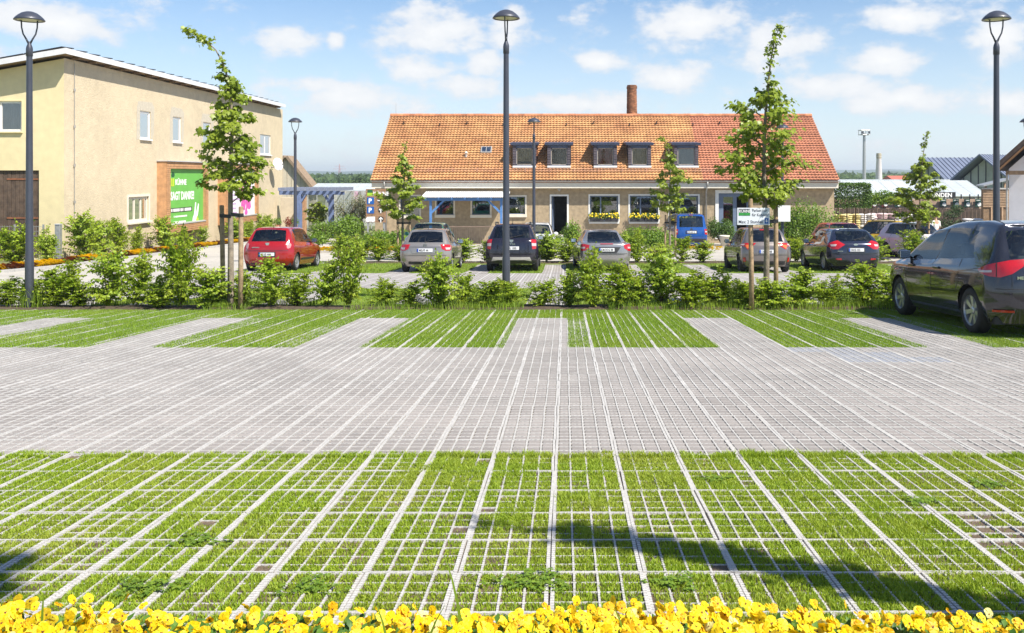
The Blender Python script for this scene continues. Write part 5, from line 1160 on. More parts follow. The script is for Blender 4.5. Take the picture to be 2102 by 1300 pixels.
def stake_set(px, y, tx, items, label, strap_h, group='tree stakes'):
    """rough posts beside a tree (px of each, height, forward offset), tied with a rubber strap"""
    pos = []
    for k, (spx, h, dy) in enumerate(items):
        yy = y+dy; e = empty('tree_stake', (PX(spx,yy), yy, g(yy)), 0, label[k], 'stake', group); r = random.Random(int(spx)); lean = r.uniform(-.03,.03)
        b = MB(); b.tube([(0,0,-.1),(lean*.3,0,h*.4),(lean,.0,h-.02),(lean,0,h)], [.046,.044,.042,.036], 12); b.build('post', M_WOOD, e, True)
        b = MB(); b.lathe([(.047,-.03),(.05,0),(.047,.035)], 12, Matrix.Translation((lean*.8,0,strap_h))); b.build('strap', M_STRAP, e)
        b = MB(); tgt = Vector((tx-e.location.x, y-yy, strap_h+r.uniform(-.04,.04))); d = tgt-Vector((lean*.8,0,strap_h)); b.box(0, d.length, -.004, .004, -.035, .035, Matrix.Translation((lean*.8,-.05,strap_h)) @ Matrix.Rotation(math.atan2(d.y,d.x), 4, 'Z')); b.build('strap_tie', M_STRAP, e)
Yt = 16.6
tree('young_maple', 476, Yt, 'young maple with tip bent left, staked in the front hedge before the tan building', [(0,0),(1.0,-.02),(2.2,-.05),(3.3,.0),(4.0,.0),(4.45,-.10),(4.75,-.22),(5.0,-.45),(5.18,-.75),(5.25,-.88)],
     [(2.16,.34),(2.28,.54),(2.45,.66),(2.75,.62),(3.05,.52),(3.35,.40),(3.7,.30),(4.05,.24),(4.4,.12)], 34, 5, .088, 1.25, clumps=((4.52,26,.06),(4.62,20,.05),(5.02,60,.07),(5.10,40,.06),(5.2,50,.06)))
stake_set(476, Yt, PX(476,Yt), [(458,1.92,.22),(494,1.88,-.42)], ['grey weathered stake left of the bent-tipped maple', 'pale round stake right of the bent-tipped maple'], 1.72)
tree('young_maple', 1573, Yt, 'young maple with tall upright whip, staked behind the parking notice', [(0,0),(1.2,.0),(2.4,-.05),(3.4,-.02),(4.2,.05),(4.7,.10),(5.1,.18),(5.3,.27)],
     [(1.98,.30),(2.15,.56),(2.45,.72),(2.8,.70),(3.2,.60),(3.6,.55),(3.95,.36),(4.2,.14)], 32, 9, .088, 1.2, clumps=((4.4,16,.05),(4.62,30,.06),(4.85,36,.06),(5.05,30,.06),(5.25,40,.06)))
stake_set(1573, Yt, PX(1573,Yt), [(1543,2.02,-.5),(1593,2.0,.25)], ['round stake carrying the parking notice', 'round stake right of the tall maple trunk'], 1.62)
tree('young_maple', 826, 37, 'slim young tree staked in front of the house corner', [(0,0),(1.5,.0),(3,.03),(4.2,.05),(4.9,.12)], [(1.75,.42),(2.1,.82),(2.7,.85),(3.3,.55),(3.9,.25),(4.4,.08)], 26, 12, .13, .9)
stake_set(826, 37, PX(826,37), [(817,1.85,0),(841,1.85,.1)], ['left stake of the slim tree at the house corner', 'right stake of the slim tree at the house corner'], 1.55)
tree('young_maple', 1375, 40, 'young tree with crooked top staked before the shop windows', [(0,0),(1.5,.0),(3.2,.0),(4.0,.05),(4.7,.0),(5.15,-.2),(5.4,-.45)], [(2.0,.45),(2.5,.85),(3.1,.9),(3.6,.65),(4.1,.25),(4.6,.18)], 26, 15, .13, .95, clumps=((4.7,20,.08),(5.0,24,.08),(5.3,30,.08)))
stake_set(1375, 40, PX(1375,40), [(1365,1.85,0),(1386,1.85,.1)], ['left stake of the tree before the shop windows', 'right stake of the tree before the shop windows'], 1.5)
tree('young_maple', 1888, 38, 'staked young tree in front of the greenhouse yard on the right', [(0,0),(1.5,.0),(3,.05),(4.3,.1),(5.0,.22),(5.45,.35)], [(1.55,.5),(2.0,1.0),(2.6,1.0),(3.2,.75),(3.8,.4),(4.3,.15)], 34, 18, .13, 1.0, clumps=((4.9,14,.08),(5.2,18,.08),(5.4,14,.06)))
stake_set(1888, 38, PX(1888,38), [(1883,1.6,-.2),(1907,1.6,0)], ['left stake of the tree by the greenhouse yard', 'right stake of the tree by the greenhouse yard'], 1.25)
# unseen: maple read from its shadow; tall tree added to shade the left corner
tree('young_maple', 0, 1.9, 'young staked tree just right of the viewpoint, outside the picture', [(0,0),(1.5,0),(2.7,.0),(3.6,-.05),(4.3,-.20),(4.8,-.40),(5.2,-.78)], [(1.5,.24),(2.2,.20),(2.9,.09),(3.6,.062),(4.3,.06),(4.9,.06)], 90, 23, .075, .6, x=3.45)
tree('shadow_tree', 0, -.75, 'tall slim tree behind the viewpoint, outside the picture', [(0,0),(3,0),(6,.0),(8.2,.0),(9.6,-.1)], [(8.4,.16),(8.7,.24),(9.0,.24),(9.4,.15)], 26, 24, .10, 1.0, x=2.74)
for t_, l_ in (((-9.9,16.6),'tall grass tuft at the left lamp foot'), ((PX(458,16.7),16.75),'tall grass tuft around the stakes of the bent-tipped maple'), ((PX(1570,16.7),16.55),'tall grass tuft around the trunk of the tall maple'), ((PX(1520,16.7),16.6),'tall grass tuft left of the notice stake'), ((PX(1010,16.7),16.6),'tall grass tuft beside the middle lamp foot')):
    lawn_tuft(t_[0], t_[1], 420, l_)
# clipped hedge on stems, trained tree, cloud pine, olives
e = empty('stem_hedge', (PX(1746,56), 56, g(56)), 0, 'clipped square hedge block raised on thin stems at the house corner', 'hedge'); r = random.Random(31); lv = Leaves(); z0, z1 = PZ(426,56)-g(56), PZ(378,56)-g(56); hw = 1.06
for k in range(6500):
    a = [r.uniform(-hw,hw), r.uniform(-.7,.7), r.uniform(z0,z1)]; fce = r.randrange(5)
    if fce < 2: a[1] = -.7+r.uniform(-.05,.1)
    elif fce == 2: a[0] = hw*(-1 if r.random() < .5 else 1)+r.uniform(-.08,.05)
    elif fce == 3: a[2] = z1+r.uniform(-.1,.05)
    lv.leaf(Vector(a), rv(r)+Vector((0,-.3,.1)), Vector((0,-.4,1))+rv(r,.6), .11*r.uniform(.7,1.2), .075)
lv.build('foliage', M_BOXH, e); b = MB()
for x in (-.8,-.25,.3,.85): b.tube([(x,0,0),(x+.03,0,z0+.5)], .035, 6)
b.build('stems', M_TWIG, e)
e = empty('trained_tree', (PX(1815,57), 57, g(57)), 0, 'flat-topped trained tree on two thin trunks beside the clipped hedge', 'tree'); lv = Leaves(); r = random.Random(32); zc = PZ(408,57)-g(57)
for k in range(7): leaf_ball(lv, (-1.0+k*.33, r.uniform(-.2,.2), zc+r.uniform(-.15,.25)), (.45,.42,.36), 420, .13, r)
lv.build('crown', M_SHRUB, e); b = MB()
for x in (-.85,-.05,.7): b.tube([(x*.9,0,0),(x,0,zc*.6),(x*.8,0,zc)], [.04,.03,.015], 6)
b.build('trunk', M_TWIG, e)
e = empty('cloud_pine', (PX(1957,50), 50, g(50)), 0, 'dark cloud-pruned pine beside the sales yard', 'tree'); lv = Leaves(); r = random.Random(33); b = MB(); b.tube([(0,0,0),(.15,0,.6),(-.1,0,1.1),(.1,0,1.9)], [.1,.08,.06,.03], 7)
for (x, z, w) in ((-.5,.75,.5),(.55,.75,.55),(-.45,1.25,.45),(.35,1.2,.5),(-.1,1.75,.5),(.2,2.05,.38),(.95,1.1,.38)): leaf_ball(lv, (x,0,z), (w,w*.9,.24), 420, .09, r, .4); b.tube([(0,0,z-.2),(x,0,z-.05)], .025, 5)
lv.build('crown', M_CONIF, e); b.build('trunk', M_BARK, e)
def olive(px, y, h, w, label, seed):
    e = empty('olive_tree', (PX(px,y), y, g(y)), 0, label, 'tree'); r = random.Random(seed); b = MB(); b.tube([(0,0,0),(.08,0,h*.25),(-.05,0,h*.45)], [.22,.17,.15], 8); lv = Leaves()
    for k in range(8):
        a = r.uniform(0,6.28); q = Vector((math.cos(a)*w*.32, math.sin(a)*w*.32, h*r.uniform(.55,.85))); b.tube([(-.05,0,h*.42), q], [.08,.02], 5); leaf_ball(lv, q, (w*.3,w*.3,h*.17), 260, .10, r, .2)
    b.build('trunk', M_BARK, e); lv.build('crown', M_OLIVE, e)
olive(716, 62, 3.1, 2.6, 'grey-green olive tree behind the round shrub', 1); olive(741, 64, 2.6, 2.0, 'smaller olive tree left of the direction board', 2)
e = tree('garden_tree', 650, 61, 'small dark tree under the pergola beam', [(0,0),(1.2,0),(2.4,.05)], [(1.1,.4),(1.6,.8),(2.1,.6),(2.4,.2)], 20, 40, .16, .7, group='garden trees')
# far trees and woods
M_FAR = leafmat('far_tree_leaves', (.03,.065,.015), (.085,.14,.03), .2, .7)
def far_tree(px, y, py_top, wpx, label, seed, n=420):
    e = empty('far_tree', (PX(px,y), y, g(y)), 0, label, 'tree', 'trees on the horizon'); r = random.Random(seed); H = PZ(py_top,y)-g(y); W = wpx/F*y; lv = Leaves(); b = MB(); b.tube([(0,0,0),(0,0,H*.6)], [W*.04,W*.02], 6); L = W*.10
    for k in range(9): leaf_ball(lv, (r.uniform(-.34,.34)*W, r.uniform(-.2,.2)*W, H*r.uniform(.4,.78)), (W*.24,W*.24,H*.2), n//9*2, L, r, .35)
    b.build('trunk', M_TWIG, e); lv.build('crown', M_FAR, e)
ft = [(640,260,357,34),(737,240,355,52),(760,260,362,40),(700,300,365,60),(668,320,366,46),(1736,240,363,28),(1757,260,356,16),(1772,300,360,40),(1838,320,359,22),(1862,300,360,18),(1882,300,362,20),(1722,220,367,30),(1798,230,366,30),(1826,240,367,26),(1848,360,356,16)]
for k, (px, y, pt_, w) in enumerate(ft): far_tree(px, y, pt_, w, ('round tree on the horizon left of the shop house, %s from left' if px < 1160 else 'far tree on the horizon right of the shop house, %s from left') % ORD(1+sorted([q[0] for q in ft if (q[0] < 1160) == (px < 1160)]).index(px)), 60+k)
lv = Leaves(); r = random.Random(90)
for k in range(9000):
    px = r.choice((r.uniform(560,800), r.uniform(1660,2102))); y = r.uniform(380,760); zt = PZ(r.uniform(364,378) if px < 1000 else r.uniform(362,376), y)
    lv.leaf(Vector((PX(px,y), y, max(g(y)+.5, zt-r.uniform(0,2)))), rv(r)+Vector((0,0,.3)), Vector((0,-1,.5))+rv(r,.5), 3.4*r.uniform(.6,1.3)*y/500, 2.6*y/500)
tag(lv.build('distant_wood', M_FAR), 'distant band of woodland on the horizon', kind='stuff')
# yellow and red-brown flower strips
def flower_strip(name, pts, n, label, seed, cols=(.7,.3), size=.05):
    r = np.random.RandomState(seed); objs = []
    for ci, frac in enumerate(cols):
        m_ = int(n*frac); t = r.rand(m_); k = np.minimum((t*(len(pts)-1)).astype(int), len(pts)-2); f = t*(len(pts)-1)-k; A = np.array(pts)
        c = A[k]*(1-f)[:,None]+A[k+1]*f[:,None]; c[:,0] += r.uniform(-1,1,m_)*c[:,2]; y = c[:,1]+r.uniform(-.3,.3,m_); patch = np.sin(y*1.7+seed)+.4*np.sin(y*5.1); ok = (patch > -.35) if ci == 0 else (patch < .2)
        x, y = c[ok,0], y[ok]; m_ = len(x); z = np.array([g(v) for v in y])+.03+r.uniform(.04,.2,m_); s = size*r.uniform(.7,1.3,m_); a = r.uniform(0,6.28,m_); tl = r.uniform(-.6,.6,m_)
        v = np.zeros((m_,5,3)); v[:,0] = np.stack([x,y,z+.01],1)
        for q in range(4): v[:,q+1] = np.stack([x+np.cos(a+q*1.57)*s, y+np.sin(a+q*1.57)*s, z+np.sin(a+q*1.57)*s*(-.6)+tl*s*.5], 1)
        b0 = np.arange(m_)[:,None]*5; f_ = np.concatenate([b0+np.array([[0,q+1,(q+1) % 4+1]]) for q in range(4)], 0); objs.append((v.reshape(-1,3), f_, ci))
    for v, f_, ci in objs: tag(fast_mesh(name, v, f_, mat('yellow_bloom', (.84,.62,.015), .6, .12, 20, island=.15) if ci == 0 else mat('rust_bloom', (.30,.11,.04), .8, .3, 9, island=.3)), label[ci], kind='stuff')
flower_strip('flower_strip', [(-19.55,22,.42),(-19.55,40,.42),(-19.55,62,.42)], 9000, ['yellow flowers in the strip along the kerb by the tan building', 'rust-red ground cover in the strip along the kerb'], 2, (.8,.22), .075)
flower_strip('flower_strip', [(PX(660,43.5),43.5,.5),(PX(815,43.5),43.6,.6)], 1300, ['yellow flowers behind the silver hatchback', ''], 5, (1.0,), .07)
flower_strip('flower_strip', [(PX(1300,44),44,.4),(PX(1480,44),44.1,.4)], 1500, ['yellow flowers before the blue van', ''], 6, (1.0,), .07)
# ------------------------------------------------------------------ cars
def paint(name, col, flake=.25, rough=.32): return mat('paint_'+name, tuple(c*.8 for c in col), rough*.7, .05, 3, coat=1.0, metal=flake)
M_CARGLASS = glassmat('car_glass', (.58,.66,.64), .01, .93); M_TYRE = mat('tyre_rubber', (.016,.016,.017), .8, .25, 20); M_ALLOY = mat('alloy_rim', (.46,.47,.48), .3, .08, metal=.75); M_RIMD = mat('dark_rim_well', (.02,.02,.022), .6, .2)
M_CABIN = mat('cabin_cloth', (.075,.075,.08), .85, .25, 8); M_TRIM = mat('black_car_trim', (.022,.022,.024), .5, .15); M_CHROME = mat('chrome_trim', (.62,.63,.65), .12, .03, metal=1.0)
M_LAMPR = mat('red_lamp', (.40,.004,.007), .12, .15, 12, coat=1.0); M_LAMPC = mat('clear_lamp', (.50,.42,.41), .12, .1, 12, coat=1.0); M_LAMPO = mat('orange_lamp', (.75,.16,.03), .15, .1, 9, coat=1.0); M_PLATE = mat('number_plate_white', (.70,.71,.72), .4, .03); M_EU = mat('plate_blue', (.01,.06,.35), .4, .03); M_INK = mat('plate_ink', (.012,.012,.014), .5, .05)
def hermite(P_, t, ts):
    """monotone cubic through control points P_ (k, ...) at parameters t, sampled at ts"""
    P_ = np.asarray(P_, float); k = len(t); h = np.diff(t); dl = np.diff(P_, axis=0)/h.reshape(-1, *([1]*(P_.ndim-1))); m = np.zeros_like(P_)
    hh = h.reshape(-1, *([1]*(P_.ndim-1)))
    m[1:-1] = (dl[:-1]*hh[1:]+dl[1:]*hh[:-1])/(hh[1:]+hh[:-1]); m[0] = dl[0]; m[-1] = dl[-1]
    lim = 2.2*np.minimum(np.abs(dl[:-1]), np.abs(dl[1:])); same = (dl[:-1]*dl[1:]) > 0
    m[1:-1] = np.where(same, np.clip(m[1:-1], -lim, lim), 0)
    i = np.clip(np.searchsorted(t, ts, side='right')-1, 0, k-2); s = ((ts-t[i])/h[i]); sh = (len(ts),)+(1,)*(P_.ndim-1); s = s.reshape(sh); H = h[i].reshape(sh)
    return (2*s**3-3*s**2+1)*P_[i]+(s**3-2*s**2+s)*H*m[i]+(-2*s**3+3*s**2)*P_[i+1]+(s**3-s**2)*H*m[i+1]
def car(name, label, p, loc, yaw, group='parked cars'):
    """p: proportions.  local frame: rear bumper at y=0, nose towards +y, ground z=0"""
    L, W, H, wb, ro, R = p['L'], p['W']/2, p['H'], p['wb'], p['ro'], p['R']; fa = ro+wb; zs = p.get('zs', .2); zb_r, zb_f = p['belt']; hood = p['hood']; cowl = p['cowl']; rw = p['rw']; rt = p['rt']; wt = p['wt']; wr = p.get('wr', .68)*W
    w4 = p.get('w4', .90)*W; z3r = p.get('z3r', .80); z3 = p.get('z3', .80); pil = p['pil']; pit = p['pit']
    rx, ry = (0,.42,.74,.955), (0,.012,.06,.22); rk = p.get('round', 1.0)
    rows = []
    def low(w, z, yr, yf, zf=None, zr=None, zside=None):
        row = []
        for f_, q in zip(rx, ry): row.append((f_*w, yr+q*rk, zr if zr is not None else z))
        for y in (ro-R*1.35, ro, ro+R*1.35, p['L']*.47, p['L']*.53, fa-R*1.35): row.append((w, y, zside if zside is not None else z))
        zf_ = zf if zf is not None else z
        row.append((w*.985, fa+.02, (z+zf_)/2 if zf else z)); row.append((w*.93, yf-.30*rk, zf_)); row.append((w*.70, yf-.09*rk, zf_)); row.append((w*.38, yf-.02, zf_)); row.append((0, yf, zf_)); return row
    rows.append(low(W*.90, zs, .12, L-.14)); rows.append(low(W*.975, .40, .015, L-.02)); rows.append(low(W, .60, .0, L)); 
    r3 = low(W*.985, z3, p.get('y3r', .03), L-.13, hood, z3r); rows.append(r3)
    # belt line
    r4 = [(f_*w4*.94, rw[0]+q, rw[1]) for f_, q in zip((0,.42,.80), (0,.01,.05))]+[(w4*.97, rw[0]+.17, (rw[1]+zb_r)/2)]
    for k, y in enumerate(pil): t = k/5; r4.append((w4*(1.0-.02*t), y, zb_r+(zb_f-zb_r)*t))
    cy, cz = cowl; r4 += [(w4*.93, pil[5]+.12, zb_f+.0), (w4*.80, cy-.16, cz), (w4*.58, cy-.06, cz), (w4*.3, cy-.015, cz+.005), (0, cy, cz+.008)]; rows.append(r4)
    zr_e = p.get('zre', H-.09)
    r5 = [(f_*wr, rt[0]+q, rt[1]+d) for f_, q, d in zip((0,.45,.86), (0,.01,.03), (0,-.005,-.03))]+[(wr*.985, rt[0]+.14, zr_e-.02 if rt[1] > zr_e-.06 else (rt[1]+zr_e)/2)]
    for k, y in enumerate(pit): t = k/5; r5.append((wr*(1.0-.0*t), y, zr_e+.02*math.sin(math.pi*t)-(.02 if k in (0,) else 0)))
    r5[9] = (wr*.99, pit[5], zr_e-.01); wy, wz = wt
    r5 += [(wr*.95, pit[5]+.07, wz-.03), (wr*.80, wy-.05, wz-.008), (wr*.6, wy-.02, wz), (wr*.3, wy-.005, wz+.004), (0, wy, wz+.005)]; rows.append(r5)
    r6 = []; r7 = []
    y0, y1 = rt[0], wy
    for k, q in enumerate(r5):
        u = min(1, max(0, (q[1]-y0)/(y1-y0))); crown = H-.30*(max(0,abs(u-p.get('apex', .55))-.12))**2*p.get('arch', 1.0); e0 = min(crown, (rt[1] if u < .5 else wz)+.035+.35*min(u,1-u))
        r6.append((q[0]*.80, q[1]+(.10 if k < 3 else (-.08 if k > 10 else 0)), min(crown-.012, e0))); r7.append((0, min(max(q[1]+(.16 if k < 3 else (-.13 if k > 10 else 0)), y0+.16), y1-.13), min(crown, e0+.012)))
    rows += [r6, r7]
    A = np.array(rows)                                             # (rows, stations, 3)
    du = np.linalg.norm(np.diff(A, axis=1), axis=2)[1:6].mean(0)+.02; tu = np.concatenate([[0], np.cumsum(du)]); dv = np.array([.2,.2,.2,.2,.45,.3,.45]); tv = np.concatenate([[0], np.cumsum(dv)])
    nu = [4,4,4,6,9,9,5,2,5,9,9,5,4,4]; nv = [5,5,5,4,6,4,4]
    us = np.concatenate([np.linspace(tu[i], tu[i+1], nu[i], endpoint=False) for i in range(14)]+[[tu[14]]]); vs_ = np.concatenate([np.linspace(tv[i], tv[i+1], nv[i], endpoint=False) for i in range(7)]+[[tv[7]]])
    G = hermite(A.transpose(1,0,2), tu, us).transpose(1,0,2); G = hermite(G, tv, vs_)   # (v, u, 3)
    cu = np.concatenate([[0], np.cumsum(nu)]); cv = np.concatenate([[0], np.cumsum(nv)]); NU, NV = G.shape[1], G.shape[0]
    G[:, 0, 0] = 0; G[:, -1, 0] = 0
    # wheel arches: drop faces inside the circle, pull the rest onto it
    ra = R+.055; flat = G.reshape(-1, 3).copy(); zc = R-.01
    side = flat[:,0] > W*.55
    ins = np.zeros(len(flat), bool)
    for c in (ro, fa):
        d = np.hypot(flat[:,1]-c, flat[:,2]-zc); ins |= (d < ra) & side & (flat[:,2] < zc+ra)
    snap = flat.copy()
    for c in (ro, fa):
        dy, dz = flat[:,1]-c, flat[:,2]-zc; d = np.hypot(dy, dz); m_ = (d < ra) & side & (d > .02); hi_ = m_ & (dz >= 0); lo_ = m_ & (dz < 0); snap[hi_,1] = c+dy[hi_]/d[hi_]*ra; snap[hi_,2] = zc+dz[hi_]/d[hi_]*ra; snap[lo_,1] = c+np.where(dy[lo_] >= 0, 1, -1)*np.sqrt(np.maximum(ra**2-dz[lo_]**2, 0))
    root = empty(name, loc, yaw, label, 'car', group, PITCH if loc[1] < 32 else -.03)
    allv = []; allf = []
    def patch(u0, u1, v0, v1): return [(v*NU+u, v*NU+u+1, (v+1)*NU+u+1, (v+1)*NU+u) for v in range(cv[v0], cv[v1]) for u in range(cu[u0], cu[u1])]
    glassq = {'rear': (0,2), 'side_rear': p.get('gr', (4,7)), 'side_front': (8,9), 'front': (10,14)}
    taken = set()
    def piece(nm, faces, m_, both=True, smooth=True, sgn=1, parent=root, cut=False):
        faces = [f for f in faces if not (cut and all(ins[i] for i in f))]
        idx = sorted({i for f in faces for i in f}); mp = {i: k for k, i in enumerate(idx)}; src = snap if cut else flat
        v = [tuple(src[i]) for i in idx]; f = [tuple(mp[i] for i in q) for q in faces]
        V = []; Fc = []
        for s_ in ((1,-1) if both else (sgn,)):
            b0 = len(V); V += [(a[0]*s_, a[1], a[2]) for a in v]; Fc += [tuple(b0+i for i in (q if s_ > 0 else q[::-1])) for q in f]
        me = bpy.data.meshes.new(nm); me.from_pydata(V, [], Fc); bm = bmesh.new(); bm.from_mesh(me); bmesh.ops.remove_doubles(bm, verts=bm.verts, dist=1e-4); bmesh.ops.recalc_face_normals(bm, faces=bm.faces); bm.to_mesh(me); bm.free()
        me.polygons.foreach_set('use_smooth', [smooth]*len(me.polygons)); me.update(); allv_b = len(allv); allv.extend(V); allf.extend([tuple(i+allv_b for i in q) for q in Fc])
        return link(nm, me, m_, parent)
    gl_faces = set()
    for nm, (a, c) in glassq.items(): gl_faces |= set(patch(a, c, 4, 5))
    bp = set(patch(7, 8, 4, 5))
    sill = set(patch(0, 14, 0, 1)) if p.get('cladding') else set()
    body_f = [f for f in patch(0, 14, 0, 7) if f not in gl_faces and f not in bp and f not in sill]
    body = piece('body', body_f, p['paint'], cut=True)
    if sill: piece('cladding', list(sill), M_TRIM, cut=True)
    piece('rear_window', patch(*glassq['rear'], 4, 5), M_CARGLASS); piece('windscreen', patch(*glassq['front'], 4, 5), M_CARGLASS)
    for s_ in (1, -1):
        piece('side_window', patch(*glassq['side_rear'], 4, 5), M_CARGLASS, False, sgn=s_); piece('side_window', patch(8, 9, 4, 5), M_CARGLASS, False, sgn=s_); piece('pillar', list(bp), M_TRIM, False, sgn=s_)
    bvh = BVHTree.FromPolygons(allv, allf)
    def hit(o, d):
        r_ = bvh.ray_cast(Vector(o), Vector(d)); return (r_[0], r_[1]) if r_[0] is not None else (None, None)
    def decal(nm, pts, view, m_, off=.006, parent=root, step=.04):
        """outline drawn in rear ('r'), side ('R'/'L'), front ('f') or corner ('c+','c-') view, wrapped on the body"""
        def ray(a, b):
            if view == 'r': return (a, -3, b), (0,1,0)
            if view == 'f': return (a, L+3, b), (0,-1,0)
            if view in 'RL': s_ = 1 if view == 'R' else -1; return (s_*3, a, b), (-s_,0,0)
            s_ = 1 if view == 'c+' else -1; an = math.radians(40); d = Vector((-s_*math.sin(an), math.cos(an), 0)); r_ = Vector((s_*math.cos(an), math.sin(an), 0)); o = Vector((s_*W*.72, .25, 0))-d*3+r_*a; return (o.x, o.y, b), d
        xs_ = [q[0] for q in pts]; zs_ = [q[1] for q in pts]; ring = []
        for (a, b), (c, d) in zip(pts, pts[1:]+pts[:1]):
            n_ = max(1, int(math.hypot(c-a, d-b)/step)); ring += [(a+(c-a)*k/n_, b+(d-b)*k/n_) for k in range(n_)]
        inner = []; x = min(xs_)+step/2
        while x < max(xs_):
            z = min(zs_)+step/2
            while z < max(zs_): inner.append((x, z)); z += step
            x += step
        def inside(x, z):
            c = False; n_ = len(pts); j = n_-1
            for i in range(n_):
                if (pts[i][1] > z) != (pts[j][1] > z) and x < (pts[j][0]-pts[i][0])*(z-pts[i][1])/(pts[j][1]-pts[i][1])+pts[i][0]: c = not c
                j = i
            return c
        inner = [q for q in inner if inside(*q)]; v2 = [Vector(q) for q in ring+inner]; ed = [(i, (i+1) % len(ring)) for i in range(len(ring))]
        vo, eo, fo, *_ = geometry.delaunay_2d_cdt(v2, ed, [list(range(len(ring)))], 1, 1e-5)
        V = []; ok = []; last = None
        for q in vo:
            o, d = ray(q.x, q.y); h, n_ = hit(o, d)
            if h is None: ok.append(False); V.append((0,0,0)); continue
            if n_.dot(Vector(d)) > 0: n_ = -n_
            ok.append(True); V.append(tuple(h+n_*off))
        fs = [tuple(f) for f in fo if all(ok[i] for i in f)]
        if not fs: return None
        me = bpy.data.meshes.new(nm); me.from_pydata(V, [], fs); bm = bmesh.new(); bm.from_mesh(me); bmesh.ops.recalc_face_normals(bm, faces=bm.faces); bm.to_mesh(me); bm.free(); me.polygons.foreach_set('use_smooth', [True]*len(me.polygons)); me.update(); return link(nm, me, m_, parent)
    def seam(nm, line, view, w=.007):
        pts = []; L_ = [Vector((a, b)) for a, b in line]
        nrm = [((L_[min(i+1, len(L_)-1)]-L_[max(i-1, 0)]).normalized()) for i in range(len(L_))]; up_ = [a+Vector((-n_.y, n_.x))*w for a, n_ in zip(L_, nrm)]; dn = [a-Vector((-n_.y, n_.x))*w for a, n_ in zip(L_, nrm)]
        return decal(nm, [(q.x, q.y) for q in up_+dn[::-1]], view, M_TRIM, .002, step=.08)
    # floor pan, wheel wells, cabin
    b = MB(); b.box(-W*.86, W*.86, .25, L-.25, zs-.02, zs+.08); b.build('floor_pan', M_RIMD, root)
    b = MB()
    for c in (ro, fa):
        for s_ in (-1, 1):
            n_ = 14; vv = []
            for k in range(n_+1):
                a = math.pi*k/n_; y, z = c+math.cos(a)*ra*1.0, zc+math.sin(a)*ra*1.0; vv += [(s_*W*.965,y,z),(s_*W*.62,y,z)]
            b.add(vv, [(2*k,2*k+1,2*k+3,2*k+2) for k in range(n_)]); b.box(s_*W*.60-.01, s_*W*.60+.01, c-ra, c+ra, zs, zc+ra)
    b.build('wheel_well', M_RIMD, root)
    b = MB(); seat = lambda x, y, z, w: (b.bbox(x-w, x+w, y, y+.5, z-.5, z-.36, .04), b.bbox(x-w, x+w, y-.12, y+.04, z-.5, z+.1, .04), b.bbox(x-.12, x+.12, y-.11, y-.02, z+.12, z+.30, .04))
    zc_ = zb_f
    for x in (-.36, .36): seat(x*W/.85, pil[3]-.12, zc_-.02, .23)
    b.bbox(-W*.7, W*.7, pil[1]+.02, pil[1]+.18, zc_-.5, zc_+.0, .04)
    for x in (-.36, .36): b.bbox(x-.11, x+.11, pil[1]+.04, pil[1]+.12, zc_+.01, zc_+.15, .03)
    b.bbox(-W*.8, W*.8, cy-.5, cy-.1, zc_-.3, zc_-.03, .05); b.box(-W*.8, W*.8, rw[0]+.1, cy-.15, zs+.1, zs+.22); b.build('cabin', M_CABIN, root)
    # wheels
    sp = p.get('spokes', 5); wheel_w = .2
    tb_ = MB(); tb_.lathe([(R*.64,-.09),(R*.70,-.1),(R*.9,-.098),(R*.985,-.075),(R,-.04),(R,.04),(R*.985,.075),(R*.9,.098),(R*.70,.1),(R*.64,.09)], 30); tm = tb_.mesh('tyre', True); tm.materials.append(M_TYRE)
    rb = MB(); rb.lathe([(R*.70,.085),(R*.66,.095),(R*.62,.08),(R*.60,.0)], 30)
    for k in range(sp):
        a = 2*math.pi*k/sp; Mr = Matrix.Rotation(a, 4, 'Z'); sw_ = p.get('spoke_w', .05)
        rb.add([Mr @ Vector(v) for v in ((.03,-sw_*.75,.055),(R*.64,-sw_,.075),(R*.64,sw_,.075),(.03,sw_*.75,.055),(.03,-sw_*.75-.01,.01),(R*.64,-sw_-.01,.03),(R*.64,sw_+.01,.03),(.03,sw_*.75+.01,.01))], [(0,1,2,3),(4,5,1,0),(3,2,6,7),(5,4,7,6)])
    rb.lathe([(.0,.075),(.03,.075),(.055,.065),(.06,.02)], 14); rm = rb.mesh('rim'); rm.materials.append(p.get('rim', M_ALLOY))
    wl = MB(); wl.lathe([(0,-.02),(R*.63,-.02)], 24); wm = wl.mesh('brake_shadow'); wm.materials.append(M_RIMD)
    for c in (ro, fa):
        for s_ in (-1, 1):
            we = empty('wheel', (s_*(W-.125), c, R), 0); we.parent = root; we.rotation_euler = (0, s_*math.pi/2, 0) if s_ > 0 else (0, -math.pi/2, 0)
            for me in (tm, rm, wm): link(me.name.split('.')[0], me, None, we)
    # lamps, plate, badge and other rear furniture
    for di, (nm, view, pts, m_) in enumerate(p.get('decals', [])):
        if view == 'c':
            for v_ in ('c+', 'c-'): decal(nm, pts, v_, m_, .006+.003*di)
        elif view == 'r2':
            for s_ in (1, -1): decal(nm, [(s_*a, z) for a, z in pts], 'r', m_, .006+.003*di)
        elif view == 'S':
            for v_ in 'RL': decal(nm, pts, v_, m_, .006)
        elif view == 'f2':
            for s_ in (1, -1): decal(nm, [(s_*a, z) for a, z in pts], 'f', m_, .008)
        else: decal(nm, pts, view, m_, .005+.002*di)
    def on_rear(z, x=0.0): h, n_ = hit((x, -3, z), (0,1,0)); return h.y if h else 0
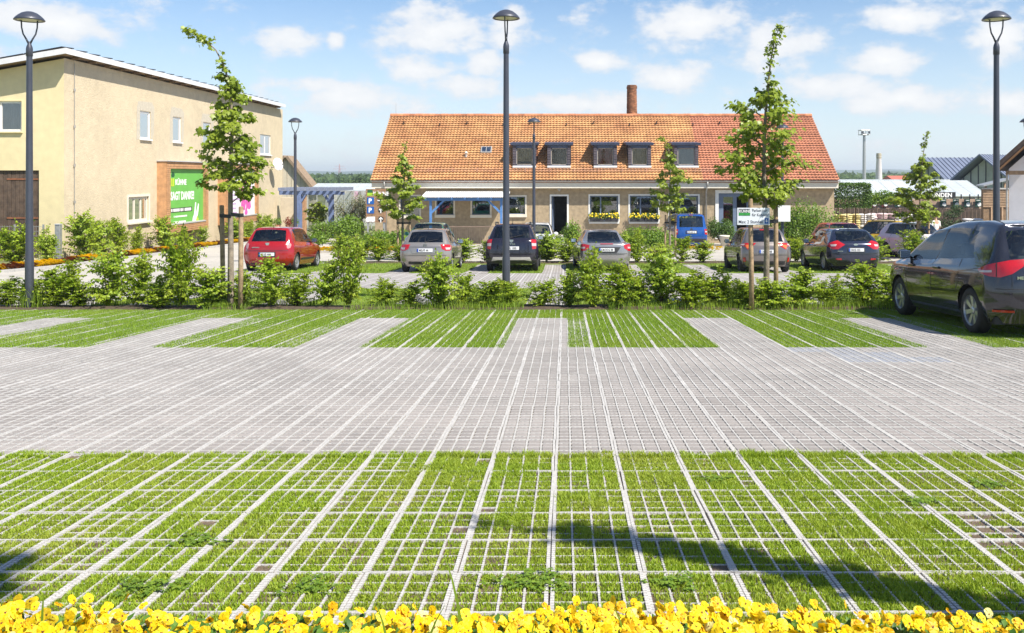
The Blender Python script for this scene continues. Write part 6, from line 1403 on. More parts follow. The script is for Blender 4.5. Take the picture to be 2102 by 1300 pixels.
    if 'plate' in p:
        z, txt = p['plate'][:2]; ym = min(on_rear(z-.05), on_rear(z+.05), on_rear(z, .25)); b = MB(); b.bbox(-.26, .26, ym-.022, ym-.006, z-.056, z+.056, .004); pl_ = b.build('number_plate', M_PLATE, root)
        b = MB(); b.box(-.258, -.212, ym-.0245, ym-.0225, z-.054, z+.054); b.build('plate_band', M_EU, pl_); text_mesh('plate_text', txt, .105, M_INK, pl_, Matrix(((1,0,0,-.195),(0,0,-1,ym-.0235),(0,1,0,z-.038),(0,0,0,1))), extrude=.001, bold=.002, sx=.42/max(.2, .062*len(txt)))
    if 'badge' in p:
        z, kind = p['badge']; ym = on_rear(z); b = MB(); Mb = Matrix.Translation((0, ym-.004, z)) @ Matrix.Rotation(math.pi/2, 4, 'X')
        if kind == 'shield': b.prism([(-.07,ym-.02,z+.045),(.07,ym-.02,z+.045),(.05,ym-.02,z-.03),(0,ym-.02,z-.055),(-.05,ym-.02,z-.03)][::-1], (0,.018,0))
        elif kind == 'oval': b.lathe([(0,.014),(.075,.014),(.085,.0)], 20, Mb @ Matrix.Diagonal((1,.45,1,1)))
        else: b.lathe([(.062,.0),(.062,.014),(.045,.014),(.045,0)], 20, Mb); b.prism([(-.035,ym-.015,z+.02),(0,ym-.015,z-.03),(.035,ym-.015,z+.02),(0,ym-.015,z-.01)][::-1], (0,.01,0))
        b.build('badge', M_CHROME, root)
    if 'name' in p:
        txt, z, x, sz_ = p['name']; ym = min(on_rear(z, x), on_rear(z, x+.1)); text_mesh('name_lettering', txt, sz_, M_CHROME, root, Matrix(((1,0,0,x),(0,0,-1,ym-.012),(0,1,0,z),(0,0,0,1))), extrude=.003, bold=.002, sx=p.get('name_sx', 1.25))
    if 'wiper' in p:
        z = p['wiper']; pts = []
        for k in range(6): x = -.02+.085*k; pts.append(Vector((x, on_rear(z+.015*k, x)-.025, z+.018*k)))
        b = MB(); b.tube(pts, [.018]+[.009]*5, 6); b.build('wiper', M_TRIM, root)
    # door seams, handles, mirrors, sill strip
    ym_ = (pil[3]+pil[4])/2; zz0 = zs+.14
    for v_, s_ in (('R', 1), ('L', -1)):
        seam('door_seam', [(ym_, zz0), (ym_+.01, .55), (ym_, zb_r*.5+zb_f*.5-.01)], v_); seam('door_seam', [(fa-R*1.25, zz0+.06), (fa-R*1.2, .6), (pil[5]-.02, zb_f-.02)], v_); seam('door_seam', [(ro+R*1.22, zz0+.25), (ro+R*.95, .72), (pil[0]+.38, zb_r-.02)], v_)
        for y in (ym_-.20, ym_+.78 if not p.get('three') else ym_+.78):
            h, n_ = hit((s_*3, y, z3+.02), (-s_,0,0))
            if h: b = MB(); b.bbox(h.x-.012 if s_ > 0 else h.x-.03, h.x+.03 if s_ > 0 else h.x+.012, y-.1, y+.1, z3+.005, z3+.04, .012); b.build('door_handle', p['paint'], root)
        mx_, my_, mz_ = s_*(w4+.10), pil[5]-.12, zb_f+.07
        b = MB(); b.blob((mx_, my_, mz_), (.105,.075,.085), 12, 8, 1, 0); mi_ = b.build('mirror', p.get('mirror', p['paint']), root, True); b = MB(); b.bbox(min(mx_, s_*w4*.93), max(mx_, s_*w4*.93), my_-.02, my_+.03, mz_-.07, mz_-.035, .01); b.build('mirror_arm', M_TRIM, mi_)
        b = MB(); b.bbox(mx_-.085, mx_+.085, my_-.082, my_-.072, mz_-.06, mz_+.06, .004); b.build('mirror_glass', M_CHROME, mi_)
    if p.get('rails'):
        for s_ in (1, -1): b = MB(); b.tube([(s_*wr*.93, pit[0]+.0, H-.05), (s_*wr*.93, pit[0]+.1, H+.03), (s_*wr*.93, pit[5]-.35, H+.035), (s_*wr*.93, pit[5]-.2, H-.02)], .022, 8); b.build('roof_rail', M_TRIM, root, True)
    if p.get('aerial', True):
        ya = rt[0]+.28; b = MB(); b.tube([(0, ya, H-.07), (0, ya-.10, H+.16)], [.008,.004], 5); b.tube([(0,ya+.02,H-.06),(0,ya,H-.02)], .02, 8); b.build('aerial', M_TRIM, root)
    return root
def box_pts(a, c, e, f): return [(a,e),(c,e),(c,f),(a,f)]
HATCH = dict(L=4.02, W=1.75, H=1.50, wb=2.59, ro=.66, R=.305, belt=(.99,.93), hood=.80, cowl=(3.02,1.0), rw=(.10,1.02), rt=(.44,1.41), wt=(2.35,1.42), pil=(.62,.90,1.20,1.86,1.94,2.78), pit=(.78,.95,1.20,1.76,1.84,2.20), z3=.82, z3r=.86)
def P_(**k): d = dict(HATCH); d.update(k); return d
bump = lambda z0, z1, w=.70: ('bumper_seam', 'r', [(-w,z0),(w,z0),(w,z0+.012),(-w,z0+.012)], M_TRIM)
PLB = lambda z: ('plate_recess', 'r', box_pts(-.30,.30,z-.085,z+.085), M_TRIM)
def gy(y): return g(y)
# dark grey-blue people carrier at the right
mv = P_(L=4.29, W=1.81, H=1.60, wb=2.64, ro=.78, R=.325, belt=(1.06,.98), hood=.86, cowl=(3.55,1.04), rw=(.10,1.07), rt=(.36,1.47), wt=(2.42,1.50), pil=(.74,1.12,1.5,2.02,2.09,3.22), pit=(.98,1.2,1.5,1.92,1.98,2.34), z3=.86, z3r=.92, zre=1.465, wr=.68, gr=(4,7), arch=2.0, spokes=7, spoke_w=.035, paint=paint('graphite', (.036,.037,.050), .5, .22), apex=.42, plate=(.62,'DD:MM 210'), name=('MERIVA',.80,-.58,.055), name_sx=1.2, wiper=1.06, round=1.1,
        decals=[('tail_lamp','c',[(-.30,1.07),(-.10,1.05),(.16,.99),(.34,.92),(.30,.875),(.14,.83),(.0,.82),(-.14,.87),(-.25,.96)],M_LAMPR), ('lamp_divider','c',[(.045,.825),(.058,.825),(.058,1.01),(.045,1.015)],M_TRIM), ('reverse_lamp','c',[(.11,.885),(.30,.875),(.30,.90),(.11,.915)],M_LAMPC), ('bumper_seam','r',box_pts(-.80,.80,.66,.672),M_TRIM), ('reflector','c',box_pts(-.15,.12,.36,.39),M_LAMPR), PLB(.74)], badge=(.93,'ring'))
car('people_carrier', 'dark graphite people carrier at the right edge, nearest car in the picture', mv, (6.60, 11.72, gy(11.72)), 0)
# red hatchback
rd = P_(L=4.02, W=1.75, H=1.53, paint=paint('red', (.40,.008,.010), .1, .22), belt=(1.02,.95), rw=(.12,1.02), rt=(.40,1.43), plate=(.58,'DD:EE 4444'), badge=(.93,'shield'), wiper=1.04, spokes=9, spoke_w=.02, name=('SANDERO',.80,-.52,.045), mirror=M_TRIM,
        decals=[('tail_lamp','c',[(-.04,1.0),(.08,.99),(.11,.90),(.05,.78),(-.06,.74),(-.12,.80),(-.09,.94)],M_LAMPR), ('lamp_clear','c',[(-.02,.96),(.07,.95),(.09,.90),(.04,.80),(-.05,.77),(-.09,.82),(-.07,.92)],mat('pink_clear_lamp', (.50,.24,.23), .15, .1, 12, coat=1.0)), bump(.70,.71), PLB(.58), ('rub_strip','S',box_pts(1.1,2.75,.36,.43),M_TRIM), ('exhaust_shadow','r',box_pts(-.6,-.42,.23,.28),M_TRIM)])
car('hatchback', 'red hatchback parked behind the front hedge near the tan building', rd, (-10.22, 30.3, gy(30.3)), 0)
# silver hatchback
fb = P_(L=3.99, W=1.73, H=1.47, paint=paint('warm_silver', (.42,.385,.35), .6, .35), rw=(.13,1.0), rt=(.46,1.37), plate=(.74,'MEI:FF 44'), badge=(.90,'ring'), spokes=8, wiper=1.02, z3r=.88,
        decals=[('tail_lamp','c',[(-.20,.93),(.10,.93),(.26,.90),(.26,.86),(.12,.72),(-.06,.72),(-.18,.78)],M_LAMPR), ('lamp_clear','c',[(-.06,.83),(.16,.83),(.12,.76),(-.04,.76)],M_LAMPC), ('plate_recess','r',[(-.52,.83),(.52,.83),(.42,.63),(-.42,.63)],paint('warm_silver', (.42,.385,.35))), bump(.56,.57), ('bumper_low','r',box_pts(-.55,.55,.28,.36),M_TRIM), ('boot_seam','r',[(-.52,.84),(.52,.84),(.52,.85),(-.52,.85)],M_TRIM)])
car('hatchback', 'warm silver hatchback parked left of the black off-roader', fb, (-4.68, 29.5, gy(29.5)), 0)
# black off-roader behind the middle lamp post
du = P_(L=4.31, W=1.82, H=1.65, wb=2.67, ro=.82, R=.345, zs=.28, belt=(1.12,1.06), hood=.98, cowl=(3.2,1.12), rw=(.12,1.14), rt=(.42,1.55), wt=(2.5,1.55), z3=.92, z3r=1.0, zre=1.55, wr=.70, paint=paint('black_blue', (.018,.016,.030), .3, .25), cladding=True, rails=True, plate=(.80,'C:DU 1000'), badge=(1.04,'shield'), name=('DUSTER',.905,-.28,.085), name_sx=1.35, spokes=6, wiper=1.16, mirror=M_TRIM,
        decals=[('tail_lamp','r2',[(.66,1.10),(.83,1.08),(.83,.78),(.70,.76)],M_LAMPR), ('lamp_clear','r2',[(.68,.97),(.83,.96),(.83,.87),(.69,.87)],M_LAMPC), ('skid_plate','r',[(-.62,.50),(.62,.50),(.68,.36),(.45,.40),(-.45,.40),(-.68,.36)],mat('skid_silver', (.45,.43,.40), .45, .1, metal=.4)), bump(.62,.63), ('boot_seam','r',box_pts(-.62,.62,.70,.708),M_TRIM)])
car('off_roader', 'black off-roader with roof rails behind the middle lamp post', du, (-1.82, 29.95, gy(29.95)), 0)
# silver saloon
sd_ = P_(L=4.66, W=1.76, H=1.44, wb=2.67, ro=1.0, R=.31, belt=(.98,.95), hood=.76, cowl=(3.5,.98), rw=(.66,1.0), rt=(1.32,1.36), wt=(2.72,1.37), pil=(1.25,1.55,1.8,2.38,2.46,3.25), pit=(1.62,1.75,1.9,2.3,2.38,2.66), z3=.80, z3r=.95, y3r=.05, wr=.66, paint=paint('silver', (.40,.385,.38), .6, .32), plate=(.74,'KM:DDG 88'), spokes=7, aerial=False, gr=(4,7), mirror=M_TRIM,
        decals=[('tail_lamp','c',[(-.16,.90),(.08,.94),(.24,.92),(.28,.84),(.20,.70),(.0,.70),(-.14,.78)],M_LAMPR), ('lamp_clear','c',[(-.02,.84),(.25,.83),(.24,.78),(.0,.78)],M_LAMPC), ('plate_recess','r',[(-.48,.83),(.48,.83),(.34,.63),(-.34,.63)],M_TRIM), bump(.60,.61), ('boot_seam','r',box_pts(-.6,.6,.575,.582),M_TRIM), ('brake_light','r',box_pts(-.22,.22,.925,.945),M_LAMPR)])
car('saloon_car', 'silver saloon parked right of the black off-roader', sd_, (1.42, 30.1, gy(30.1)), math.radians(4))
# grey small hatchback behind the parking notice
ya = P_(L=3.95, W=1.70, H=1.51, wb=2.51, ro=.62, paint=paint('bronze_grey', (.235,.205,.19), .5, .33), belt=(1.02,.94), rw=(.12,1.02), rt=(.40,1.42), plate=(.70,'DD:EE 488'), badge=(.93,'oval'), spokes=6, wiper=1.05, pil=(.62,.90,1.20,1.80,1.88,2.72), pit=(.74,.95,1.20,1.72,1.80,2.15), wt=(2.30,1.42), cowl=(2.98,1.0), rim=M_RIMD,
        decals=[('tail_lamp','c',[(-.30,.98),(.0,.98),(.26,.94),(.28,.90),(.02,.86),(-.10,.76),(-.24,.86)],M_LAMPR), ('lamp_orange','c',[(-.16,.92),(.0,.92),(-.02,.85),(-.08,.79),(-.18,.86)],M_LAMPO), ('lamp_clear','c',[(.03,.955),(.24,.935),(.24,.905),(.04,.90)],M_LAMPC), bump(.58,.59), ('bumper_low','r',box_pts(-.6,.6,.26,.38),M_TRIM), ('reflector','c',box_pts(-.02,.08,.36,.50),M_LAMPR), ('brake_light','r',box_pts(-.16,.16,1.395,1.425),M_LAMPR)])
car('hatchback', 'bronze grey hatchback behind the parking notice', ya, (6.72, 29.4, gy(29.4)), 0)
# dark blue hatchback
fo = P_(L=4.36, W=1.82, H=1.48, wb=2.65, ro=.84, R=.32, paint=paint('midnight_blue', (.022,.028,.06), .4, .25), belt=(1.04,.93), rw=(.14,1.04), rt=(.56,1.40), wt=(2.45,1.40), cowl=(3.25,.99), pil=(.86,1.15,1.40,2.02,2.10,3.0), pit=(1.05,1.2,1.42,1.94,2.02,2.36), plate=(.74,'DB:SS 555'), badge=(.92,'oval'), wiper=1.08, spokes=10, spoke_w=.018, z3=.84, z3r=.90, name=('FOCUS',.68,-.62,.045), rim=M_ALLOY, round=1.1,
        decals=[('tail_lamp','c',[(-.36,.92),(-.10,1.06),(.10,.99),(.24,.93),(.20,.86),(.02,.76),(-.18,.76)],M_LAMPR), ('lamp_clear','c',[(-.12,.93),(.10,.92),(.06,.86),(-.10,.86)],M_LAMPC), bump(.62,.63,.78), PLB(.74), ('reflector','r2',[(.48,.40),(.68,.41),(.66,.46),(.50,.46)],M_LAMPR), ('bumper_low','r',box_pts(-.62,.62,.24,.33),M_TRIM)])
car('hatchback', 'midnight blue hatchback with alloy wheels right of the parking notice', fo, (9.86, 29.95, gy(29.95)), 0)
FRONT = [('headlamp','f2',[(.44,.74),(.72,.80),(.78,.72),(.70,.62),(.50,.64)],M_LAMPC), ('grille','f',[(-.36,.62),(.36,.62),(.32,.52),(-.32,.52)],M_TRIM), ('lower_grille','f',box_pts(-.5,.5,.30,.42),M_TRIM)]
def yaw_pose(x, y, yaw_deg, L): a = math.radians(yaw_deg); return (x+math.sin(a)*L/2, y-math.cos(a)*L/2, gy(y)), a
# cars of the third row, nose to the camera
wc = P_(L=3.6, H=1.48, W=1.66, wb=2.34, ro=.55, paint=paint('white', (.74,.74,.73), .0, .3), wt=(2.1,1.40), cowl=(2.72,1.0), pil=(.56,.8,1.05,1.62,1.70,2.45), pit=(.7,.85,1.05,1.55,1.62,1.95), decals=FRONT)
l_, a_ = yaw_pose(-1.25, 38.9, 180, 3.6); car('small_car', 'small white car facing the camera between off-roader and house door', wc, l_, a_)
tc_ = P_(L=3.9, H=1.46, paint=paint('teal', (.02,.30,.20), .1, .3), decals=FRONT); l_, a_ = yaw_pose(-5.95, 38.9, 180, 3.9); car('small_car', 'teal green car facing the camera behind the silver hatchback', tc_, l_, a_)
rc = P_(L=4.0, H=1.47, paint=paint('bright_red', (.55,.025,.02), .1, .28), decals=FRONT); l_, a_ = yaw_pose(12.05, 38.6, 180, 4.0); car('small_car', 'red car facing the camera behind the midnight blue hatchback', rc, l_, a_)
pc = P_(L=3.65, H=1.49, W=1.66, wb=2.35, ro=.55, paint=paint('pearl_white', (.96,.90,.93), .0, .35), wt=(2.1,1.41), cowl=(2.72,1.0), pil=(.56,.8,1.05,1.62,1.70,2.45), pit=(.7,.85,1.05,1.55,1.62,1.95), decals=FRONT); l_, a_ = yaw_pose(15.55, 38.8, 208, 3.65); car('small_car', 'pearl white small car turned towards the camera beside the red car', pc, l_, a_)
yc_ = P_(L=4.2, H=1.66, W=1.8, paint=paint('mustard_yellow', (.80,.50,.015), .15, .3), belt=(1.05,.98), rt=(.45,1.56), wt=(2.4,1.57), rw=(.1,1.08), zre=1.56, z3=.86, z3r=.92, rails=True, decals=[('tail_lamp','c',[(-.2,1.02),(.16,1.02),(.16,.92),(-.1,.90)],M_LAMPR)]); l_, a_ = yaw_pose(14.7, 41.6, 36, 4.2); car('crossover_car', 'mustard yellow crossover in the far row before the sacks', yc_, l_, a_)
# blue van by the house
cd = P_(L=4.4, W=1.79, H=1.82, wb=2.68, ro=.86, R=.32, belt=(1.12,1.05), hood=.90, cowl=(3.45,1.10), rw=(.03,1.10), rt=(.14,1.70), wt=(2.75,1.72), pil=(.5,1.0,1.5,2.05,2.13,3.1), pit=(.5,1.0,1.5,2.0,2.08,2.62), z3=.88, z3r=.94, y3r=.01, zre=1.72, wr=.80, w4=.94, round=.6, paint=paint('blue', (.012,.10,.42), .2, .3), plate=(.84,'DD:AB 12'), badge=(.99,'ring'), spokes=6,
        decals=[('tail_lamp','r2',[(.70,1.0),(.86,1.0),(.86,.70),(.72,.72)],M_LAMPR), ('lamp_clear','r2',[(.73,.90),(.86,.90),(.86,.82),(.735,.82)],M_LAMPC), bump(.58,.59,.8), ('bumper_low','r',box_pts(-.8,.8,.30,.50),M_TRIM), ('brake_light','r',box_pts(-.1,.1,1.72,1.745),M_LAMPR), PLB(.84)])
car('van', 'blue passenger van parked facing the shop windows', cd, (PX(1419,47), 46.9, gy(46.9)), math.radians(1))
# ------------------------------------------------------------------ lamp posts
M_LAMP = mat('anthracite_paint', (.050,.055,.075), .42, .10, 4, coat=.2, metal=.2); M_DIFF = mat('lamp_diffuser', (.70,.66,.48), .5, .05)
def lamp_post(x, y, H, rot, label):
    e = empty('lamp_post', (x, y, g(y)), rot, label, 'lamp post', 'anthracite lamp posts')
    b = MB(); b.lathe([(.075,-.15),(.075,.9),(.066,.95),(.050,H-.80)], 18); b.build('pole', M_LAMP, e, True)
    b = MB(); b.lathe([(.05,H-.84),(.058,H-.83),(.058,H-.70),(.052,H-.66),(.030,H-.60),(.022,H-.56)], 18); b.build('collar', M_LAMP, e, True)
    for s in (-1, 1):
        b = MB(); b.tube([(s*.012,0,H-.60),(s*.05,0,H-.52),(s*.105,0,H-.42),(s*.13,0,H-.30),(s*.135,0,H-.17),(s*.17,0,H-.145)], [.020,.016,.014,.013,.014,.022], 10); b.build('fork_arm', M_LAMP, e, True)
    b = MB(); b.lathe([(.0,H),(.06,H-.004),(.13,H-.03),(.19,H-.075),(.235,H-.12),(.262,H-.158),(.258,H-.17),(.22,H-.168),(.215,H-.155)], 28); b.build('head', M_LAMP, e, True)
    b = MB(); b.lathe([(.0,H-.166),(.14,H-.166),(.214,H-.158)], 24); b.build('diffuser', M_DIFF, e)
    return e
lamp_post(-9.98, 16.5, 5.52, .25, 'tall anthracite lamp post at the left before the tan building'); lamp_post(-1.125, 16.9, 5.65, math.pi/2-.12, 'tall anthracite lamp post in the middle of the picture'); lamp_post(8.23, 16.9, 5.63, .1, 'tall anthracite lamp post at the right behind the dark people carrier')
lamp_post(PX(606,34), 34, 5.66, .3, 'farther lamp post right of the tan building'); lamp_post(PX(1096,34), 34, 5.66, math.pi/2-.1, 'farther lamp post before the dark open door'); lamp_post(PX(1606,36), 36, 5.6, .2, 'farther lamp post behind the tall maple'); lamp_post(PX(2108,34), 34, 5.66, .2, 'farther lamp post at the right edge, half out of the picture')
# ------------------------------------------------------------------ signs
Yn = 16.04; sg = empty('parking_notice', (PX(1546.5,Yn), Yn, PZ(462,Yn)), 0, 'white parking notice fixed to the stake of the tall maple', 'sign'); wS = PX(1580,Yn)-PX(1513.5,Yn); hS = PZ(427,Yn)-PZ(462,Yn); u = wS/66.5
M_NOTICE = mat('notice_white', (.66,.69,.74), .5, .05, 30); M_TXT = mat('dark_print', (.025,.035,.06), .6, .1)
b = MB(); b.bbox(-wS/2, wS/2, -.008, .004, 0, hS, .004); b.build('board', M_NOTICE, sg)
q = lambda x, y: (-wS/2+(x-1513.5)*u, (462-y)*u)
def stext(t, x, y, size, m_, bold=0.0, sx=1.0, nm='lettering'): a, c = q(x, y); return text_mesh(nm, t, size, m_, sg, Matrix(((1,0,0,a),(0,0,-1,-.0095),(0,1,0,c),(0,0,0,1))), extrude=.0008, bold=bold, sx=sx)
b = MB(); a, c = q(1516.5,443); a2, c2 = q(1540,429); b.box(a, a2, -.0105, -.0085, c, c2); b.build('logo_panel', M_TXT, sg)
b = MB(); a, c = q(1516.8,442.6); a2, c2 = q(1539.7,437); b.box(a, a2, -.0118, -.0107, c, c2); b.build('logo_band', mat('green_print', (.03,.26,.05), .6, .2, 30), sg)
text_mesh('lettering', 'KÜHNE', 8.6*u, M_LETTER, sg, Matrix(((1,0,0,q(1517,0)[0]),(0,0,-1,-.0122),(0,1,0,q(0,436.6)[1]),(0,0,0,1))), extrude=.0008, bold=.0008, sx=.82)
stext('Parken nur', 1543.5, 435.0, 8.2*u, M_TXT, .0006, .86); stext('für Kunden!', 1543.5, 444.0, 8.2*u, M_TXT, .0006, .86); stext('Max: 2 Stunden', 1516, 458.5, 8.8*u, M_TXT, .0008, .92)
b = MB(); a, c = q(1569.5,459.5); a2, c2 = q(1577.5,448); b.box(a, a2, -.0105, -.0085, c, c2); sy_ = b.build('disc_symbol', M_SIGNBLUE, sg)
b = MB(); m0 = (a+a2)/2; b.poly([(m0+x*u, -.0112, c+z*u) for x, z in ((-2.5,6),(-.8,6),(-.8,9.5),(.8,9.5),(.8,6),(2.5,6),(0,2.5))][::-1]); b.build('disc_arrow', M_LETTER, sy_)
Yb = 35.9; bs = empty('blank_sign', (PX(1605.5,Yb), Yb-.1, PZ(455,Yb)), 0, 'blank white sign on the farther lamp post behind the notice', 'sign'); b = MB(); hw = (PX(1621,Yb)-PX(1590,Yb))/2; b.bbox(-hw, hw, -.01, .01, 0, PZ(422,Yb)-PZ(455,Yb), .006); b.build('board', mat('blank_sign_white', (.80,.80,.80), .4, .02), bs); b = MB(); b.box(-.08,.08,.012,.05,.2,.24); b.box(-.08,.08,.012,.05,.42,.46); b.build('bracket', M_STEEL, bs)
# wire fence and meter box in front of the barn door
wf_ = empty('wire_fence', (PX(-30,36.6), 36.6, g(36.6)), 0, 'grey double-wire fence in front of the barn door', 'fence'); L_ = PX(88,36.6)-PX(-30,36.6); b = MB()
for k in range(int(L_/.1)): b.tube([(k*.1,0,.05),(k*.1,0,1.45)], .006, 4)
for k in range(8): b.tube([(0,-.008,.08+k*.19),(L_,-.008,.08+k*.19)], .008, 4)
b.build('mesh_panel', M_STEEL, wf_)
for x in (0, L_/2, L_): b = MB(); b.box(x-.03, x+.03, .01, .06, 0, 1.5); b.build('post', M_STEEL, wf_)
mb = empty('meter_box', (PX(120,36.2), 36.2, g(36.2)), 0, 'grey meter cabinet among the shrubs by the tan building', 'cabinet'); b = MB(); b.bbox(-.1,.1,-.1,.1,0,1.5,.02); b.build('cabinet', M_STEEL, mb); b = MB(); b.bbox(-.11,.11,-.12,.11,1.5,1.54,.01); b.build('lid', M_ZINCTOP, mb)
# table with potted red plants by the pergola
tb2 = empty('plant_table', (PX(588,56), 56, g(56)), 0, 'low display table at the far corner of the tan building', 'table'); b = MB(); b.bbox(-.9,.9,-.3,.3,.72,.78,.01); b.build('top', M_STEEL, tb2)
for x in (-.8,.8): b = MB(); b.box(x-.03,x+.03,-.25,.25,0,.72); b.build('leg', M_STEEL, tb2)
for k, (dx, m_, nm) in enumerate(((-.55,M_SHRUB,'green'),(.1,leafmat('red_foliage',(.14,.02,.01),(.30,.05,.03)),'red'),(.55,M_SHRUB,'small green'))):
    e = empty('potted_plant', (PX(588,56)+dx, 56, g(56)+.79), 0, '%s potted plant on the display table' % nm, 'plant'); b = MB(); b.lathe([(0,0),(.12,0),(.16,.22),(.13,.22)], 12); b.build('pot', mat('terracotta', (.36,.15,.08), .8, .15), e, True); lv = Leaves(); leaf_ball(lv, (0,0,.42), (.24,.24,.26), 240, .09, random.Random(k), .3); lv.build('leaves', m_, e)
# a person in the sales yard, seen from behind, carrying something at the waist
M_SKIN = mat('skin', (.45,.27,.19), .6, .1); M_SHIRT = mat('white_shirt', (.70,.68,.68), .8, .06, 9); M_TROU = mat('dark_trousers', (.05,.05,.07), .85, .2, 9); M_HAIR = mat('brown_hair', (.09,.055,.035), .7, .3, 30)
def skin_body(name, verts, edges, m_, parent, lev=2):
    me = bpy.data.meshes.new(name); me.from_pydata([v[:3] for v in verts], edges, []); o = link(name, me, m_, parent); md = o.modifiers.new('skin', 'SKIN'); 
    for v, q_ in zip(me.skin_vertices[0].data, verts): v.radius = (q_[3], q_[4] if len(q_) > 4 else q_[3])
    me.skin_vertices[0].data[0].use_root = True; s_ = o.modifiers.new('sub', 'SUBSURF'); s_.levels = s_.render_levels = lev
    dg = bpy.context.evaluated_depsgraph_get(); m2 = bpy.data.meshes.new_from_object(o.evaluated_get(dg)); m2.name = name; o.modifiers.clear(); o.data = m2; m2.materials.clear(); m2.materials.append(m_); m2.polygons.foreach_set('use_smooth', [True]*len(m2.polygons)); return o
Yp = 45; pe = empty('person', (PX(1921,Yp), Yp, g(Yp)), math.radians(15), 'person in white shirt and dark trousers walking in the sales yard', 'person')
pv = [(0,0,.95,.15,.11),(0,.0,1.2,.14,.10),(0,0,1.42,.16,.10),(0,.0,1.53,.06),(0,.01,1.60,.055),
      (.10,0,.86,.085),(.11,.04,.48,.06),(.11,-.02,.08,.042),(.11,.12,.04,.035),(-.10,0,.86,.085),(-.11,-.05,.48,.06),(-.11,-.14,.10,.042),(-.11,-.02,.04,.035),
      (.19,0,1.42,.055),(.25,.02,1.15,.042),(.20,.20,.98,.032),(.17,.28,.97,.026),(-.19,0,1.42,.055),(-.25,-.02,1.15,.042),(-.20,.16,.98,.032),(-.17,.25,.97,.026),(0,.02,1.70,.085,.10),(0,.02,1.79,.075,.085)]
pe_ = [(0,1),(1,2),(2,3),(3,4),(0,5),(5,6),(6,7),(7,8),(0,9),(9,10),(10,11),(11,12),(2,13),(13,14),(14,15),(15,16),(2,17),(17,18),(18,19),(19,20),(4,21),(21,22)]
skin_body('body', pv, pe_, M_SKIN, pe); 
sv = [(0,0,.98,.165,.125),(0,0,1.2,.155,.115),(0,0,1.43,.175,.115),(0,0,1.52,.075),(.195,0,1.43,.068),(.255,.02,1.17,.056),(-.195,0,1.43,.068),(-.255,-.02,1.17,.056)]; skin_body('shirt', sv, [(0,1),(1,2),(2,3),(2,4),(4,5),(2,6),(6,7)], M_SHIRT, pe)
tv_ = [(0,0,.97,.16,.12),(.10,0,.86,.10),(.11,.04,.48,.075),(.11,-.02,.12,.06),(-.10,0,.86,.10),(-.11,-.05,.48,.075),(-.11,-.13,.14,.06)]; skin_body('trousers', tv_, [(0,1),(1,2),(2,3),(0,4),(4,5),(5,6)], M_TROU, pe)
b = MB(); b.blob((0,-.015,1.755), (.095,.105,.095), 12, 8, 2, .05); b.build('hair', M_HAIR, pe, True)
# ------------------------------------------------------------------ weeds between the grids
def weed(px, py, n, w, k):
    y = F*CAMH/(py-468); x = (px-VX)/F*y; e = empty('weed_clump', (x, y, g(y)-.006), 0, 'dark green clover clump in the near turf, %s from the left' % ORD(k), 'weed', 'clover clumps in the near turf'); r = random.Random(k); lv = Leaves(); b = MB()
    for q in range(n):
        a = r.uniform(0,6.28); d = w*math.sqrt(r.random())*(1+.5*math.sin(a*3+k)); p = Vector((math.cos(a)*d*1.5, math.sin(a)*d, r.uniform(.006,.022)))
        b.tube([(p.x*.7,p.y*.7,0), p], [.0012,.001], 3, False)
        for t in range(3): aa = a+t*2.09+r.uniform(-.2,.2); lv.leaf(p, Vector((math.cos(aa), math.sin(aa), r.uniform(-.1,.35))), Vector((0,0,1))+rv(r,.3), .018, .016)
    b.build('stems', M_WEED, e); lv.build('leaves', M_WEED, e)
wl_ = sorted([(405,1112,70,.08),(300,1208,80,.09),(1095,1195,110,.10),(1470,985,50,.06),(1385,1198,55,.06),(2030,995,55,.07),(640,1205,60,.08),(1890,1030,45,.06)])
for k, a in enumerate(wl_): weed(*a, k+1)
# ------------------------------------------------------------------ yellow pansies along the bottom edge
M_PANSY = mat('pansy_petal', (.86,.60,.004), .55, .10, 60, tint=(.88,.66,.01)); M_PALE = mat('pale_pansy_petal', (.80,.74,.30), .55, .08, 60); M_EYE = mat('pansy_eye', (.10,.018,.008), .7, .3, 90); M_SEPAL = leafmat('pansy_leaves', (.045,.12,.015), (.12,.24,.035), .3)
def petal_translucent(m):
    N, Lk = m.node_tree.nodes, m.node_tree.links; b = N['Principled BSDF']; t = N.new('ShaderNodeBsdfTranslucent'); Lk.new(b.inputs['Base Color'].links[0].from_socket, t.inputs[0]); ms = N.new('ShaderNodeMixShader'); ms.inputs[0].default_value = .3; Lk.new(b.outputs[0], ms.inputs[1]); Lk.new(t.outputs[0], ms.inputs[2]); Lk.new(ms.outputs[0], N['Material Output'].inputs[0])
petal_translucent(M_PANSY); petal_translucent(M_PALE)
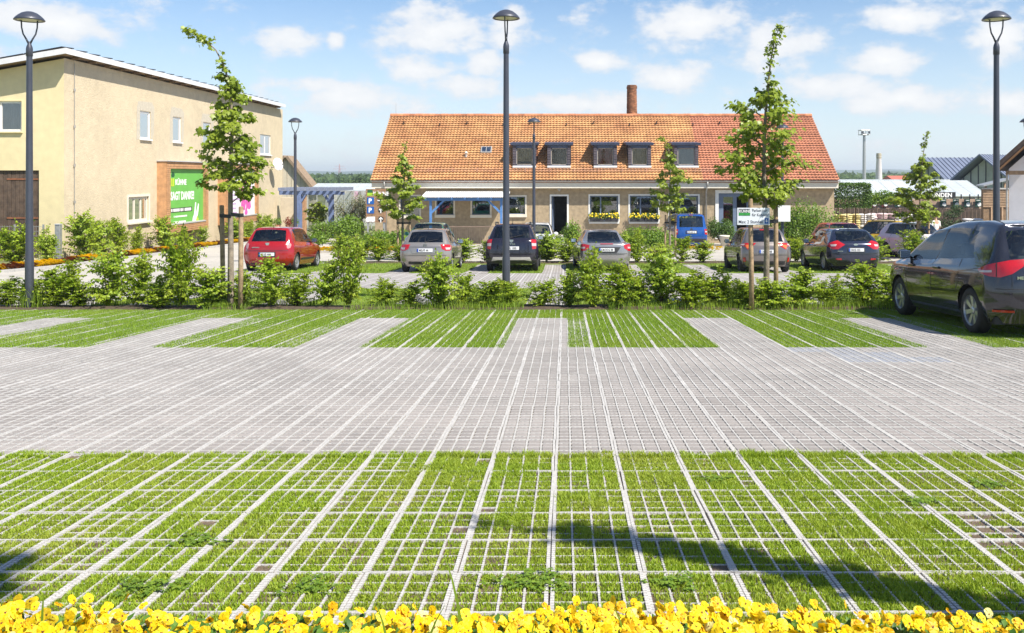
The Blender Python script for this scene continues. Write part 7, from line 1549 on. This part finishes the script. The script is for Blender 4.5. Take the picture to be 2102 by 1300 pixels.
def pansy_mesh(seed, m_):
    """five broad ruffled petals, dark eye; faces +z, top petals towards +y"""
    r = random.Random(seed); b = MB(); S = .028
    def petal(ang, ln, wd, lift, cup):
        n_ = 9; base = Vector((math.cos(ang), math.sin(ang), 0)); sd = Vector((-base.y, base.x, 0)); rim = []
        for k in range(n_):
            t = math.pi*(k/(n_-1)); u = -math.cos(t); rad = math.sin(t)
            p = base*(ln*(.42+.58*rad**.7))+sd*(u*wd)+Vector((0,0,lift+cup*rad*S+r.uniform(-.09,.09)*S)); rim.append(p)
        mid = base*ln*.45+Vector((0,0,lift+cup*.15*S)); b.mi = 0; o = Vector((0,0,lift*.4)); b.add([o, mid]+rim, [(0,2,1),(0,1,2+n_-1)]+[(1,2+k,3+k) for k in range(n_-1)])
    R_ = math.radians
    petal(R_(118), S*1.12, S*.72, -.0035, r.uniform(-.5,.1)); petal(R_(62), S*1.12, S*.72, -.002, r.uniform(-.5,.1)); petal(R_(195), S*.95, S*.60, .0005, r.uniform(-.3,.3)); petal(R_(-15), S*.95, S*.60, .0012, r.uniform(-.3,.3)); petal(R_(-90), S*1.05, S*.82, .003, r.uniform(-.7,.0))
    b.mi = 1
    for a_, l_, w_ in ((-90,.42,.10),(-65,.36,.07),(-115,.36,.07),(200,.30,.06),(-20,.30,.06)):
        d = Vector((math.cos(R_(a_)), math.sin(R_(a_)), 0)); s_ = Vector((-d.y, d.x, 0)); z = Vector((0,0,.0055)); b.add([d*.05*S+z, d*S*l_*.6+s_*S*w_+z, d*S*l_+z, d*S*l_*.6-s_*S*w_+z], [(0,1,2,3)])
    b.mi = 2; b.add([(0,0,-.004),(.010,0,-.003),(-.006,.009,-.003),(-.006,-.009,-.003)], [(0,1,2),(0,2,3),(0,3,1)])
    me = b.mesh('blossom', False)
    for m in (m_, M_EYE, M_SEPAL): me.materials.append(m)
    return me
M_GOLD = mat('golden_pansy_petal', (.80,.46,.004), .55, .12, 60); M_LEMON = mat('lemon_pansy_petal', (.86,.70,.03), .55, .08, 60); petal_translucent(M_GOLD); petal_translucent(M_LEMON)
PAN = [pansy_mesh(k, M_PALE if k == 5 else (M_PANSY, M_GOLD, M_PANSY, M_LEMON, M_PANSY)[k]) for k in range(6)]
def bedz(y): return g(y)+.015+max(0, (3.16-y))*.27
def bed_front():
    b = MB(); ys = [1.7, 2.0, 2.3, 2.6, 2.9, 3.1, 3.2]; n_ = 40; vs = []; r = random.Random(6)
    for y in ys:
        for i in range(n_+1): vs.append((-4+8*i/n_, y+(r.uniform(-.03,.03) if y > 3 else 0), bedz(y)-.01+r.uniform(-.012,.012)-(.03 if y == 3.2 else 0)))
    b.add(vs, [(j*(n_+1)+i, j*(n_+1)+i+1, (j+1)*(n_+1)+i+1, (j+1)*(n_+1)+i) for j in range(len(ys)-1) for i in range(n_)]); tag(b.build('flower_bed', M_EARTH, None, True), kind='structure')
bed_front()
rp = random.Random(19); leafv = []
for k in range(4):                                                     # four leaf mounds shared by the plants
    lv = Leaves(); r = random.Random(200+k)
    for q in range(64):
        a = r.uniform(0,6.28); d = .085*math.sqrt(r.random()); p = Vector((math.cos(a)*d, math.sin(a)*d, r.uniform(.0,.055))); lv.leaf(p, Vector((math.cos(a), math.sin(a), r.uniform(.0,1.1)))+rv(r,.4), Vector((0,0,1))+rv(r,.3), .042*r.uniform(.7,1.2), .022)
    o = lv.build('leaves', M_SEPAL); leafv.append(o.data); bpy.data.objects.remove(o)
plants = 0
for row, y0 in enumerate((3.10, 2.97, 2.84, 2.71, 2.58, 2.45)):
    nrow = 0; x0, x1 = view_x(y0, .35); x = x0+rp.uniform(0,.1)
    while x < x1:
        y = y0+rp.uniform(-.04,.04); den = .5+.5*math.sin(x*2.1+1.2)+.25*math.sin(x*6.3); hgt = .098+.022*math.sin(x*2.7+.6)+rp.uniform(-.012,.012)
        e = empty('pansy_plant', (x, y, bedz(y)), rp.uniform(-.4,.4), 'yellow pansy plant, %s from the left in the %s row of the front bed' % (ORD(nrow+1), ('farthest','second farthest','third farthest','third nearest','second nearest','nearest')[row]), 'pansy', 'yellow pansies in the front bed'); plants += 1; nrow += 1
        l_ = link('leaves', leafv[plants % 4], None, e); l_.rotation_euler.z = rp.uniform(0,6.28)
        for q in range(rp.randint(13,17) if den > .1 else rp.randint(10,13)):
            o = bpy.data.objects.new('blossom', PAN[rp.choice((0,0,1,1,2,2,3,3,4,4,4,5) if rp.random() < .4 else (0,1,2,3,4))]); COL.objects.link(o); o.parent = e
            o.location = (rp.uniform(-.095,.095), rp.uniform(-.08,.08), hgt+rp.uniform(-.06,.02))
            # blossoms look every way, most of them up and towards the sun
            d = Vector((rp.gauss(.25,.55), rp.gauss(-.45,.65), rp.uniform(.15,1.0))).normalized(); qn = d.to_track_quat('Z', 'Y'); o.rotation_euler = qn.to_euler(); s_ = rp.uniform(.46,.80); o.scale = (s_, s_, s_)
        x += rp.uniform(.14,.19)
# long grass blades standing among the flowers
def stalk(px, py0, py1, dx, y, k):
    e = empty('grass_stalk', (PX(px,y), y, bedz(y)), 0, 'single long grass blade among the pansies, %s from the left' % ORD(k), 'grass blade', 'long grass blades among the pansies'); H = PZ(py1,y)-bedz(y); D = dx/F*y; b = MB(); vs = []
    for t in (0,.25,.5,.75,1.0): w = .005*(1-t**2)+.0006; vs += [(D*t*t-w, -.01*t, H*t), (D*t*t+w, -.01*t+.003, H*t)]
    b.add(vs, [(2*i,2*i+1,2*i+3,2*i+2) for i in range(4)]); b.build('blade', M_WEED, e)
for k, a in enumerate(((85,1300,1215,8,2.9),(800,1300,1240,-25,2.7),(870,1300,1238,45,2.7),(950,1300,1135,-38,2.9),(1085,1300,1262,14,2.6),(1290,1300,1245,-30,2.8))): stalk(*a, k+1)
# ------------------------------------------------------------------ summer haze towards the horizon
hb = MB(); hb.box(-2520, 2520, -11, 3300, -20, 34); hz_ = hb.build('haze', None) if False else link('haze', hb.mesh('haze')); tag(hz_, kind='stuff')
hm = bpy.data.materials.new('summer_haze'); hm.use_nodes = True; hn = hm.node_tree; hn.nodes.remove(hn.nodes['Principled BSDF']); pvn = hn.nodes.new('ShaderNodeVolumePrincipled'); pvn.inputs['Color'].default_value = (.80,.90,1.0,1); pvn.inputs['Density'].default_value = .00036; pvn.inputs['Anisotropy'].default_value = .2
hn.links.new(pvn.outputs[0], hn.nodes['Material Output'].inputs['Volume']); hz_.data.materials.append(hm)
